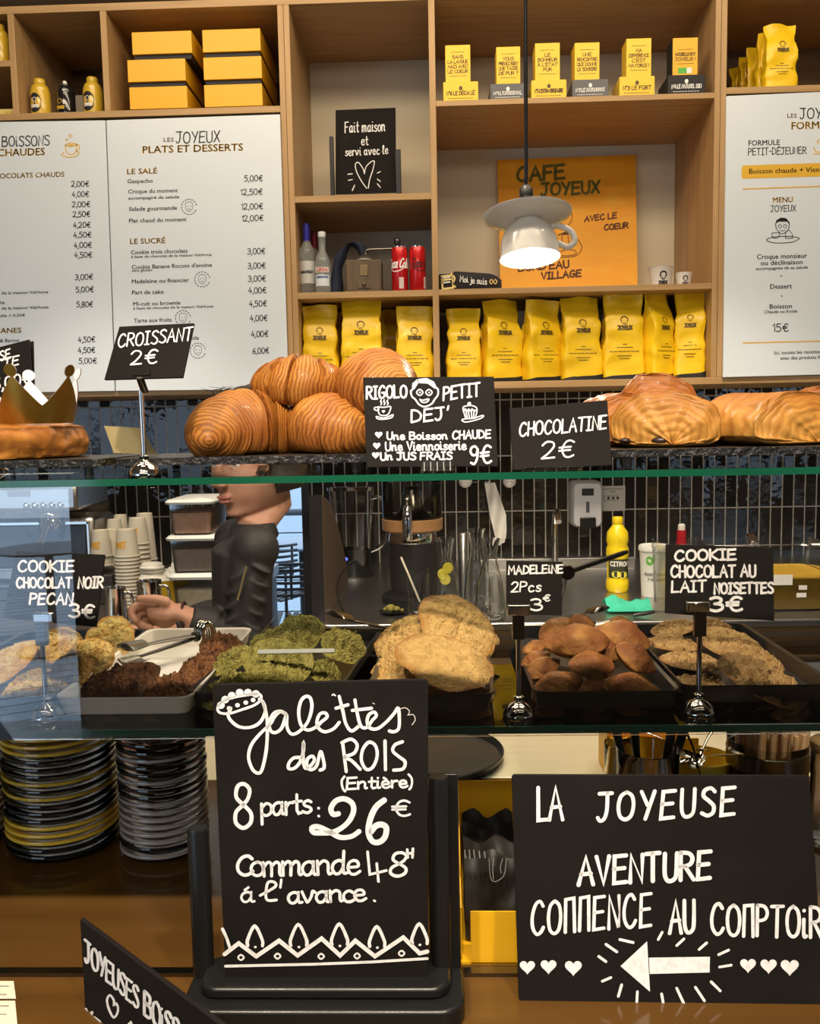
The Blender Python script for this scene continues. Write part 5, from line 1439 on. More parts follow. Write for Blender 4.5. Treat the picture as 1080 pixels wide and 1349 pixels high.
b = MB().tube([P(191, 517, 1.112), P(184, 497, 1.100)], .0055, 10, flat=.5); mk('stem_hinge', b, dark_steel, r, origin=r.location, bev=.0008)
b = MB(); f = lift(pl, .002); b.add([f(*q) for q in ((174, 494.5), (198, 493.5), (198, 485.5), (196.5, 485.5), (196.3, 491.8), (174.5, 492.8))], [(0, 1, 2, 3, 4, 5)]); mk('bracket', b, chrome, r, origin=r.location, smooth=0)

pl = plane3((-62, 545, 1.34), (43, 521, 1.30), (38, 447, 1.325))
r = sign('black price sign cut off at the left edge, behind the paper crown', [(-62, 545), (43, 521), (38, 447), (-66, 474)], pl, [('SE', 0, 475.5, 13, 12.5, 472, 0, 2), ('TTE', -7, 487, 24, 12, 480.5, .1, 2), ('5,00€', -8, 515, 39.5, 15, 504, 0, 2.3)])
p = P(-12, 534, 1.345); b = MB().tube([(p.x, p.y, ZU + .001), (p.x, p.y, p.z)], .004, 10); b.lathe([(.02, ZU + .0008), (.02, ZU + .003), (.004, ZU + .012)], 24, (p.x, p.y, 0)); mk('stem', b, chrome, r, origin=r.location)
pl2 = plane3((-62, 548, 1.36), (44, 522, 1.32), (43, 449, 1.345))
sign('second blank black sign just showing behind the left one', [(-58, 545), (44.5, 520), (43, 449), (-58, 476)], pl2, [])

def rig(b, f):
    g = zs(f, 6, 480, 495)
    strokes(b, g, 13, "~376,112 366,125 376,165 400,185 430,225 475,245 530,222 556,185 580,152 582,112 574,98")
    b.fill([(376, 110), (378, 62), (418, 27), (424, 60), (394, 108)], g); b.fill([(424, 26), (490, 18), (548, 46), (577, 102), (556, 102), (500, 62), (430, 58)], g)
    for cx in (437, 510): strokes(b, g, 9, f"@~{cx-25},132 {cx},108 {cx+25},132 {cx},156"); b.ribbon([(cx, 132), (cx + 2, 132)], 12, g)
    strokes(b, g, 10, "@~440,188 460,194 506,184 500,202 475,212 452,206")
    strokes(b, g, 9, "~132,192 128,205 136,215 130,230;~158,190 152,204 162,214 156,230;~184,192 178,204 188,214 182,230;~108,248 112,290 130,312 175,312 196,290 206,244 155,250 108,246;@~108,252 84,250 78,264 96,274 112,270;@~96,322 150,334 200,318 226,308 212,332 150,344 104,340")
    b.fill([(x, y) for x, y in heart(150, 282, 14)], g)
    b.ribbon([(826, 222), (830, 220)], 26, g)
    strokes(b, g, 9, "~782,278 780,250 808,238 850,236 884,252 890,280;782,278 800,336;890,280 874,336;800,268 812,330;822,272 828,332;846,270 846,332;868,270 860,332;~784,280 796,262 812,280 824,262 838,280 850,262 866,280 886,268;@~770,350 800,340 860,336 934,314 932,330 880,350 800,366")
    for x, y in ((498.7, 572.5), (496.2, 587), (494.7, 599.5)): b.fill(heart(x, y, 5.2), f)
pl = plane3((483, 615.5, 1.10), (656, 614, 1.10), (478, 497, 1.125))
r = sign('black breakfast offer sign with a drawn face, RIGOLO PETIT DEJ, 9€', [(483, 615.5), (656, 614), (650.5, 496), (478, 497)], pl, [('RIGOLO', 483, 525.5, 535.5, 16, 523.5), ('PETIT', 584, 527, 632, 17, 521), ("DEJ'", 542, 556.5, 591, 16, 552), ('Une Boisson', 510, 579, 589, 9.5, 578.5, 0, 2.1), ('CHAUDE', 596, 578.5, 646, 10.5, 577, 0, 2.1), ('Une Viennoiserie', 508, 593.5, 614, 11, 592, 0, 2.1), ('Un JUS FRAIS', 501.5, 606, 595, 9.5, 605, 0, 2.2), ('9€', 619, 612, 647, 23, 610, 0, 2.8)], extra=rig)
pl = plane3((676, 619, 1.10), (806, 612.5, 1.115), (671, 538, 1.125))
r = sign('black sign reading CHOCOLATINE 2€ in front of the chocolatines', [(676, 619), (806, 612.5), (800, 527), (671, 538)], pl, [('CHOCOLATINE', 684, 574.5, 798, 17.5, 565, .05, 2.3), ('2€', 713, 604.5, 755, 22, 601.5, .05, 2.3)])
b = MB(); a = stand(690, 1.10, ZU + .0004); c_ = stand(765, 1.11, ZU + .0004); b.bb((a.x, 1.092, a.z), (c_.x, 1.128, a.z + .004)); mk('foot', b, clear_plastic, r, origin=r.location, bev=.0005)
cl = thing('sign_clip', 'clear ribbed plastic clip gripping the foot of the breakfast sign', 'clip', stand(576, 1.09, ZU + .0004))
b = MB(); k = 1.09 / FPX
b.bb((-24 * k, -.006, 0), (24 * k, .03, .0028)); b.add([(-22 * k, -.004, .0028), (22 * k, -.004, .0028), (19 * k, .0035, .0155), (-19 * k, .0035, .0155)], [(0, 1, 2, 3)])
mk('grip', b, clear_plastic, cl, smooth=0)
b = MB()
for i in range(5): x = (-17 + 8.5 * i) * k; b.bb((x - .0006, -.0055, .0028), (x + .0006, .002, .0135))
mk('rib', b, M_('clear_rib', (.75, .75, .72), .2, trans=.5), cl, smooth=0)

pl = plane3((5, 815, 1.055), (126, 826, 1.020), (22, 727, 1.080))
r = sign('black sign reading COOKIE CHOCOLAT NOIR PECAN 3€, on a chrome stand at the left', [(3, 814), (126, 826), (137.5, 730.5), (21, 726)], pl, [('COOKIE', 24, 753, 97, 14, 753, 0, 2.8), ('CHOCOLAT', 22, 774, 94, 13, 774, 0, 2.8), ('NOIR', 103, 775, 135, 14, 774, .1, 2.8), ('PECAN', 39, 796, 95, 14, 796, .1, 2.8), ('3€', 91, 813, 124, 17, 814, 0, 3.2)])
clip_stand(r, 62, 965, 1.045, ZL1, 822, (45, 806, 74, 819), (818, 850))
pl = plane3((667, 809, 1.045), (740, 811, 1.045), (667, 739, 1.055))
r = sign('black sign reading MADELEINE 2Pcs 3€ on a chrome stand', [(667, 809), (740, 811), (741.5, 740), (667, 738.5)], pl, [('MADELEiNE', 670, 756.5, 741, 10.5, 754.5, 0, 2.2), ('2Pcs', 673, 780, 712, 13, 779, .1, 2.0), ('3', 699, 804, 714, 15, 804, 0, 2.4), ('€', 715.5, 792.5, 724, 8, 791.5, 0, 1.7)])
clip_stand(r, 683.5, 957, 1.035, ZL1, 835, (668, 796, 698, 810), (810, 842))
pl = plane3((876, 808, 1.050), (1020, 818, 1.040), (877, 717, 1.060))
r = sign('black sign reading COOKIE CHOCOLAT AU LAIT NOISETTES 3€ on a chrome stand', [(876, 808), (1020, 818), (1018.5, 721), (877, 717)], pl, [('COOKIE', 889, 739, 969, 13.5, 737, 0, 3.2), ('CHOCOLAT AU', 884, 760.5, 995, 15, 759.5, 0, 3.0), ('LAIT', 885, 780, 930, 14, 779, 0, 2.8), ('NOISETTES', 941, 782, 1018, 13.5, 781, 0, 3.0), ('3€', 935, 805, 977, 18, 804, 0, 3.8)])
clip_stand(r, 920, 951, 1.038, ZL1, 832, (903, 792, 933, 805), (804, 838))

# ------------------------------------------------------------------ tall blackboard in its black holder
pl = plane3((298, 1292, .862), (563, 1289, .862), (279, 902, .866))
base_p = stand(430, .865, ZK)
r = thing('blackboard', 'tall black board in a black holder, reading Galettes des ROIS 8 parts 26€', 'blackboard', base_p)
def rpoly(pts, rad=6):
    out = []
    n = len(pts)
    for i in range(n):
        a, b, c = pts[i - 1], pts[i], pts[(i + 1) % n]
        for (q, w) in ((a, 1), (c, 0)):
            pass
        la = math.hypot(a[0] - b[0], a[1] - b[1]); lc = math.hypot(c[0] - b[0], c[1] - b[1])
        p0 = (b[0] + (a[0] - b[0]) / la * rad, b[1] + (a[1] - b[1]) / la * rad); p2 = (b[0] + (c[0] - b[0]) / lc * rad, b[1] + (c[1] - b[1]) / lc * rad)
        for k in range(5):
            t = k / 4
            out.append(((1 - t) ** 2 * p0[0] + 2 * t * (1 - t) * b[0] + t * t * p2[0], (1 - t) ** 2 * p0[1] + 2 * t * (1 - t) * b[1] + t * t * p2[1]))
    return out
card('', '', '', rpoly([(297, 1292), (563.5, 1289), (564, 895), (279, 902)]), pl, .005, slate, r)
f = lift(pl, .0009); b = MB()
g = zs(f, 3.484, 270, 890)
S1 = """~118,150 108,190 150,232 205,238 252,215 276,165 268,125 250,108;~266,122 282,180 286,260 280,350 262,430 244,448 218,430 200,376 212,320 250,270 300,222 318,190 345,166 372,178 350,164 318,172 296,210 300,250 322,262 352,240 374,180 376,235 396,268 430,258 470,215 490,150 484,105 462,96 440,118 430,170 440,225 470,250 510,236 535,212 560,190 552,172 528,176 514,208 520,240 550,258 590,244 616,215;
~616,96 632,160 646,220 672,254 706,232;601,150 656,134;~688,112 700,180 716,232 742,238 768,205 786,184 776,168 752,180 744,212 756,240 790,244 830,215 866,176 886,150 892,200 888,244 866,258 846,254;676,160 764,150;
~440,376 408,378 386,400 384,426 412,424 440,390 452,340 452,308 450,380 460,424 484,414 502,388 492,370 470,384 468,416 486,432 512,414 530,350 544,390 546,424 528,434;
632,312 648,440;~628,308 670,292 698,318 684,356 640,374 672,390 712,430;@~752,306 724,340 718,390 740,430 770,420 790,370 782,322;826,300 828,432;~906,304 872,318 862,346 890,372 918,396 908,428 866,434;"""
strokes(b, g, 15, S1.replace('\n', ''))
strokes(b, g, 7, "~598,92 590,86 584,90", 0)
b2 = MB(); strokes(b2, g, 4, "~898,152 920,148 938,164 930,182;~930,182 956,180 964,204 950,226;~770,126 778,130"); mk('faint_scrawl', b2, chalk_tan, r, smooth=0, origin=r.location, label='faint grey scrawl')
# little crown drawn on the letter
ring = spline([(58, 148), (80, 118), (130, 100), (200, 88), (250, 86), (256, 108), (230, 134), (170, 156), (110, 174), (68, 170)], 5, True)
b.ribbon(ring, 12, g, closed=True)
for (x, y) in ((72, 136), (92, 110), (122, 92), (158, 78), (196, 78), (232, 84)): b.ribbon([(x, y), (x + 2, y)], 34, g)
for (x, y) in ((110, 150), (148, 136), (186, 124), (220, 112)): b.ribbon([(x, y), (x + 2, y)], 20, g)
hand(b, f, '(Entière)', 450.5, 1040, 543, 15, 3.0, 1037, gap=.9)
hand(b, f, '8', 309, 1091, 331.5, 58, 5.2); hand(b, f, 'parts', 344.5, 1075, 410, 27, 3.8, 1071, gap=.3); hand(b, f, ':', 418, 1076, 420, 26, 3.4)
strokes(b, g, 24, "~612,634 588,636 578,610 600,576 640,566 676,588 680,630 650,680 590,718 516,722 494,716 492,698 520,694 570,716 620,742 672,738 706,716")
strokes(b, g, 26, "~822,572 784,604 758,660 750,720 768,760 800,764 826,740 832,700 812,684 784,690 762,716")
hand(b, f, '€', 517, 1075, 540, 20, 3.0)
g3 = zs(f, 3.484, 270, 1090)
hand(b, f, 'C', 312, 1153, 333, 25, 4.4); hand(b, f, 'ommande', 331, 1154, 474, 30, 4.0, 1151, gap=.05)
strokes(b, g3, 12, "746,112 756,216 832,198;788,166 796,248;928,102 930,138;954,98 952,138;929,120 953,118")
hand(b, f, '8', 512.5, 1154, 534, 31, 4.0, slant=.1)
hand(b, f, 'á', 317, 1188, 335, 22, 3.2); hand(b, f, 'l', 342, 1187, 364, 25, 3.6); strokes(b, g3, 11, "350,240 346,276;776,336 780,338"); hand(b, f, 'avance', 379, 1190, 482, 24, 3.8, 1187, gap=.05)
zg = [(90, 582), (155, 532), (235, 592), (340, 520), (425, 588), (535, 510), (620, 588), (690, 520), (780, 592), (910, 505), (985, 578), (1020, 570)]
b.ribbon(zg, 19, g3)
for (x, y, s) in ((230, 545, 1), (430, 545, 1.08), (618, 540, 1.05), (790, 548, 1.0), (985, 535, 1.0)):
    pts = [(x - 34 * s, y - 2), (x - 34 * s, y - 30 * s), (x - 2, y - 92 * s), (x + 32 * s, y - 30 * s), (x + 34 * s, y - 2)]
    b.ribbon(spline(pts, 6), 15, g3); b.ribbon([(x, y + 4), (x + 2, y + 4)], 11, g3)
b.ribbon(spline([(80, 466), (100, 510), (112, 548)], 5), 14, g3)
for (x, y) in ((165, 597), (333, 591), (533, 592), (698, 590), (902, 578)): strokes(b, g3, 8, f"@~{x-13},{y} {x},{y-12} {x+13},{y} {x},{y+12}")
b.ribbon([(94, 637), (500, 628), (760, 618), (1020, 602)], 13, g3)
mk('chalk_lettering', b, chalk, r, smooth=0, origin=r.location)
def post(px, w, ytop, Y):
    a = stand(px, Y, ZK); t = P(px, ytop, Y); hw = ms(w, Y) / 2
    mb = MB(); R = hw
    mb.lathe([(R, .02), (R, t.z - ZK - .003), (R * .9, t.z - ZK), (0, t.z - ZK)], 24, (a.x, Y, ZK), sy=.8)
    return mk('post', mb, black_plastic, r, origin=r.location, smooth=50)
post(270, 30, 1090, .885); post(582, 28, 1023, .885)
b = MB(); a = stand(592, .898, ZK); c_ = stand(607, .898, ZK); b.bb((a.x - .02, .896, ZK + .02), (c_.x, .902, P(600, 1018, .90).z)); mk('back_plate', b, black_plastic, r, origin=r.location, bev=.001)
xa, xb = stand(248, .86, ZK).x, stand(612, .86, ZK).x
mb = loops(MB(), [[p + V(((xa + xb) / 2, .868, ZK)) for p in rr_loop(xb - xa, .088, .026, z, 8)] for z in (.0008, .022)] )
mk('base', mb, black_plastic, r, origin=r.location, bev=.003, smooth=40)
mb = loops(MB(), [[p + V(((xa + xb) / 2, .872, ZK)) for p in rr_loop((xb - xa) * .90, .060, .02, z, 8)] for z in (.0222, .034)] )
mk('base_step', mb, black_plastic, r, origin=r.location, bev=.003, smooth=40)

# ------------------------------------------------------------------ wide blackboard with the arrow
pl = plane3((684, 1318, .874), (1084, 1326, .868), (674, 1022, .904))
r = card('blackboard', 'wide black board with an arrow, reading LA JOYEUSE AVENTURE COMMENCE AU COMPTOIR', 'blackboard', rpoly([(683.5, 1319), (1087, 1327), (1066, 1022), (674, 1021)], 5), pl, .005, slate)
f = lift(pl, .0009); b = MB(); sw = 5.0
hand(b, f, 'LA', 709, 1081, 741, 43, sw, 1080, gap=.4); hand(b, f, 'JOYEUSE', 787, 1082, 966.5, 36, sw, 1073, .05, gap=3); hand(b, f, 'AVENTURE', 762, 1166, 935, 36, 5.6, 1158)
hand(b, f, 'COµµENCE', 700, 1231, 857, 43, 4.4, 1221, gap=2.4); hand(b, f, 'AU', 882, 1229, 914, 42, sw, 1228); hand(b, f, 'COµPTOiR', 937, 1231, 1082, 40, 4.6, 1236, gap=2.0)
g = zs(f, 2.512, 650, 1010)
for (x, y, s) in ((112, 662, 27), (182, 660, 28), (264, 664, 30), (842, 656, 28), (910, 658, 29), (980, 662, 32)): b.fill(heart(x, y, s), g)
b.fill([(420, 660), (508, 578), (518, 745)], g); b.fill([(514, 632), (716, 629), (715, 681), (517, 686)], g)
strokes(b, g, 9, "418,572 462,582;372,588 408,613;348,628 372,645;360,710 388,698;413,760 424,722;474,780 476,745;556,752 562,785;606,733 630,785;668,730 698,775;720,712 750,742;748,663 786,657;745,622 778,607;680,605 705,583;606,592 630,570;545,572 558,548")
mk('chalk_lettering', b, chalk, r, smooth=0, origin=r.location)

# ------------------------------------------------------------------ turned board at the lower left
A = P(105, 1211, .862); B = G(288, 1349, A.z); D = V((A.x, A.y, ZK))
pl = Plane(A, B, D)
ext = A + (B - A) * 1.35
pts = [A, ext, V((ext.x, ext.y, ZK)), D]
r = thing('blackboard', 'black board turned sideways at the lower left, reading JOYEUSES BOISSONS', 'blackboard', ((A + ext) / 2).to_2d().to_3d() + V((0, 0, ZK)))
mk('board', MB().prism(pts, pl.n * -.005), slate, r, bev=.0008, smooth=0, origin=r.location)
f = lift(pl, .0009); b = MB()
hand(b, f, 'JOYEUSES', 112, 1266, 182, 28, 3.5, 1329, gap=1.2); hand(b, f, 'BOiSSONS', 190, 1337, 268, 31, 3.9, 1404, gap=1.2)
b.ribbon(spline([(149, 1340), (143, 1328), (141, 1317), (145, 1311), (150, 1318), (150, 1324), (153, 1322), (155.5, 1328), (154, 1336)], 4, True), 3.0, f, closed=True)
strokes(b, f, 4.4, "113,1330 117,1344 121,1334;124,1341 131,1346;~126,1350 130,1362 134,1352;168,1352 172,1348 176,1356")
mk('chalk_lettering', b, chalk, r, smooth=0, origin=r.location)

# ------------------------------------------------------------------ printed paper cards at the far left, on the counter
for i, (ya, yb, xa2, lab) in enumerate(((1293, 1316, 18, 'upper cream printed card lying at the bottom left corner'), (1319, 1352, 20, 'lower cream printed card lying at the bottom left corner'))):
    z = ZK + .0008
    q = [G(-60, ya, z), G(xa2, ya, z), G(xa2 + 3, yb, z), G(-60, yb, z)]
    r = thing('paper_card', lab, 'card', (q[0] + q[2]) / 2, 0, 'printed cards on the counter')
    mk('paper', MB().prism(q, (0, 0, .0006)), paper_cream, r, smooth=0, origin=r.location)
    b = MB(); 
    for (x0, y0, x1) in ((0, ya + 6, 11), (0, ya + 17, 8)): b.ribbon([(x0 - 20, y0), (x1, y0)], 1.6, lambda x, y: G(x, y, z + .0009))
    mk('print_line', b, grey_ink, r, smooth=0, origin=r.location)

# ------------------------------------------------------------------ stacked plates
def plate_mesh(R):
    pr = [(0, .002), (R * .52, 0), (R * .56, .002), (R * .80, .0045), (R * .96, .0092), (R * .995, .0102), (R, .0125), (R * .99, .0142), (R * .97, .0145), (R * .80, .009), (R * .58, .0055), (R * .50, .0055), (R * .40, .0035), (0, .0035)]
    return MB().lathe(pr, 64)
def plates(px, Y, R, seq, where, step=.0105, top_label=None):
    p0 = stand(px, Y, ZK + .0006)
    src = {}
    n = len(seq)
    for i, cname in enumerate(reversed(seq)):
        m = {'b': black_gloss, 'y': yellow_glaze, 'g': grey_glaze}[cname]
        if cname not in src:
            o = mk('saucer', plate_mesh(R), m, None, smooth=50); src[cname] = o
        else:
            o = src[cname].copy(); COL.objects.link(o)
        rn = random.Random(px * 31 + i)
        o.location = p0 + V((rn.uniform(-.0012, .0012), rn.uniform(-.0012, .0012), i * step)); o.rotation_euler = (0, 0, rn.uniform(0, 6))
        k = n - 1 - i
        cn = {'b': 'black', 'y': 'yellow', 'g': 'grey-edged black'}[cname]
        lab = f'{cn} saucer, {"bottom one" if i == 0 else ORD[k] if k == 0 else ORD[k] + " from the top"} of the {where}'
        tag(o, lab, 'plate', 'saucers of the ' + where)
plates(86, 1.235, ms(75, 1.235), 'yyyybbbybybbbyyybb'[:18], 'black and yellow plate stack')
plates(219, 1.22, ms(60, 1.22), 'bbgbbgbbggggggbgg'[:16], 'smaller dark plate stack')
plates(-64, 1.24, ms(75, 1.24), 'gbggbgbggbggb', 'plate stack at the left edge')

# round dark tray
p = stand(565, 1.55, ZK + .0005)
R = ms(102, 1.55)
tag(mk('round_tray', MB().lathe([(R * .93, 0), (R * .96, .002), (R, .016), (R * .985, .018), (R * .95, .005), (R * .9, .003), (0, .003)], 64), M_('round_tray_black', (.035, .034, .033), .28), None, smooth=50), 'round dark serving tray lying behind the tall blackboard', 'tray').location = p

# yellow carton with packed cutlery bags
p = stand(646, .945, ZK + .0005); k = .945 / FPX
r = thing('carton_dispenser', 'open yellow carton of black packed cutlery between the two blackboards', 'carton', p)
wl, wr = stand(607, .945, ZK).x - p.x, stand(690, .945, ZK).x - p.x
Hc = P(646, 1029, 1.05).z - ZK; Hf = P(646, 1194, .945).z - ZK
mk('front_panel', MB().bb((stand(620, .945, ZK).x - p.x, -.012, .004), (wr, -.010, Hf)), yellow_card, r, smooth=0)
mk('back_panel', MB().bb((wl, .105, 0), (wr, .107, Hc)), yellow_card, r, smooth=0)
mk('side_panel', MB().prism([V((wl, -.004, .004)), V((wl, .105, .004)), V((wl, .105, Hc)), V((wl, .075, Hc)), V((wl, .03, Hf * 1.3)), V((wl, -.004, Hf))], (.0018, 0, 0)), yellow_card, r, smooth=0)
mk('floor_panel', MB().bb((wl, -.010, 0), (wr, .105, .003)), yellow_card, r, smooth=0)
for i in range(4):
    def pk(u, v, i=i):
        x = wl + .006 + (wr - wl - .010) * u; z = .01 + (Hc * (.70 - .05 * i)) * v
        return V((x, .016 + .022 * (3 - i) * .9 + .012 + .006 * noise.noise(V((x * 50, z * 40, i))) - .010 * sin(pi * v) + .012 * v, z + .006 * sin(u * 9 + i)))
    mb = MB().grid(pk, 14, 18); mb.grid(lambda u, v: pk(u, v) + V((0, .007, 0)), 14, 18)
    pa_ = mk('cutlery_bag', mb, M_('cutlery_bag_black', (.018, .016, .013), .45) if i else black_matt, r, smooth=60)
b = MB(); fq = lambda x, y: (lambda q: q - r.location + V((0, 0, 0)))(P(x, y, .955))
strokes(b, fq, 1.1, "~644,1131 646,1155 650,1161 656,1160 664,1152 667,1131;~650,1131 649,1146 650,1158;~662,1131 659,1142 660,1150")
for x in (612, 618, 624, 631, 638): strokes(b, fq, 1.6, f"{x},{1120 + (x % 3)} {x + 1},{1130}")
mk('bag_print', b, grey_ink, r, smooth=0)

# ------------------------------------------------------------------ glass of knives, spoons, wooden sticks
def glass_pot(label, px, Y, wpx, hpx_top, name='glass_pot', band=None, cat='glass'):
    p = stand(px, Y, ZK + .0005); R = ms(wpx, Y) / 2; h = P(px, hpx_top, Y).z - ZK
    r = thing(name, label, cat, p)
    mk('glass_wall', MB().lathe([(0, .001), (R * .9, 0), (R * .95, .004), (R, h - .003), (R * .985, h), (R * .955, h - .002), (R * .92, .010), (0, .009)], 40), glass_m, r, smooth=50)
    return r, p, R, h
r, pg, R, h = glass_pot('tall clear glass holding black-handled knives', 853, 1.30, 84, 985)
for i, (dx, dy, tx, ty, lab) in enumerate(((-.022, .0, -.03, .02, 'leftmost black-handled knife in the glass'), (-.006, .012, -.01, .03, 'second black-handled knife from the left in the glass'), (.010, -.004, .03, .0, 'third black-handled knife from the left in the glass'), (.022, .010, .05, .02, 'rightmost black-handled knife in the glass'))):
    r2 = thing('table_knife', lab, 'knife', pg + V((dx, dy, .011)), 0, 'knives in the glass')
    ax = V((tx, ty, .16)).normalized()
    mk('handle', MB().tube([ax * .075, ax * .10, ax * .150, ax * .160], [.006, .0075, .0085, .006], 10, flat=.6), black_plastic, r2, smooth=60)
    mk('blade', MB().tube([ax * 0, ax * .04, ax * .078], [.005, .007, .006], 8, flat=.2), steel, r2, smooth=60)
glass_pot('second clear glass half hidden behind the glass of knives', 818, 1.42, 46, 978)
spoon_m = chrome
for i, (px, Y, lx, ly, lab) in enumerate(((898, 1.34, .03, -.02, 'teaspoon lying leftmost beside the glass of knives'), (908, 1.36, -.035, .03, 'teaspoon lying crossed beside the knife glass'), (918, 1.33, .02, .03, 'teaspoon with its bowl up in the middle of the spoons'), (926, 1.37, -.01, -.03, 'teaspoon rightmost in the yellow dish'))):
    r2 = thing('teaspoon', lab, 'spoon', stand(px, Y, ZK + .074 + .002 * i), 0, 'teaspoons beside the knife glass')
    d = V((lx, ly, .010)).normalized()
    def sp(u, v, d=d):
        a = 2 * pi * u; s = sin(v * pi / 2); side = V((-d.y, d.x, 0))
        return d * (.020 * cos(a) * s) + side * (.0125 * sin(a) * s) + V((0, 0, -.006 * (1 - s * s)))
    mb = MB().grid(sp, 24, 8, cu=True); mb.grid(lambda u, v: sp(u, v) + V((0, 0, .0012)), 24, 8, cu=True)
    mk('bowl', mb, chrome, r2, smooth=80)
    mk('handle', MB().tube([d * .019, d * .05 + V((0, 0, .006)), d * .095 + V((0, 0, .004))], [.0025, .0022, .0045], 8, flat=.4), chrome, r2, smooth=60)
p = stand(925, 1.37, ZK + .0005)
r = thing('spoon_dish', 'yellow dish of spoons left of the wooden stick pot', 'dish', p)
mk('dish_body', MB().lathe([(0, .002), (.030, 0), (.040, .03), (.046, .070), (.044, .071), (.038, .03), (.028, .006), (0, .005)], 40), yellow_glaze, r, smooth=50)
r3 = thing('long_spoon', 'long dark spoon handle leaning beside the knife glass', 'spoon', stand(926, 1.33, ZK + .036))
mk('handle', MB().tube([V((0, 0, 0)), P(913, 985, 1.33) - r3.location, P(903, 962, 1.34) - r3.location], [.0022, .002, .003], 8, flat=.5), dark_steel, r3, smooth=60)
p = stand(806, 1.47, ZK + .0005)
tag(mk('yellow_carton_tray', MB().bb((-.012, -.02, 0), (.14, -.018, .07)).bb((-.012, -.018, 0), (-.010, .06, .09)).bb((-.010, .058, 0), (.14, .06, .09)).bb((-.010, -.018, 0), (.14, .058, .002)), yellow_card, None, bev=.0006), 'open yellow carton behind the glass of knives', 'carton').location = p
pS = stand(1010, 1.34, ZK + .0005); R = ms(54, 1.34); h = P(1010, 1004, 1.34 - ms(54, 1.34)).z - ZK
r = thing('stick_pot', 'dark round pot with a steel band holding wooden stir sticks', 'pot', pS)
mk('pot_body', MB().lathe([(0, .001), (R * .93, 0), (R * .95, .003), (R * .95, h - .026)], 40), M_('pot_dark', (.02, .014, .010), .12), r, smooth=50)
mk('steel_band', MB().lathe([(R * .96, h - .027), (R, h - .026), (R, h - .001), (R * .97, h), (R * .94, h - .001), (R * .93, h - .026)], 48, cap=False), dark_steel, r, smooth=50, label='shiny steel band round the pot')
mk('glass_collar', MB().lathe([(R * .985, h), (R * .985, h + .014), (R * .965, h + .014), (R * .965, h)], 48, cap=False), clear_plastic, r, smooth=50)
wood_stick = M_('stick_wood', (.42, .245, .12), .55, n=[(60, 3, .4, .7, (.34, .18, .08), .6)], rnd=True)
rn = random.Random(5); cnt = 0; src = None
spots = []
for ring, n_, rr in ((0, 17, .84), (1, 12, .58), (2, 7, .32)):
    for i in range(n_):
        a = 2 * pi * i / n_ + ring * .3 + rn.uniform(-.08, .08)
        spots.append((R * rr * cos(a), R * rr * sin(a), a))
for (x, y, a) in spots:
    if src is None:
        src = mk('stir_stick', MB().lathe([(0, .0), (.0036, .0006), (.0042, .002), (.0042, h + .030), (.0036, h + .0322), (0, h + .033)], 12), wood_stick, None, smooth=50); o = src
    else:
        o = src.copy(); COL.objects.link(o)
    o.location = pS + V((x * .86, y * .86, .004)); t = rn.uniform(.02, .07)
    o.rotation_euler = (rn.uniform(-.03, .03), .05 + rn.uniform(-.02, .03), a)
    o.rotation_euler = (-sin(a) * t * .8, cos(a) * t * .8 + .03, 0)
    o.scale = (1, 1, 1 + rn.uniform(-.05, .05))
    tag(o, 'round wooden stir stick standing in the dark steel-banded pot', 'stir stick', 'wooden stir sticks in the pot')
r, pj, R, h = glass_pot('clear glass jar at the right edge beside the wooden sticks', 1094, 1.22, 56, 988, 'glass_jar', cat='jar')
mk('jar_lid', MB().lathe([(R * 1.02, h), (R * 1.04, h + .002), (R * 1.04, h + .012), (R * .9, h + .015), (0, h + .015)], 40), M_('amber_lid', (.22, .13, .06), .2), r, smooth=50)

# ------------------------------------------------------------------ tongs
def tongs(label, a, b, zz, scoop_r, m=steel, loop=True, handle=None, open_=.018):
    """a: scoop end, b: pivot end (3-D points)"""
    r = thing('serving_tongs', label, 'tongs', a)
    d = (b - a); L = d.length; d = d.normalized(); side = V((-d.y, d.x, 0)).normalized(); up = d.cross(side) * -1
    if up.z < 0: up = -up
    for s, nm in ((1, 'upper'), (-1, 'lower')):
        off = up * (open_ * .5 * s)
        mb = MB()
        pts = [d * (L * t) + off * (1 - t) ** .7 for t in (.22, .4, .6, .8, 1.0)]
        mb.tube(pts, [.0055, .0065, .0075, .008, .0075], 10, flat=.28)
        mk('arm', mb, m, r, smooth=60)
        def sc(u, v, s=s, off=off):
            x = (u - .5) * 2; w = scoop_r * (1 - .35 * u) * math.sqrt(max(0.02, 1 - max(0, (.25 - u) / .25) ** 2)); q = (v - .5) * 2
            return d * (L * (.0 + .26 * u)) + off + side * (q * w) + up * (s * (.30 * w * (1 - q * q)) + .0)
        g_ = MB().grid(sc, 14, 12); g_.grid(lambda u, v, s=s: sc(u, v) + up * (.0012 * s), 14, 12)
        mk('scoop', g_, m, r, smooth=80)
    if loop:
        ring = [d * (L * 1.02) + (up * cos(2 * pi * k / 24) + d * sin(2 * pi * k / 24) * .6) * .017 for k in range(25)]
        mb = MB()
        for w in (-.007, 0, .007): mb.tube([p + side * w for p in ring], .0048, 8, cap=False)
        mk('pivot_ring', mb, chrome, r, smooth=60)
        mk('grip', MB().tube([d * (L * .88), d * (L * .97)], .0105, 10, flat=.7), black_plastic, r, smooth=60)
    return r
tongs('steel serving tongs resting over the white tray', P(160, 864, 1.20), P(268, 836, 1.30), 0, .026, M_('worn_steel', (.36, .33, .29), .25, 1.0))
tongs('dark scoop tongs lying over the green cookies', P(432, 819, 1.27), P(520, 831, 1.34), 0, .034, M_('dark_scoop', (.10, .075, .05), .22, .9), loop=False)
tongs('steel tongs lying behind the madeleines', P(799, 812, 1.30), P(722, 820, 1.36), 0, .026, dark_steel, loop=False)
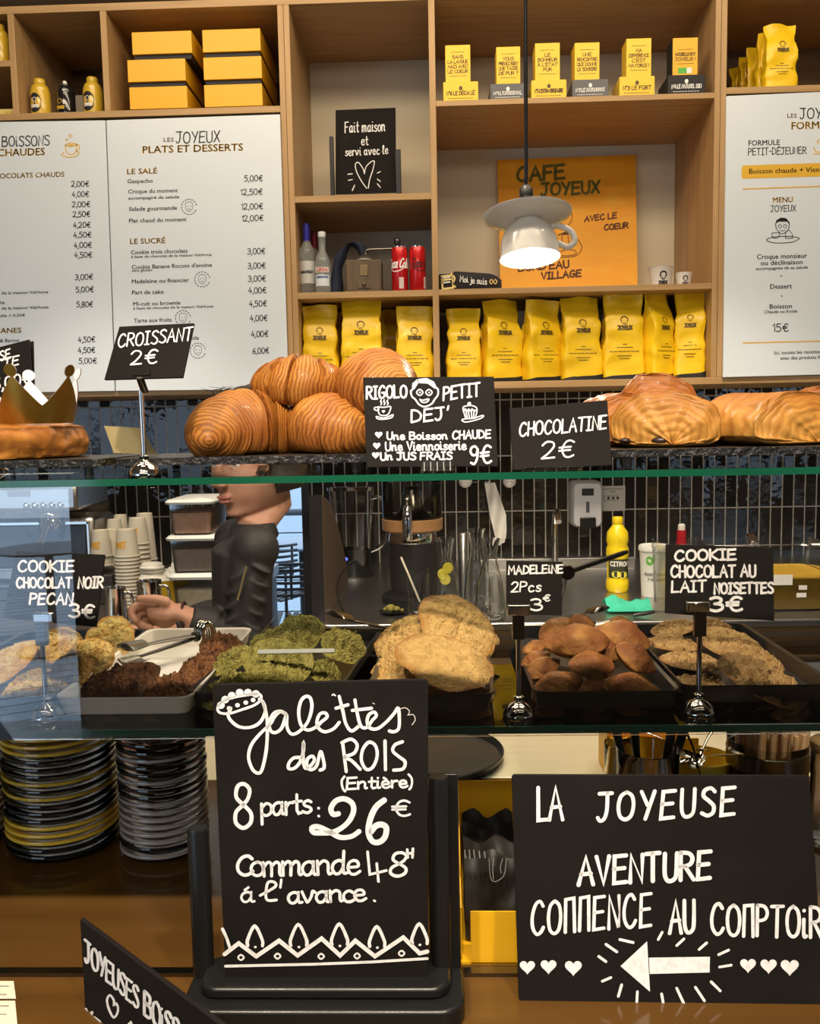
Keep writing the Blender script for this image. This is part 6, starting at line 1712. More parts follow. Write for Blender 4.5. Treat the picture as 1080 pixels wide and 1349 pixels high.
r = thing('handled_scoop', 'black rod handle with a round hub behind the madeleine sign', 'utensil', P(747, 754, 1.35))
mk('rod', MB().tube([V((0, 0, 0)), P(820, 729, 1.42) - r.location, P(826, 727, 1.425) - r.location], [.0042, .0042, .003], 10), black_plastic, r, smooth=60)
mk('hub', MB().lathe([(0, -.006), (.011, -.006), (.012, 0), (.011, .006), (0, .006)], 20, M=Matrix.Rotation(radians(90), 3, 'X')), black_plastic, r, smooth=50)
mk('leg', MB().tube([V((0, .002, -.004)), V((-.012, .0, -.05)), P(738, 818, 1.33) - r.location], .003, 8), steel, r, smooth=60)
# clear plate with a foot rail over the green tray
pl = plane3((342, 862, 1.10), (440, 861, 1.10), (346, 812, 1.125))
r = thing('clear_plate', 'clear plastic plate with a foot rail in front of the green cookies', 'card holder', P(392, 861, 1.10))
mk('clear_face', MB().prism([pl.hit(*q) for q in ((340, 861), (440, 860), (426, 820), (420, 808), (366, 808), (346, 832))], pl.n * -.0015), pane_mat('plate_plastic', (.95, .96, .96), 1.38), r, origin=r.location, smooth=0)
mk('foot_rail', MB().prism([pl.hit(*q) for q in ((340, 862), (441, 860), (441, 855), (340, 856.5))], pl.n * .003), M_('rail_white', (.24, .25, .22), .5), r, origin=r.location, smooth=0)
# ------------------------------------------------------------------ back worktops
ZWB = 1.0
r = thing('back_worktop', 'dark back worktop left of the terrace door, under cups and tubs', 'worktop', (-1.6, 2.9, 0)); ro = V((-1.6, 2.9, 0))
xl = X_(308, 800, 2.75)
mk('top', MB().bb((-3.4, 2.30, ZWB - .04), (xl, YW - .004, ZWB)), M_('dark_laminate', (.06, .05, .042), .3), r, origin=ro, bev=.002, smooth=0)
mk('cabinet', MB().bb((-3.38, 2.34, 0), (xl - .01, YW - .006, ZWB - .041)), M_('cabinet_black', (.025, .023, .022), .5), r, origin=ro, smooth=0)
r = thing('sink_worktop', 'stainless steel back worktop with drawers, right of the terrace door', 'worktop', (1.2, 2.9, 0)); ro = V((1.2, 2.9, 0))
xr = X_(410, 800, 2.45)
mk('top', MB().bb((xr, 2.42, ZWB - .045), (3.2, YW - .004, ZWB)), steel, r, origin=ro, bev=.003, smooth=0)
mk('cabinet', MB().bb((xr + .01, 2.46, 0), (3.18, YW - .006, ZWB - .046)), M_('cabinet_brown', (.10, .075, .05), .4), r, origin=ro, smooth=0)
x = xr + .05
for i in range(5):
    d = mk('drawer', MB().bb((x, 2.445, .70), (x + .46, 2.4595, ZWB - .06)), dark_steel if i % 2 else steel, r, origin=ro, bev=.002)
    mk('handle', MB().tube([V((x + .08, 2.425, .90)) - ro, V((x + .38, 2.425, .90)) - ro], .007, 10), chrome, d, smooth=60)
    x += .48
mk('upstand', MB().bb((X_(640, 760, 3.3), 3.30, ZWB), (X_(836, 760, 3.3), 3.34, P(700, 736, 3.3).z)), steel, r, origin=ro, bev=.002, smooth=0)
def onw(px, Y): return stand(px, Y, ZWB + .0006)
def hz(px, y, Y): return P(px, y, Y).z - ZWB

# coffee machine
Y = 2.92; p = onw(30, Y)
r = thing('coffee_machine', 'brushed steel coffee machine behind the left sign', 'coffee machine', p)
x1 = P(122, 720, Y).x - p.x; x0 = P(-120, 720, Y).x - p.x; zt_ = hz(100, 682, Y)
mk('housing', MB().bb((x0, .02, .04), (x1, .22, zt_)), steel, r, bev=.015)
mk('drip_base', MB().bb((x0, -.10, 0), (x1, .22, .045)), dark_steel, r, bev=.006)
mk('dark_front', MB().bb((x0 + .02, .002, .09), (P(114, 720, Y).x - p.x, .022, zt_ - .025)), M_('machine_front', (.03, .035, .05), .12), r, bev=.004)
fr_ = MB(); xa = P(97, 700, Y).x - p.x; xb = P(118, 700, Y).x - p.x
for (a, b_) in (((x0, zt_ - .024), (xb, zt_ - .012)), ((x0, .085), (xb, .095)), ((xb - .010, .085), (xb, zt_ - .012))): fr_.bb((a[0], -.004, a[1]), (b_[0], .004, b_[1]))
mk('chrome_frame', fr_, chrome, r, bev=.002)
zb_ = hz(40, 672, Y) ; zc_ = hz(40, 636, Y)
mk('control_head', MB().bb((x0, -.06, zb_), (x1 - .02, .22, zc_)), steel, r, bev=.012)
mk('cup_rail', MB().tube([V((x0, -.05, zc_ + .03)), V((x1 - .03, -.05, zc_ + .03)), V((x1 - .03, .20, zc_ + .03))], .005, 8), chrome, r, smooth=60)
for i in range(5):
    mk('button', MB().lathe([(.010, 0), (.010, .006), (.008, .007), (0, .007)], 16, (P(46 + 11 * i, 665, Y).x - p.x, -.060, hz(46, 664, Y)), Matrix.Rotation(radians(90), 3, 'X')), chrome, r, smooth=40)
mk('display', MB().bb((P(22, 650, Y).x - p.x, -.064, hz(22, 653, Y)), (P(50, 650, Y).x - p.x, -.0595, hz(22, 645, Y))), M_('display_blue', (.25, .30, .45), .2), r)
mk('group_head', MB().lathe([(.035, 0), (.035, .05), (.025, .06)], 24, (P(70, 700, Y).x - p.x, -.02, zb_ - .062)), chrome, r, smooth=50)
mk('spout', MB().tube([V((P(72, 700, Y).x - p.x, -.05, zb_ - .02)), V((P(66, 726, Y).x - p.x, -.09, zb_ - .11))], .006, 10).tube([V((P(77, 700, Y).x - p.x, -.05, zb_ - .02)), V((P(71, 726, Y).x - p.x, -.09, zb_ - .11))], .006, 10), chrome, r, smooth=60)
Y = 3.30; p = onw(122, Y)
r = thing('bean_hopper', 'rounded dark brown bean grinder standing behind the coffee machine', 'grinder', p)
mk('body', MB().lathe([(.06, 0), (.06, hz(122, 690, Y))], 24), black_matt, r, smooth=50)
zt_ = hz(122, 690, Y)
mk('hopper', MB().lathe([(.05, zt_), (.075, zt_ + .04), (.075, zt_ + .09), (.06, zt_ + .13), (.03, zt_ + .15), (0, zt_ + .153)], 32), M_('smoked_plastic', (.06, .045, .03), .2), r, smooth=60)

# paper cups, nested in towers
def paper_cup_mesh(R, h):
    return MB().lathe([(R * 1.02, 0), (R * 1.05, .002), (R * 1.02, .005), (R * .98, .005), (R * .72, h), (R * .68, h), (R * .66, h - .004), (0, h - .004)], 28)
cupm = M_('paper_cup', (.62, .57, .46), .6)
cup_proto = {}
def cup_tower(px, Y, y_bot, y_top, wpx, n, where, prt=None, hcup=.085):
    p = onw(px, Y); p.z += max(0, hz(px, y_bot, Y)) if y_bot < 770 else 0
    R = ms(wpx, Y) / 2; H = P(px, y_top, Y).z - p.z
    step = (H - hcup) / max(n - 1, 1)
    key = round(R, 4)
    for i in range(n):
        if key not in cup_proto:
            o = mk('paper_cup', paper_cup_mesh(R, hcup), cupm, None, smooth=45); cup_proto[key] = o
        else: o = cup_proto[key].copy(); COL.objects.link(o)
        o.location = p + V((0, 0, i * step))
        nm = 'top cup' if i == n - 1 else 'bottom cup' if i == 0 else ORD[n - 1 - i] + ' cup from the top'
        tag(o, f'paper cup, {nm} of the {where}', 'cup', 'paper cups in the ' + where)
    if prt:
        b = MB(); wr = lambda x, y: V(((R * .90 + .0) * sin(x / R), -(R * (1 - .33 * (-y) / hcup) + .0012) * cos(x / R), -y))
        hand(b, wr, prt, -R * .75, -hcup * .34, R * .25, hcup * .22, hcup * .055, gap=1.0)
        lp = mk('print', b, M_('orange_print', (.72, .36, .03), .5), o, smooth=0)
cup_tower(171, 2.72, 790, 697, 33, 15, 'front paper cup tower', 'HART')
cup_tower(186, 2.84, 785, 682, 30, 13, 'second paper cup tower', 'CAFÉ')
cup_tower(195, 2.98, 780, 676, 28, 5, 'tall rear paper cup tower', None, .16)
cup_tower(137, 2.80, 745, 698, 28, 2, 'short left cup stack', 'HART')
cup_tower(151, 2.86, 745, 697, 28, 2, 'short cup stack beside the front tower', None)
cup_tower(155, 3.02, 745, 684, 24, 2, 'short rear cup stack', None)
cup_tower(163, 3.08, 745, 678, 22, 2, 'hindmost cup stack', None)
# what the short stacks stand on
p = onw(148, 2.94)
tag(mk('cup_stand', MB().bb((-.075, -.19, 0), (.075, .19, hz(148, 745, 2.94) - .0012)), M_('stand_dark', (.035, .028, .022), .5), None, bev=.004), 'dark box stand carrying the short paper cup stacks', 'stand').location = p
# yellow tub with cup lids
p = onw(220, 2.66)
r = thing('lid_tub', 'yellow tub filled with white cup lids beside the milk jugs', 'tub', p)
R = ms(34, 2.66)
mk('tub_wall', MB().lathe([(0, .002), (R * .82, 0), (R, hz(220, 762, 2.66)), (R * 1.03, hz(220, 762, 2.66) + .004), (R * .97, hz(220, 762, 2.66)), (R * .79, .006), (0, .006)], 40), M_('yellow_tub', (.66, .42, .02), .35), r, smooth=50)
lid_w = M_('white_lid', (.72, .70, .62), .45)
zz = hz(220, 766, 2.66)
src = None
LID = [(-.045, .0, 0, 4, 0), (-.040, .01, .0, 9, .02), (-.040, .005, .0, 14, 0), (-.040, .0, 0, 19, .02), (.034, -.012, .0, 5, .5), (.042, -.006, 0, 10, .55), (.050, 0, 0, 15, .6), (.0, -.03, 0, 1, .1), (.0, .03, 0, 6, .15)]
for i, (dx, dy, q, dz, tl) in enumerate(LID):
    if src is None: src = mk('lid_dome', MB().lathe([(.036, 0), (.037, .004), (.033, .006), (.031, .014), (.026, .016), (0, .013)], 28), lid_w, None, smooth=50); o = src
    else: o = src.copy(); COL.objects.link(o)
    o.location = p + V((dx, dy, zz + dz * .0022)); o.rotation_euler = (0, tl, 0)
    nm = ['bottom of the left lid pile', 'second from the bottom of the left lid pile', 'third from the bottom of the left lid pile', 'top of the left lid pile', 'lowest of the tilted right lid pile', 'middle of the tilted right lid pile', 'outermost of the tilted right lid pile', 'lying loose at the front of the tub', 'lying loose at the back of the tub'][i]
    tag(o, 'white plastic cup lid, ' + nm, 'lid', 'cup lids in the yellow tub')
# milk jugs
for (px, Y, w, yt, lab) in ((154.5, 2.36, 31, 774, 'steel milk jug with handle at the left, near the sign'), (199, 2.42, 36, 765, 'steel milk jug behind the raised hand')):
    p = onw(px, Y); R = ms(w, Y) / 2; h = hz(px, yt, Y)
    r = thing('milk_jug', lab, 'jug', p, 0, 'steel milk jugs')
    mk('body', MB().lathe([(0, .001), (R * .96, 0), (R, .006), (R * .98, h * .45), (R * .86, h * .8), (R * .92, h), (R * .88, h), (R * .82, h * .8), (R * .9, .01), (0, .008)], 40), chrome, r, smooth=50)
    mk('handle', MB().tube([V(q) for q in spline([(R * .85, 0, h * .88), (R * 1.35, 0, h * .86), (R * 1.5, 0, h * .55), (R * 1.3, 0, h * .28), (R * .95, 0, h * .22)], 5)], .0045, 8), chrome, r, smooth=60)
# plastic food boxes
FB = [(270, 2.66, 64, 798, 741, 'bottom food box of the stack, with pale contents', (.62, .56, .44)), (271, 2.66, 68, 739, 690, 'middle food box of the stack, with grey-brown contents', (.38, .30, .26)), (268, 2.66, 60, 688, 637, 'top food box of the stack, with pinkish contents', (.72, .44, .32))]
z0 = None
for i, (px, Y, w, yb, yt, lab, cc) in enumerate(FB):
    p = onw(px, Y); h = ms(yb - yt, Y) if i < 2 else ms(46, Y)
    if z0 is not None: p.z = z0
    W_ = ms(w, Y) / 2
    r = thing('food_box', 'translucent plastic ' + lab, 'food box', p, 0, 'plastic food boxes')
    mb = loops(MB(), [rr_loop(W_ * 1.66, .20, .015, 0), rr_loop(W_ * 1.84, .222, .018, h * .86)], True, False)
    mk('box_wall', mb, pane_mat('box_plastic', (.96, .96, .94), 1.4, .2), r, smooth=50)
    mb = loops(MB(), [rr_loop(W_ * 1.60, .19, .015, .003), rr_loop(W_ * 1.74, .208, .018, h * .60)])
    mk('contents', mb, M_('food_contents', cc, .7, n=[(60, 3, .4, .7, tuple(c_ * .7 for c_ in cc), .7)]), r, smooth=50)
    mb = loops(MB(), [rr_loop(W_ * 2.04, .245, .02, h * .86), rr_loop(W_ * 2.08, .25, .02, h * .92), rr_loop(W_ * 1.9, .232, .018, h * .985)])
    mk('lid', mb, M_('lid_frost', (.62, .64, .62), .35), r, smooth=40)
    z0 = p.z + h + .0005

# dark wing panel
X0 = P(409, 740, 2.47).x; X1 = P(427, 740, 2.47).x
zt_ = P(425, 652, 2.47).z
prof = [(2.47, ZWB + .0006), (3.12, ZWB + .0006), (3.10, ZWB + .05)] + [(2.47 + .62 * (1 - t) ** .62, ZWB + .06 + (zt_ - ZWB - .06) * t) for t in [k / 10 for k in range(1, 11)]]
r = thing('side_panel', 'dark side panel with a curved edge, right of the terrace door', 'panel', V(((X0 + X1) / 2, 2.8, ZWB)))
mk('panel', MB().prism([V((X0, y, z)) for y, z in prof], (X1 - X0 - .002, 0, 0)), black_matt, r, origin=r.location, smooth=0)
mk('side_face', MB().prism([V((X1 - .0018, y, z)) for y, z in prof], (.0018, 0, 0)), M_('panel_brown', (.10, .065, .04), .45), r, origin=r.location, smooth=0, label='brown side face')
# blender
Y = 3.24; p = onw(466, Y)
r = thing('blender', 'clear square jug blender on a black base, right of the curved panel', 'blender', p)
mk('base', MB().lathe([(.075, 0), (.07, .01), (.058, .10), (.055, hz(462, 748, Y))], 28), black_plastic, r, smooth=50)
zb_, zt_ = hz(462, 746, Y), hz(462, 645, Y)
mb = loops(MB(), [rr_loop(.10, .10, .02, zb_), rr_loop(.125, .125, .022, zb_ + .03), rr_loop(.155, .15, .025, zt_)], True, False)
mk('jug', mb, glass_m if False else pane_mat('jug_clear', (.86, .86, .84), 1.7, .03), r, smooth=40)
mk('chrome_rim', loops(MB(), [rr_loop(.165, .16, .026, zt_), rr_loop(.168, .163, .026, zt_ + .012), rr_loop(.15, .145, .024, zt_ + .014)]), chrome, r, smooth=40)
mk('collar', MB().lathe([(.058, zb_ - .012), (.064, zb_ - .006), (.060, zb_ + .004)], 28), chrome, r, smooth=50)
mk('jug_handle', MB().tube([V(q) for q in spline([(.075, -.03, zt_ - .03), (.115, -.04, zt_ - .04), (.118, -.04, zb_ + .10), (.07, -.03, zb_ + .06)], 6)], .008, 8), pane_mat('jug_clear2', (.7, .7, .68), 1.7, .05), r, smooth=60)
mk('power_lamp', MB().ell((-.02, -.066, .07), (.006, .004, .006)), M_('blue_lamp', (.05, .08, .7), .3, emit=((.1, .15, 1), 2)), r)
r = thing('power_cable', 'thin black cable hanging beside the blender base', 'cable', onw(452, 2.72))
mk('cable', MB().tube([P(*q) - r.location for q in spline([(470, 738, 2.85), (452, 752, 2.74), (444, 775, 2.66), (450, 800, 2.60), (462, 816, 2.56)], 6)], .0028, 8), black_plastic, r, smooth=60)
tag(bpy.data.objects[r.name], 'thin black cable hanging beside the blender base', 'cable')
# coffee grinder / juicer with wooden ring
Y = 2.74; p = onw(545, Y); k = Y / FPX
r = thing('juicer', 'black juicer with a clear bowl, wooden ring and chrome spout', 'juicer', p)
mk('foot', MB().lathe([(.10, 0), (.10, .02), (.07, .035)], 36), black_plastic, r, smooth=50)
z1, z2, z3, z4, z5 = hz(545, 712, Y), hz(545, 700, Y), hz(545, 698, Y), hz(545, 683, Y), hz(545, 632, Y)
mk('motor_body', MB().lathe([(.068, .03), (.072, .06), (33 * k, z1 - .004)], 36), black_matt, r, smooth=50)
mk('chrome_ring', MB().lathe([(32 * k, z1 - .004), (33 * k, z1), (31 * k, z2), (28 * k, z2 + .004)], 40), chrome, r, smooth=50)
mk('wooden_ring', MB().lathe([(36 * k, z2 + .001), (40 * k, z3 + .003), (40.5 * k, z4), (37 * k, z4 + .002)], 44), M_('juicer_wood', (.36, .19, .08), .45), r, smooth=50)
mk('clear_bowl', MB().lathe([(38 * k, z4), (40 * k, z4 + .01), (40 * k, z5)], 44, cap=False), pane_mat('bowl_clear', (.80, .78, .74), 1.55, .03), r, smooth=60)
mk('lid', MB().lathe([(41 * k, z5), (41 * k, z5 + .015), (30 * k, z5 + .03), (0, z5 + .035)], 44), black_plastic, r, smooth=50)
mk('inner_cone', MB().lathe([(25 * k, z4 + .004), (16 * k, z4 + .03), (10 * k, z5 - .03), (0, z5 - .02)], 28), dark_steel, r, smooth=50)
sp_ = mk('spout', MB().tube([V((-.012, -40 * k, z4 + .035)), V((-.012, -44 * k, z4 + .01)), V((-.012, -43 * k, z2 - .012))], [.016, .017, .015], 14), chrome, r, smooth=60)
mk('lever', MB().lathe([(.014, 0), (.012, .015), (.004, .022), (.004, .035), (.009, .042), (0, .048)], 18, (-.012, -44 * k, z4 + .03)), chrome, sp_, smooth=50)
# small dish with crumbs
p = onw(518, 2.56)
r = thing('saucer_dish', 'small black dish holding green crumbs', 'dish', p)
mk('dish', MB().lathe([(0, .001), (.025, 0), (.042, .008), (.040, .009), (.02, .004), (0, .004)], 32), black_gloss, r, smooth=50)
for i, (dx, dy, rr, lab) in enumerate(((-.008, 0, .014, 'largest green cake crumb on the small black dish'), (.010, .004, .010, 'green cake crumb in the middle of the small black dish'), (.026, -.004, .006, 'tiny green cake crumb at the right of the small black dish'), (-.022, .006, .008, 'green cake crumb at the left of the small black dish'))):
    mb = MB().ell((0, 0, 0), (rr, rr * .9, rr * .75), None, 20, 12)
    mb.v = [v * (1 + .3 * noise.noise(v * 160 + V((i, 0, 0)))) for v in mb.v]
    tag(mk('cake_crumb', mb, ck_grn, None, smooth=60), lab, 'crumb', 'crumbs on the dish').location = p + V((dx, dy, .006 + rr * .72))
# glasses and carafes
water_m = M_('drinking_water', (.97, .99, .98), 0, trans=1, ior=1.33)
def tumbler(label, px, Y, w, yt, straw=None):
    p = onw(px, Y); R = ms(w, Y) / 2; h = hz(px, yt, Y)
    r = thing('tumbler', label, 'glass', p, 0, 'glasses on the back worktop')
    mk('glass_wall', MB().lathe([(0, .001), (R * .78, 0), (R * .82, .004), (R, h), (R * .95, h), (R * .76, .010), (0, .009)], 36), glass_m, r, smooth=50)
    if straw:
        s_ = thing('drinking_straw', 'cream drinking straw leaning in the glass', 'straw', p + V((0, 0, .0125)))
        mk('straw_tube', MB().tube([P(553, 792, Y - .0) - s_.location, P(528, 734, Y) - s_.location], .0032, 10), paper_cream, s_, smooth=60)
tumbler('glass with a cream straw, left of the carafes', 551, 2.53, 31, 754, True)
tumbler('low glass half hidden behind the lemon carafe', 574, 2.60, 24, 748)
def carafe(label, px, Y, w, yt, lemon=False, nw=.62):
    p = onw(px, Y); R = ms(w, Y) / 2; h = hz(px, yt, Y)
    r = thing('carafe', label, 'carafe', p, 0, 'glass carafes')
    pr = [(0, .002), (R * .9, 0), (R, .006), (R * .98, h * .20), (R * .84, h * .45), (R * .52, h * .68), (R * .46, h * .74), (R * .56, h * .88), (R * .68, h), (R * .63, h), (R * .51, h * .88), (R * .41, h * .74), (R * .47, h * .68), (R * .79, h * .45), (R * .93, h * .20), (R * .92, .014), (0, .012)]
    mk('glass_wall', MB().lathe(pr, 40), glass_m, r, smooth=60)
    if lemon:
        for (dx, dz, t) in ((-.008, .52, .3), (.010, .60, -.4), (0, .45, .1)):
            mk('lemon_slice', MB().lathe([(0, -.002), (R * .36, -.002), (R * .38, 0), (R * .36, .002), (0, .002)], 24, (dx * .8, 0, h * dz), Matrix.Rotation(radians(70), 3, 'X') @ Matrix.Rotation(t, 3, 'Y')), M_('lemon', (.72, .62, .06), .4), r, smooth=40)
carafe('carafe with lemon slices, leftmost of the carafes', 587, 2.56, 40, 709, True)
carafe('carafe standing behind, middle of the three', 629, 2.62, 36, 697)
carafe('front carafe of the three, at the right', 646, 2.48, 40, 710)
p = onw(611, 2.72)
tag(mk('steel_tube', MB().lathe([(0, .0005), (ms(6, 2.72), 0), (ms(6, 2.72), hz(611, 703, 2.72)), (ms(5, 2.72), hz(611, 703, 2.72) + .002), (0, hz(611, 703, 2.72) + .002)], 24), steel, None, smooth=50), 'slim steel cylinder standing between the carafes', 'cylinder').location = p
# paper towel, hooks
r = thing('paper_towel', 'crumpled white paper towel hanging on the tiled wall', 'paper towel', P(652, 640, 3.44))
def tw(u, v):
    xa = 638 + 14 * v + 6 * (v > .5) * (v - .5); xb = 652 + 13 * min(v * 2, 1) + 3 * v - 3 * max(0, v - .75) * 4
    x = xa + (xb - xa) * u; y = 636 + 84 * v - 6 * u * (v > .9)
    return P(x, y, 3.44 + .012 * sin(u * 5 + v * 7)) - r.location
mb = MB().grid(tw, 10, 24); mb.grid(lambda u, v: tw(u, v) + V((0, .0012, 0)), 10, 24)
mk('sheet', mb, paper_w, r, smooth=30)
hk = mk('hanger', MB().tube([P(650, 634, 3.44) - r.location, V((P(650, 634, 3.44).x - r.location.x, YW - r.location.y - .001, P(650, 634, 3.44).z - r.location.z))], .006, 8), chrome, r)
for i, px in enumerate((613, 671)):
    p = P(px, 634, 3.47)
    r = thing('wall_hook', ['round white hook on the tiles left of the paper towel', 'round white hook on the tiles right of the paper towel'][i], 'hook', p, 0, 'white wall hooks')
    mk('knob', MB().ell((0, 0, 0), (.026, .02, .026)), white_cer, r, smooth=180); mk('pin', MB().tube([(0, .01, 0), (0, YW - 3.47 - .001, 0)], .008, 10), chrome, r)
# soap dispenser and notice on the tiles
p = P(768.5, 691, YW - .001)
r = thing('soap_dispenser', 'white wall soap dispenser with a black push lever', 'soap dispenser', p); k = YW / FPX
def rrv(w, h, rad, y, z0):
    return [V((q.x, y, q.y + z0 + h / 2)) for q in rr_loop(w, h, rad, 0, 5)]
mk('cover', loops(MB(), [rrv(39 * k, 59 * k, .02, 0, 0), rrv(39 * k, 59 * k, .02, -.085, 0), rrv(34 * k, 54 * k, .018, -.10, .006)]), M_('dispenser_white', (.62, .62, .66), .3), r, smooth=40)
mk('push_lever', MB().bb((-10 * k, -.112, -.004), (10 * k, -.0995, 13 * k)), black_plastic, r, bev=.004)
mk('level_window', MB().bb((-2.2 * k, -.102, 19 * k), (2.2 * k, -.0995, 33 * k)), M_('window_grey', (.10, .11, .13), .2), r)
lb = mk('label_plate', MB().bb((-7.5 * k, -.1025, 41 * k), (7.5 * k, -.0995, 50 * k)), black_matt, r)
b = MB(); hand(b, lambda x, y: V((x, -.1024, -y)), 'Toy', -5 * k, -44 * k, 5 * k, 5 * k, .002); mk('print', b, chalk, lb, smooth=0)
r = thing('wall_notice', 'small square notice with hand-washing icons on the tiles', 'notice', P(807, 673, YW - .001))
mk('plate', MB().bb((-16 * k, -.004, 0), (16 * k, 0, 33 * k)), M_('notice_grey', (.55, .53, .49), .5), r)
b = MB(); f = lambda x, y: V((x * k, -.0046, -y * k))
print_text(b, f, 'LAVEZ-VOUS LES MAINS', -13, -28, 13, 1.8, bold=.02); print_text(b, f, 'SVP', -4, -24.5, 4, 1.8, bold=.02)
for x in (-6, 0, 6): b.ribbon([(x, -17), (x + .3, -17)], 3.4, f)
for x in (-9, -3, 3): strokes(b, f, .5, f"@{x-3},-20 {x+3},-20 {x+3},-14 {x-3},-14")
mk('print', b, black_ink, r, smooth=0)
# sink tap
r = thing('sink_tap', 'tall chrome sink tap in front of the tiles', 'tap', onw(731, 3.26))
p = r.location
mk('column', MB().lathe([(.022, 0), (.022, .01), (.012, .014), (.012, hz(731, 690, 3.26))], 20), chrome, r, smooth=50)
mk('spout', MB().tube([V((0, 0, hz(731, 692, 3.26))), V((0, -.01, hz(731, 676, 3.26))), V((.0, -.06, hz(731, 672, 3.26))), V((0, -.10, hz(731, 684, 3.26)))], .011, 12), chrome, r, smooth=60)
# lemon juice bottle
Y = 2.86; p = onw(813, Y); R = ms(30, Y) / 2; h = hz(813, 681, Y)
r = thing('juice_bottle', 'yellow lemon juice bottle with a yellow cap', 'bottle', p)
pr = [(0, .002), (R * .85, 0), (R, .01), (R, h * .14), (R * .92, h * .18), (R * .92, h * .46), (R, h * .50), (R * .98, h * .58), (R * .86, h * .63), (R * .98, h * .68), (R * .9, h * .80), (R * .5, h * .88), (R * .38, h * .91)]
mk('body', MB().lathe(pr, 36), M_('lemon_bottle', (.80, .60, .012), .2, bump=(90, .3, .003), coat=.4), r, smooth=60)
mk('cap', MB().lathe([(R * .42, h * .905), (R * .46, h * .915), (R * .46, h * .985), (R * .4, h), (0, h)], 24), M_('lemon_cap', (.85, .60, .01), .35), r, smooth=40)
wr = lambda x, y: V(((R * .93 + .001) * sin(x / R), -(R * .93 + .001) * cos(x / R), -y))
lab = MB().grid(lambda u, v: wr((u * 2 - 1) * R * 1.1, -(h * .20 + h * .25 * v)), 16, 2); lo = mk('dark_label', lab, M_('label_dark', (.035, .04, .02), .5), r, smooth=60)
wr2 = lambda x, y: V(((R * .93 + .0018) * sin(x / R), -(R * .93 + .0018) * cos(x / R), -y))
b = MB(); hand(b, wr2, 'CITRON', -R * .85, -h * .36, R * .85, h * .055, h * .013); mk('lettering', b, chalk, lo, smooth=0)
b = MB()
for (dx, q) in ((-.3, .25), (.35, .24)): b.fill([wr2(0, 0) and (R * (dx + .42 * cos(2 * pi * j / 18)), -h * (q + .045 * sin(2 * pi * j / 18))) for j in range(18)], wr2)
mk('lemon_picture', b, M_('lemon_print', (.75, .68, .08), .5), lo, smooth=0)
# green cloth, knife
r = thing('green_cloth', 'turquoise green cloth lying folded on the steel worktop', 'cloth', onw(826, 2.58))
def gcl(u, v):
    x = (u - .5) * .130; y = (v - .5) * .12
    return V((x, y, .0015 + .036 * math.exp(-((v - .55) / .22) ** 2) * (.75 + .25 * sin(u * 8)) * (1 - .3 * u) + .012 * noise.noise(V((u * 5, v * 5, 2))) * sin(pi * v) + .004))
mb = MB().grid(gcl, 24, 20); mb.grid(lambda u, v: gcl(u, v) * .985 + V((0, 0, -.0015)), 24, 20)
mk('cloth', mb, M_('green_cloth', (.035, .42, .28), .75), r, smooth=80)
r = thing('kitchen_knife', 'knife with a dark handle lying beside the green cloth', 'knife', onw(848, 2.47) + V((0, 0, .006)))
mk('handle', MB().tube([V((-.03, 0, 0)), V((.0, 0, .004)), V((.03, .005, .008))], [.008, .009, .007], 10, flat=.7), black_plastic, r, smooth=60)
mk('blade', MB().prism([V((.03, .004, .004)), V((.09, .03, .0)), V((.10, .045, .0)), V((.03, .016, .008))], (0, 0, .0012)), steel, r, smooth=0)
# bucket, tubs, bottle
Y = 2.78; p = onw(861, Y); R = ms(38, Y) / 2; h = hz(861, 718, Y)
r = thing('white_bucket', 'white plastic dairy bucket with green print, right of the lemon bottle', 'bucket', p)
mk('bucket_wall', MB().lathe([(0, .001), (R * .84, 0), (R * .98, h * .90), (R * 1.06, h * .90), (R * 1.06, h * .97), (R, h), (R * .94, h * .97), (0, h * .97)], 36), M_('bucket_white', (.70, .71, .68), .35), r, smooth=50)
wr = lambda x, y: V(((R * (.85 + .14 * -y / h) + .001) * sin(x / R), -(R * (.85 + .14 * -y / h) + .001) * cos(x / R), -y))
b = MB(); print_text(b, wr, 'FROMAGE BLANC', -R * .95, -h * .42, R * .95, h * .06, bold=.02); print_text(b, wr, '7 MESURES', -R * .7, -h * .32, R * .7, h * .055, bold=.02); mk('print', b, black_ink, r, smooth=0)
b = MB(); b.fill([(R * (-.55 + .28 * cos(2 * pi * j / 16)), -h * (.72 + .09 * sin(2 * pi * j / 16))) for j in range(16)], wr); mk('green_dot', b, M_('print_green', (.12, .40, .05), .5), r, smooth=0)
def tub(label, px, Y, w, yt, contents=None, d=.20, fill=.55):
    p = onw(px, Y); W_ = ms(w, Y); h = hz(px, yt, Y)
    r = thing('storage_tub', label, 'tub', p, 0, 'clear storage tubs')
    mk('tub_wall', loops(MB(), [rr_loop(W_ * .90, d * .9, .02, 0), rr_loop(W_ * .97, d * .97, .022, h * .84), rr_loop(W_ * 1.0, d, .022, h * .86), rr_loop(W_ * 1.0, d, .022, h)], True, False), pane_mat('tub_plastic', (.84, .85, .82), 1.5, .12), r, smooth=40)
    if contents: mk('contents', loops(MB(), [rr_loop(W_ * .87, d * .86, .02, .004), rr_loop(W_ * .92, d * .91, .022, h * fill)]), contents, r, smooth=40)
    return r, p, W_, h
tub('clear empty tub behind the hazelnut cookie sign', 897, 2.62, 62, 714)
r, p, W_, h = tub('large clear tub of golden yellow mix with taped labels, at the right', 1004, 2.66, 168, 716, M_('yellow_mix', (.58, .36, .035), .7, n=[(30, 4, .4, .7, (.48, .28, .02), .7)]), .30, .52)
b = MB()
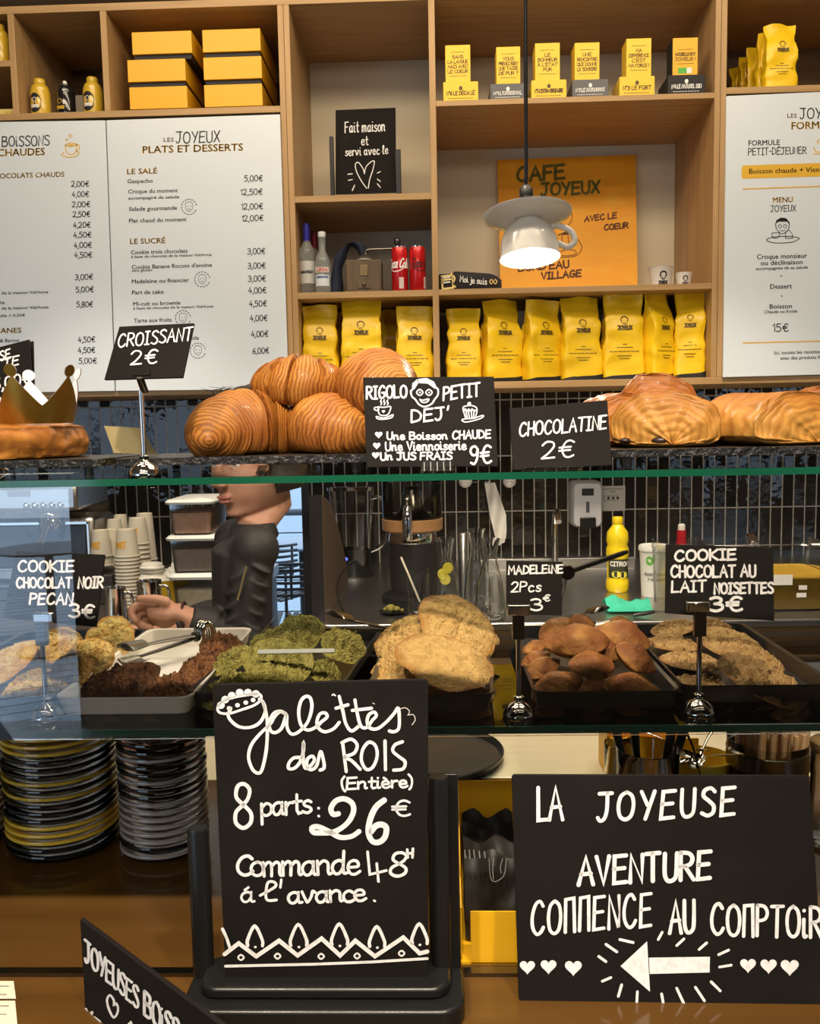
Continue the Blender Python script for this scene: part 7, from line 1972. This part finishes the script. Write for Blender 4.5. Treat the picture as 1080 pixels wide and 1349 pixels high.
for (xa, ya, xb, yb) in ((1018, 757, 1044, 771), (1049, 781, 1062, 787), (1052, 771, 1063, 777)):
    q0 = P(xa, yb, 2.507) - p; q1 = P(xb, ya, 2.507) - p; b.bb((q0.x, -.1535, q0.z), (q1.x, -.1525, q1.z))
mk('paper_label', b, paper_w, r, smooth=0)
Y = 3.12; p = onw(897, Y); h = hz(897, 690, Y)
r = thing('sauce_bottle', 'red bottle with a white cap standing behind the clear tubs', 'bottle', p); R = ms(12, Y) / 2 
mk('body', MB().lathe([(R * 1.5, 0), (R * 1.6, .01), (R * 1.5, h * .5), (R, h * .72), (R, h * .88)], 24), M_('bottle_red', (.42, .012, .02), .3), r, smooth=50)
mk('cap', MB().lathe([(R * .8, h * .88), (R * .8, h * .97), (R * .5, h), (0, h)], 20), white_cer, r, smooth=40)
r = thing('tap_lever', 'short chrome tap lever above the large tub', 'tap', onw(987, 3.05))
mk('column', MB().lathe([(.02, 0), (.02, .01), (.012, .014), (.012, hz(987, 714, 3.05))], 16), chrome, r, smooth=50)
mk('lever', MB().box((0, -.02, hz(987, 710, 3.05)), (.03, .06, .018), Matrix.Rotation(.4, 3, 'X')), chrome, r, bev=.004)

# ------------------------------------------------------------------ terrace beyond the door
mt = M_('terrace_metal', (.018, .018, .02), .4)
def slat_chair(label, px, Y, rz, z=0.0):
    r = thing('slatted_chair', label, 'chair', stand(px, Y, z), rz, 'slatted terrace chairs')
    b = MB()
    arc = [(-.22, .04), (-.20, -.06), (-.12, -.14), (0, -.17), (.12, -.14), (.20, -.06), (.22, .04)]
    ap = spline(arc, 4)
    back = MB()
    for zz in (.62, .655, .69, .725, .76, .795): back.tube([V((x, y, zz)) for x, y in ap], .009, 8)
    for i in (2, 12, 22): 
        x, y = ap[i]; back.tube([V((x, y * 1.02, .60)), V((x, y * 1.02, .80))], .008, 8)
    mk('backrest', back, mt, r, smooth=60)
    st = MB()
    for i in range(9):
        x = -.19 + i * .0475; w = .17 * math.sqrt(max(.1, 1 - (x / .26) ** 2))
        st.bb((x - .014, -w, .44), (x + .014, w + .06, .452))
    mk('seat', st, mt, r, smooth=0)
    for i in range(7):
        x, y = ap[2 + i * 3]; 
        mk('upright_slat', MB().tube([V((x, y, .45)), V((x, y, .62))], .009, 8), mt, r, smooth=60)
    for sx in (-1, 1):
        for sy in (-1, 1): mk('leg', MB().tube([V((sx * .19, sy * .16, .44)), V((sx * .215, sy * .19, 0))], .012, 8), mt, r, smooth=60)
    return r
slat_chair('black slatted terrace chair nearest the door, seen from behind', 391, 5.0, .1)
slat_chair('black slatted terrace chair further back, partly hidden by the barista', 356, 5.75, -.5)
r = thing('terrace_table', 'small round terrace table beyond the slatted chairs', 'table', stand(402, 6.05, 0))
mk('tabletop', MB().lathe([(0, .74), (.33, .74), (.335, .75), (.33, .757), (0, .757)], 40), M_('table_blue', (.16, .20, .26), .3), r, smooth=40)
mk('column', MB().tube([(0, 0, .02), (0, 0, .74)], .025, 10), mt, r, smooth=60); mk('foot', MB().lathe([(.20, 0), (.20, .01), (.03, .03)], 28), mt, r, smooth=50)
r = thing('railing', 'metal terrace railing with thin wires along the water', 'railing', (-1.0, 6.6, 0))
mk('handrail', MB().tube([(-6, 0, .915), (6, 0, .915)], .026, 10), M_('rail_grey', (.10, .11, .12), .4), r, smooth=60)
for z in (.76, .64, .52, .40, .28, .16): mk('wire', MB().tube([(-6, 0, z), (6, 0, z)], .005, 6), mt, r, smooth=60)
for x in (-5.5, -3.7, -1.9, .75, 2.2, 4): mk('post', MB().tube([(x, 0, 0), (x, 0, .915)], .02, 8), mt, r, smooth=60)
# quay in front of the shop (seen only as a reflection in the case glass)
r = thing('cafe_table', 'round black cafe table out on the quay, reflected in the case glass', 'table', (-2.75, -4.3, 0))
mk('tabletop', MB().lathe([(0, .72), (.36, .72), (.365, .735), (0, .738)], 40), mt, r, smooth=40); mk('column', MB().tube([(0, 0, .02), (0, 0, .72)], .03, 10), mt, r, smooth=60); mk('foot', MB().lathe([(.25, 0), (.25, .012), (.04, .03)], 28), mt, r, smooth=50)
# ------------------------------------------------------------------ the barista
skin = M_('skin', (.50, .265, .175), .5, sss=.12, n=[(25, 4, .4, .7, (.44, .21, .14), .6)])
YH = 2.0
eye_mid = P(293, 614, YH)
org = V((P(322, 760, YH).x, 2.06, 0))
r = thing('person', 'person in a black zipped jacket behind the case, looking down, hand held out', 'person', org)
YAWH, PIT = radians(-40), radians(7)
MH = Matrix.Rotation(YAWH, 3, 'Z') @ Matrix.Rotation(PIT, 3, 'X') * 1.13
# head local frame: face towards -Y, origin at head centre; eyes at z=.0, y=-.085
hc = eye_mid - MH @ V((0.0, -.088, -.004))
def HL(x, y, z): return hc + MH @ V((x, y, z))
def itp(tab, z):
    for (z0, a), (z1, b) in zip(tab, tab[1:]):
        if z0 <= z <= z1:
            t = (z - z0) / (z1 - z0); return a + (b - a) * t
    return tab[-1][1] if z > tab[-1][0] else tab[0][1]
def smooth_tab(tab): return spline(tab, 6)
T_F = smooth_tab([(-.120, -.040), (-.114, -.076), (-.104, -.088), (-.090, -.084), (-.068, -.091), (-.045, -.090), (-.012, -.085), (.006, -.083), (.026, -.093), (.055, -.090), (.085, -.070), (.108, -.036), (.120, 0)])
T_B = smooth_tab([(-.120, -.030), (-.105, .020), (-.080, .048), (-.045, .075), (0, .096), (.04, .098), (.08, .076), (.108, .038), (.120, 0)])
T_W = smooth_tab([(-.120, .004), (-.114, .022), (-.100, .040), (-.075, .056), (-.045, .066), (0, .074), (.04, .074), (.08, .058), (.108, .030), (.120, 0.001)])
def headfn(u, v):
    z = -.120 + .240 * (.5 - .5 * cos(pi * v))
    a = 2 * pi * u; sx, cy = sin(a), -cos(a)
    e = .84
    sx = math.copysign(abs(sx) ** e, sx); cy = math.copysign(abs(cy) ** e, cy)
    f, bk, w = itp(T_F, z), itp(T_B, z), itp(T_W, z)
    mid = (f + bk) * .5 + .012
    X = sx * w; Y_ = mid + (cy * (mid - f) if cy < 0 else cy * (bk - mid))
    if cy < 0:
        Y_ += .010 * math.exp(-((abs(X) - .031) / .015) ** 2 - ((z + .001) / .012) ** 2)
        Y_ -= .004 * math.exp(-((abs(X) - .040) / .018) ** 2 - ((z + .030) / .018) ** 2)
    return HL(X, Y_, z)
body = MB()
body.grid(headfn, 48, 36, cu=True)
MHM = MH * (1 / 1.13)
body.tube([HL(0, -.088, .010), HL(0, -.098, -.012), HL(0, -.113, -.036), HL(0, -.098, -.046)], [.0075, .009, .013, .009], 12)       # nose
for s in (-1, 1):
    body.ell(HL(s * .010, -.100, -.040), (.008, .009, .007), MHM)
    body.ell(HL(s * .077, .008, -.012), (.007, .018, .030), MHM @ Matrix.Rotation(s * .3, 3, 'Z'))                                  # ear
    body.ell(HL(s * .031, -.080, .006), (.017, .010, .007), MHM)                                                                     # lids
body.ell(HL(0, -.094, -.066), (.021, .009, .0062), MHM); body.ell(HL(0, -.092, -.0755), (.019, .009, .0065), MHM)                    # lips
neckb = P(334, 694, 2.05)
body.tube([HL(0, .025, -.045), HL(0, .032, -.10), neckb, neckb + V((0, .01, -.06))], [.046, .043, .044, .040], 20)
chest = P(322, 765, 2.06); belly = P(323, 850, 2.06); hip = P(324, 960, 2.06); hip.z = .92
body.tube([neckb + V((0, 0, -.02)), chest + V((0, 0, .08)), chest, belly, hip, hip + V((0, 0, -.08))], [.04, .05, .052, .05, .06, .055], 24)
for s in (-1, 1):
    h0 = hip + V((0, s * .07, -.03))
    body.tube([h0, h0 + V((0, s * .01, -.42)), V((h0.x, h0.y + s * .01, .07)), V((h0.x - .02, h0.y + s * .01, .03)), V((h0.x - .13, h0.y + s * .02, .025))], [.080, .055, .040, .036, .026], 16)
shN = P(338, 716, 1.93); elN = P(318, 832, 1.93); wrN = P(246, 815, 1.90)
shF = V((shN.x - .10, 2.20, shN.z - .01)); elF = V((shN.x - .10, 2.22, elN.z)); wrF = V((elF.x - .17, 2.16, elF.z - .04))
body.tube([chest + V((0, -.04, .07)), shN, shN.lerp(elN, .5), elN, elN.lerp(wrN, .5), wrN], [.035, .034, .034, .032, .031, .026], 16)
body.tube([chest + V((-.03, .04, .05)), shF, shF.lerp(elF, .5), elF, elF.lerp(wrF, .5), wrF], [.035, .034, .034, .032, .031, .026], 16)
# near hand (thumb up, fingers curled towards the left)
def hand_mesh(mb, pts_palm, fingers):
    for (c, rr, M3) in pts_palm: mb.ell(c, rr, M3)
    for pts, rs in fingers: mb.tube([V(p) for p in spline([tuple(p) for p in pts], 4)], [rs[0] + (rs[1] - rs[0]) * i / (4 * (len(pts) - 1)) for i in range(4 * (len(pts) - 1) + 1)], 10); mb.ell(pts[-1], (rs[1],) * 3)
H_ = lambda x, y, d: P(x, y, 1.90 + d)
body.tube([wrN + V((.02, 0, 0)), H_(236, 806, 0), H_(222, 808, -.004), H_(206, 806, -.004), H_(200, 806, -.002)], [.027, .030, .034, .033, .026], 16, flat=.62)
hand_mesh(body, [(H_(216, 808, -.006), (.034, .018, .034), None)], [
    ([H_(222, 794, -.018), H_(207, 790, -.030), H_(195, 789, -.034), H_(184, 789, -.034)], (.0125, .0088)),      # thumb
    ([H_(206, 797, -.008), H_(190, 797, -.014), H_(175, 801, -.024), H_(174, 811, -.032), H_(179, 817, -.036)], (.0110, .0078)),   # index
    ([H_(203, 804, .002), H_(188, 806, -.004), H_(178, 815, -.014), H_(186, 823, -.026), H_(197, 827, -.032)], (.0112, .0082)),   # middle
    ([H_(204, 811, .010), H_(190, 815, .008), H_(185, 824, -.004), H_(194, 831, -.014)], (.0105, .0076)),        # ring
    ([H_(207, 818, .014), H_(196, 823, .014), H_(193, 830, .006), H_(200, 835, -.002)], (.0092, .0066))])        # little
hF = wrF
body.tube([hF, hF + V((-.05, -.01, -.005)), hF + V((-.09, -.015, -.01))], [.026, .036, .030], 14, flat=.6)
for i, dy in enumerate((-.028, -.010, .008, .025)):
    b0 = hF + V((-.085, dy - .015, -.010)); L = (.07, .08, .075, .055)[i]
    hand_mesh(body, [], [([b0, b0 + V((-L * .45, 0, .006)), b0 + V((-L * .8, 0, -.010)), b0 + V((-L * .9, 0, -.034))], (.0105, .0078))])
hand_mesh(body, [], [([hF + V((-.03, -.035, .0)), hF + V((-.06, -.060, .006)), hF + V((-.09, -.062, .0))], (.012, .009))])

def remeshed(name, mb, mat_, vox, parent, origin, smooth_it=4):
    o = mk(name, mb, mat_, None, smooth=0)
    md = o.modifiers.new('r', 'REMESH'); md.mode = 'VOXEL'; md.voxel_size = vox; md.adaptivity = 0
    ms_ = o.modifiers.new('s', 'SMOOTH'); ms_.iterations = smooth_it; ms_.factor = .5
    dg = bpy.context.evaluated_depsgraph_get(); dg.update()
    me = bpy.data.meshes.new_from_object(o.evaluated_get(dg))
    bpy.data.objects.remove(o)
    me.name = name
    me.materials.clear(); me.materials.append(mat_)
    me.transform(Matrix.Translation(-V(origin)))
    me.polygons.foreach_set('use_smooth', [True] * len(me.polygons))
    ob = bpy.data.objects.new(name, me); COL.objects.link(ob); ob.parent = parent
    return ob
remeshed('body', body, skin, .0036, r, org, 3)
for s in (-1, 1):
    e = mk('eye', MB().ell(HL(s * .031, -.0795, -.0035), (.0125, .0125, .0125)), white_cer, r, origin=org, smooth=180)
    mk('iris', MB().ell(HL(s * .031 - .002, -.0890, -.0075), (.0055, .0045, .0055)), M_('iris', (.03, .015, .008), .1), e, origin=org, smooth=180)
    mk('eyebrow', MB().tube([HL(s * .014, -.092, .019), HL(s * .030, -.093, .025), HL(s * .048, -.080, .020)], [.003, .0036, .002], 8), M_('brow_dark', (.03, .016, .01), .8), r, origin=org, smooth=60)
    mk('eyelash', MB().tube([HL(s * .019, -.0905, .000), HL(s * .031, -.0945, .0025), HL(s * .044, -.087, -.001)], .0017, 6), black_matt, r, origin=org, smooth=60)
lipm = M_('lips', (.38, .15, .11), .45)
mk('lips', MB().ell(HL(0, -.0965, -.0665), (.0195, .0085, .0050), MH).ell(HL(0, -.0950, -.0752), (.0170, .0085, .0055), MH), lipm, r, origin=org, smooth=180)
# hair
hair_m = M_('dark_hair', (.016, .010, .007), .45, bump=(160, .7, .003), stretch=(1, 1, .15))
def hairfn(u, v):
    a = 2 * pi * u; ph = -.55 + (pi / 2 + .55) * v
    x, y, z = cos(ph) * sin(a), -cos(ph) * cos(a), sin(ph)
    front = max(0, -y)
    k = 1.0 + .04 * noise.noise(V((x * 4, y * 4, z * 4)))
    X, Y_, Zz = x * .088 * k, y * .112 * k, z * .146 * k
    if front > .25 and Zz < .060: Y_ += .055 * min(1, (front - .25) / .5) * min(1, (.060 - Zz) / .02); Zz = max(Zz, .045 - .10 * max(0, .75 - front))
    return HL(X, Y_ + .006, Zz + .004)
mb = MB().grid(hairfn, 48, 26, cu=True)
mb.ell(HL(.0, .115, .055), (.055, .050, .052), MH)
mk('hair', mb, hair_m, r, origin=org, smooth=80)
b = MB()
for i in range(26):
    a = -1.2 + i * .1; p0 = HL(.07 * sin(a), -.07 * cos(a) * .9, .128); rn2 = random.Random(i)
    b.tube([p0, p0 + V((rn2.uniform(-.02, .02), 0, .018)), p0 + V((rn2.uniform(-.05, .05), 0, .022 + rn2.uniform(-.01, .01)))], [.0011, .0008, .0004], 5)
for s in (-1, 1): b.tube([HL(s * .078, -.05, .055), HL(s * .085, -.035, 0), HL(s * .080, -.018, -.055)], [.010, .009, .003], 8)
mk('hair_strands', b, hair_m, r, origin=org, smooth=60)
# jacket
jm = M_('black_jacket', (.013, .012, .012), .62, bump=(240, .3, .001))
jk = MB()
def column(mb, pts, rx, ry, n=28):
    vs = []; fs = []
    for p, a, b_ in zip(pts, rx, ry):
        for k in range(n): vs.append(p + V((a * cos(2 * pi * k / n), b_ * sin(2 * pi * k / n), 0)))
    for i in range(len(pts) - 1):
        for k in range(n): fs.append((i * n + k, i * n + (k + 1) % n, (i + 1) * n + (k + 1) % n, (i + 1) * n + k))
    fs.append(tuple(reversed(range(n)))); fs.append(tuple((len(pts) - 1) * n + k for k in range(n)))
    mb.add(vs, fs)
column(jk, [neckb + V((0, 0, .010)), neckb + V((-.002, 0, -.022)), chest + V((.0, 0, .085)), chest + V((-.004, 0, 0)), belly + V((-.004, 0, 0)), hip + V((0, 0, -.02))], [.050, .060, .066, .064, .066, .088], [.052, .085, .15, .15, .14, .15])
for (a, b_, c_) in ((shN, elN, wrN), (shF, elF, wrF)):
    jk.ell(a + V((-.006, .01 if a is shN else -.01, -.014)), (.054, .056, .054)); d = chest + V((-.03 if a is shF else 0, (a.y - chest.y) * .35, .060))
    jk.tube([d, a + V((-.006, 0, -.016)), a.lerp(b_, .45), b_ + V((.004, 0, 0)), b_.lerp(c_, .5), b_.lerp(c_, .93)], [.050, .050, .049, .044, .041, .034], 18)
for i in range(9):      # sleeve folds
    q = shN.lerp(elN, .25 + .08 * i); jk.ell(q + V((.022 * (-1) ** i, -.030, 0)), (.030, .019, .006), Matrix.Rotation(.5 * (-1) ** i, 3, 'Y'))
jo = remeshed('jacket', jk, jm, .005, r, org, 3)
b = MB(); zp = [P(325, 746, 1.872), P(321, 760, 1.868), P(318, 772, 1.868), P(313, 790, 1.870)]
b.tube([q + V((0, -.002, 0)) for q in zp], .0026, 8)
mk('sleeve_zip', b, M_('zip_brass', (.55, .42, .22), .3, .9), jo, origin=org, smooth=60)
mk('trousers', MB().tube([hip + V((0, 0, .02)), hip + V((0, 0, -.10))], [.10, .11], 24).tube([hip + V((0, -.09, -.05)), V((hip.x, hip.y - .10, .09))], [.092, .062], 20).tube([hip + V((0, .09, -.05)), V((hip.x, hip.y + .10, .09))], [.092, .062], 20), M_('dark_trousers', (.02, .02, .025), .8), r, origin=org, smooth=60)
mk('bracelet', MB().tube([(wrN.lerp(H_(236, 806, 0), .35)) + (V((0, cos(2 * pi * k / 20) * .021, sin(2 * pi * k / 20) * .031))) for k in range(21)], .003, 8, cap=False), M_('bracelet_dark', (.05, .012, .015), .5), r, origin=org, smooth=60)
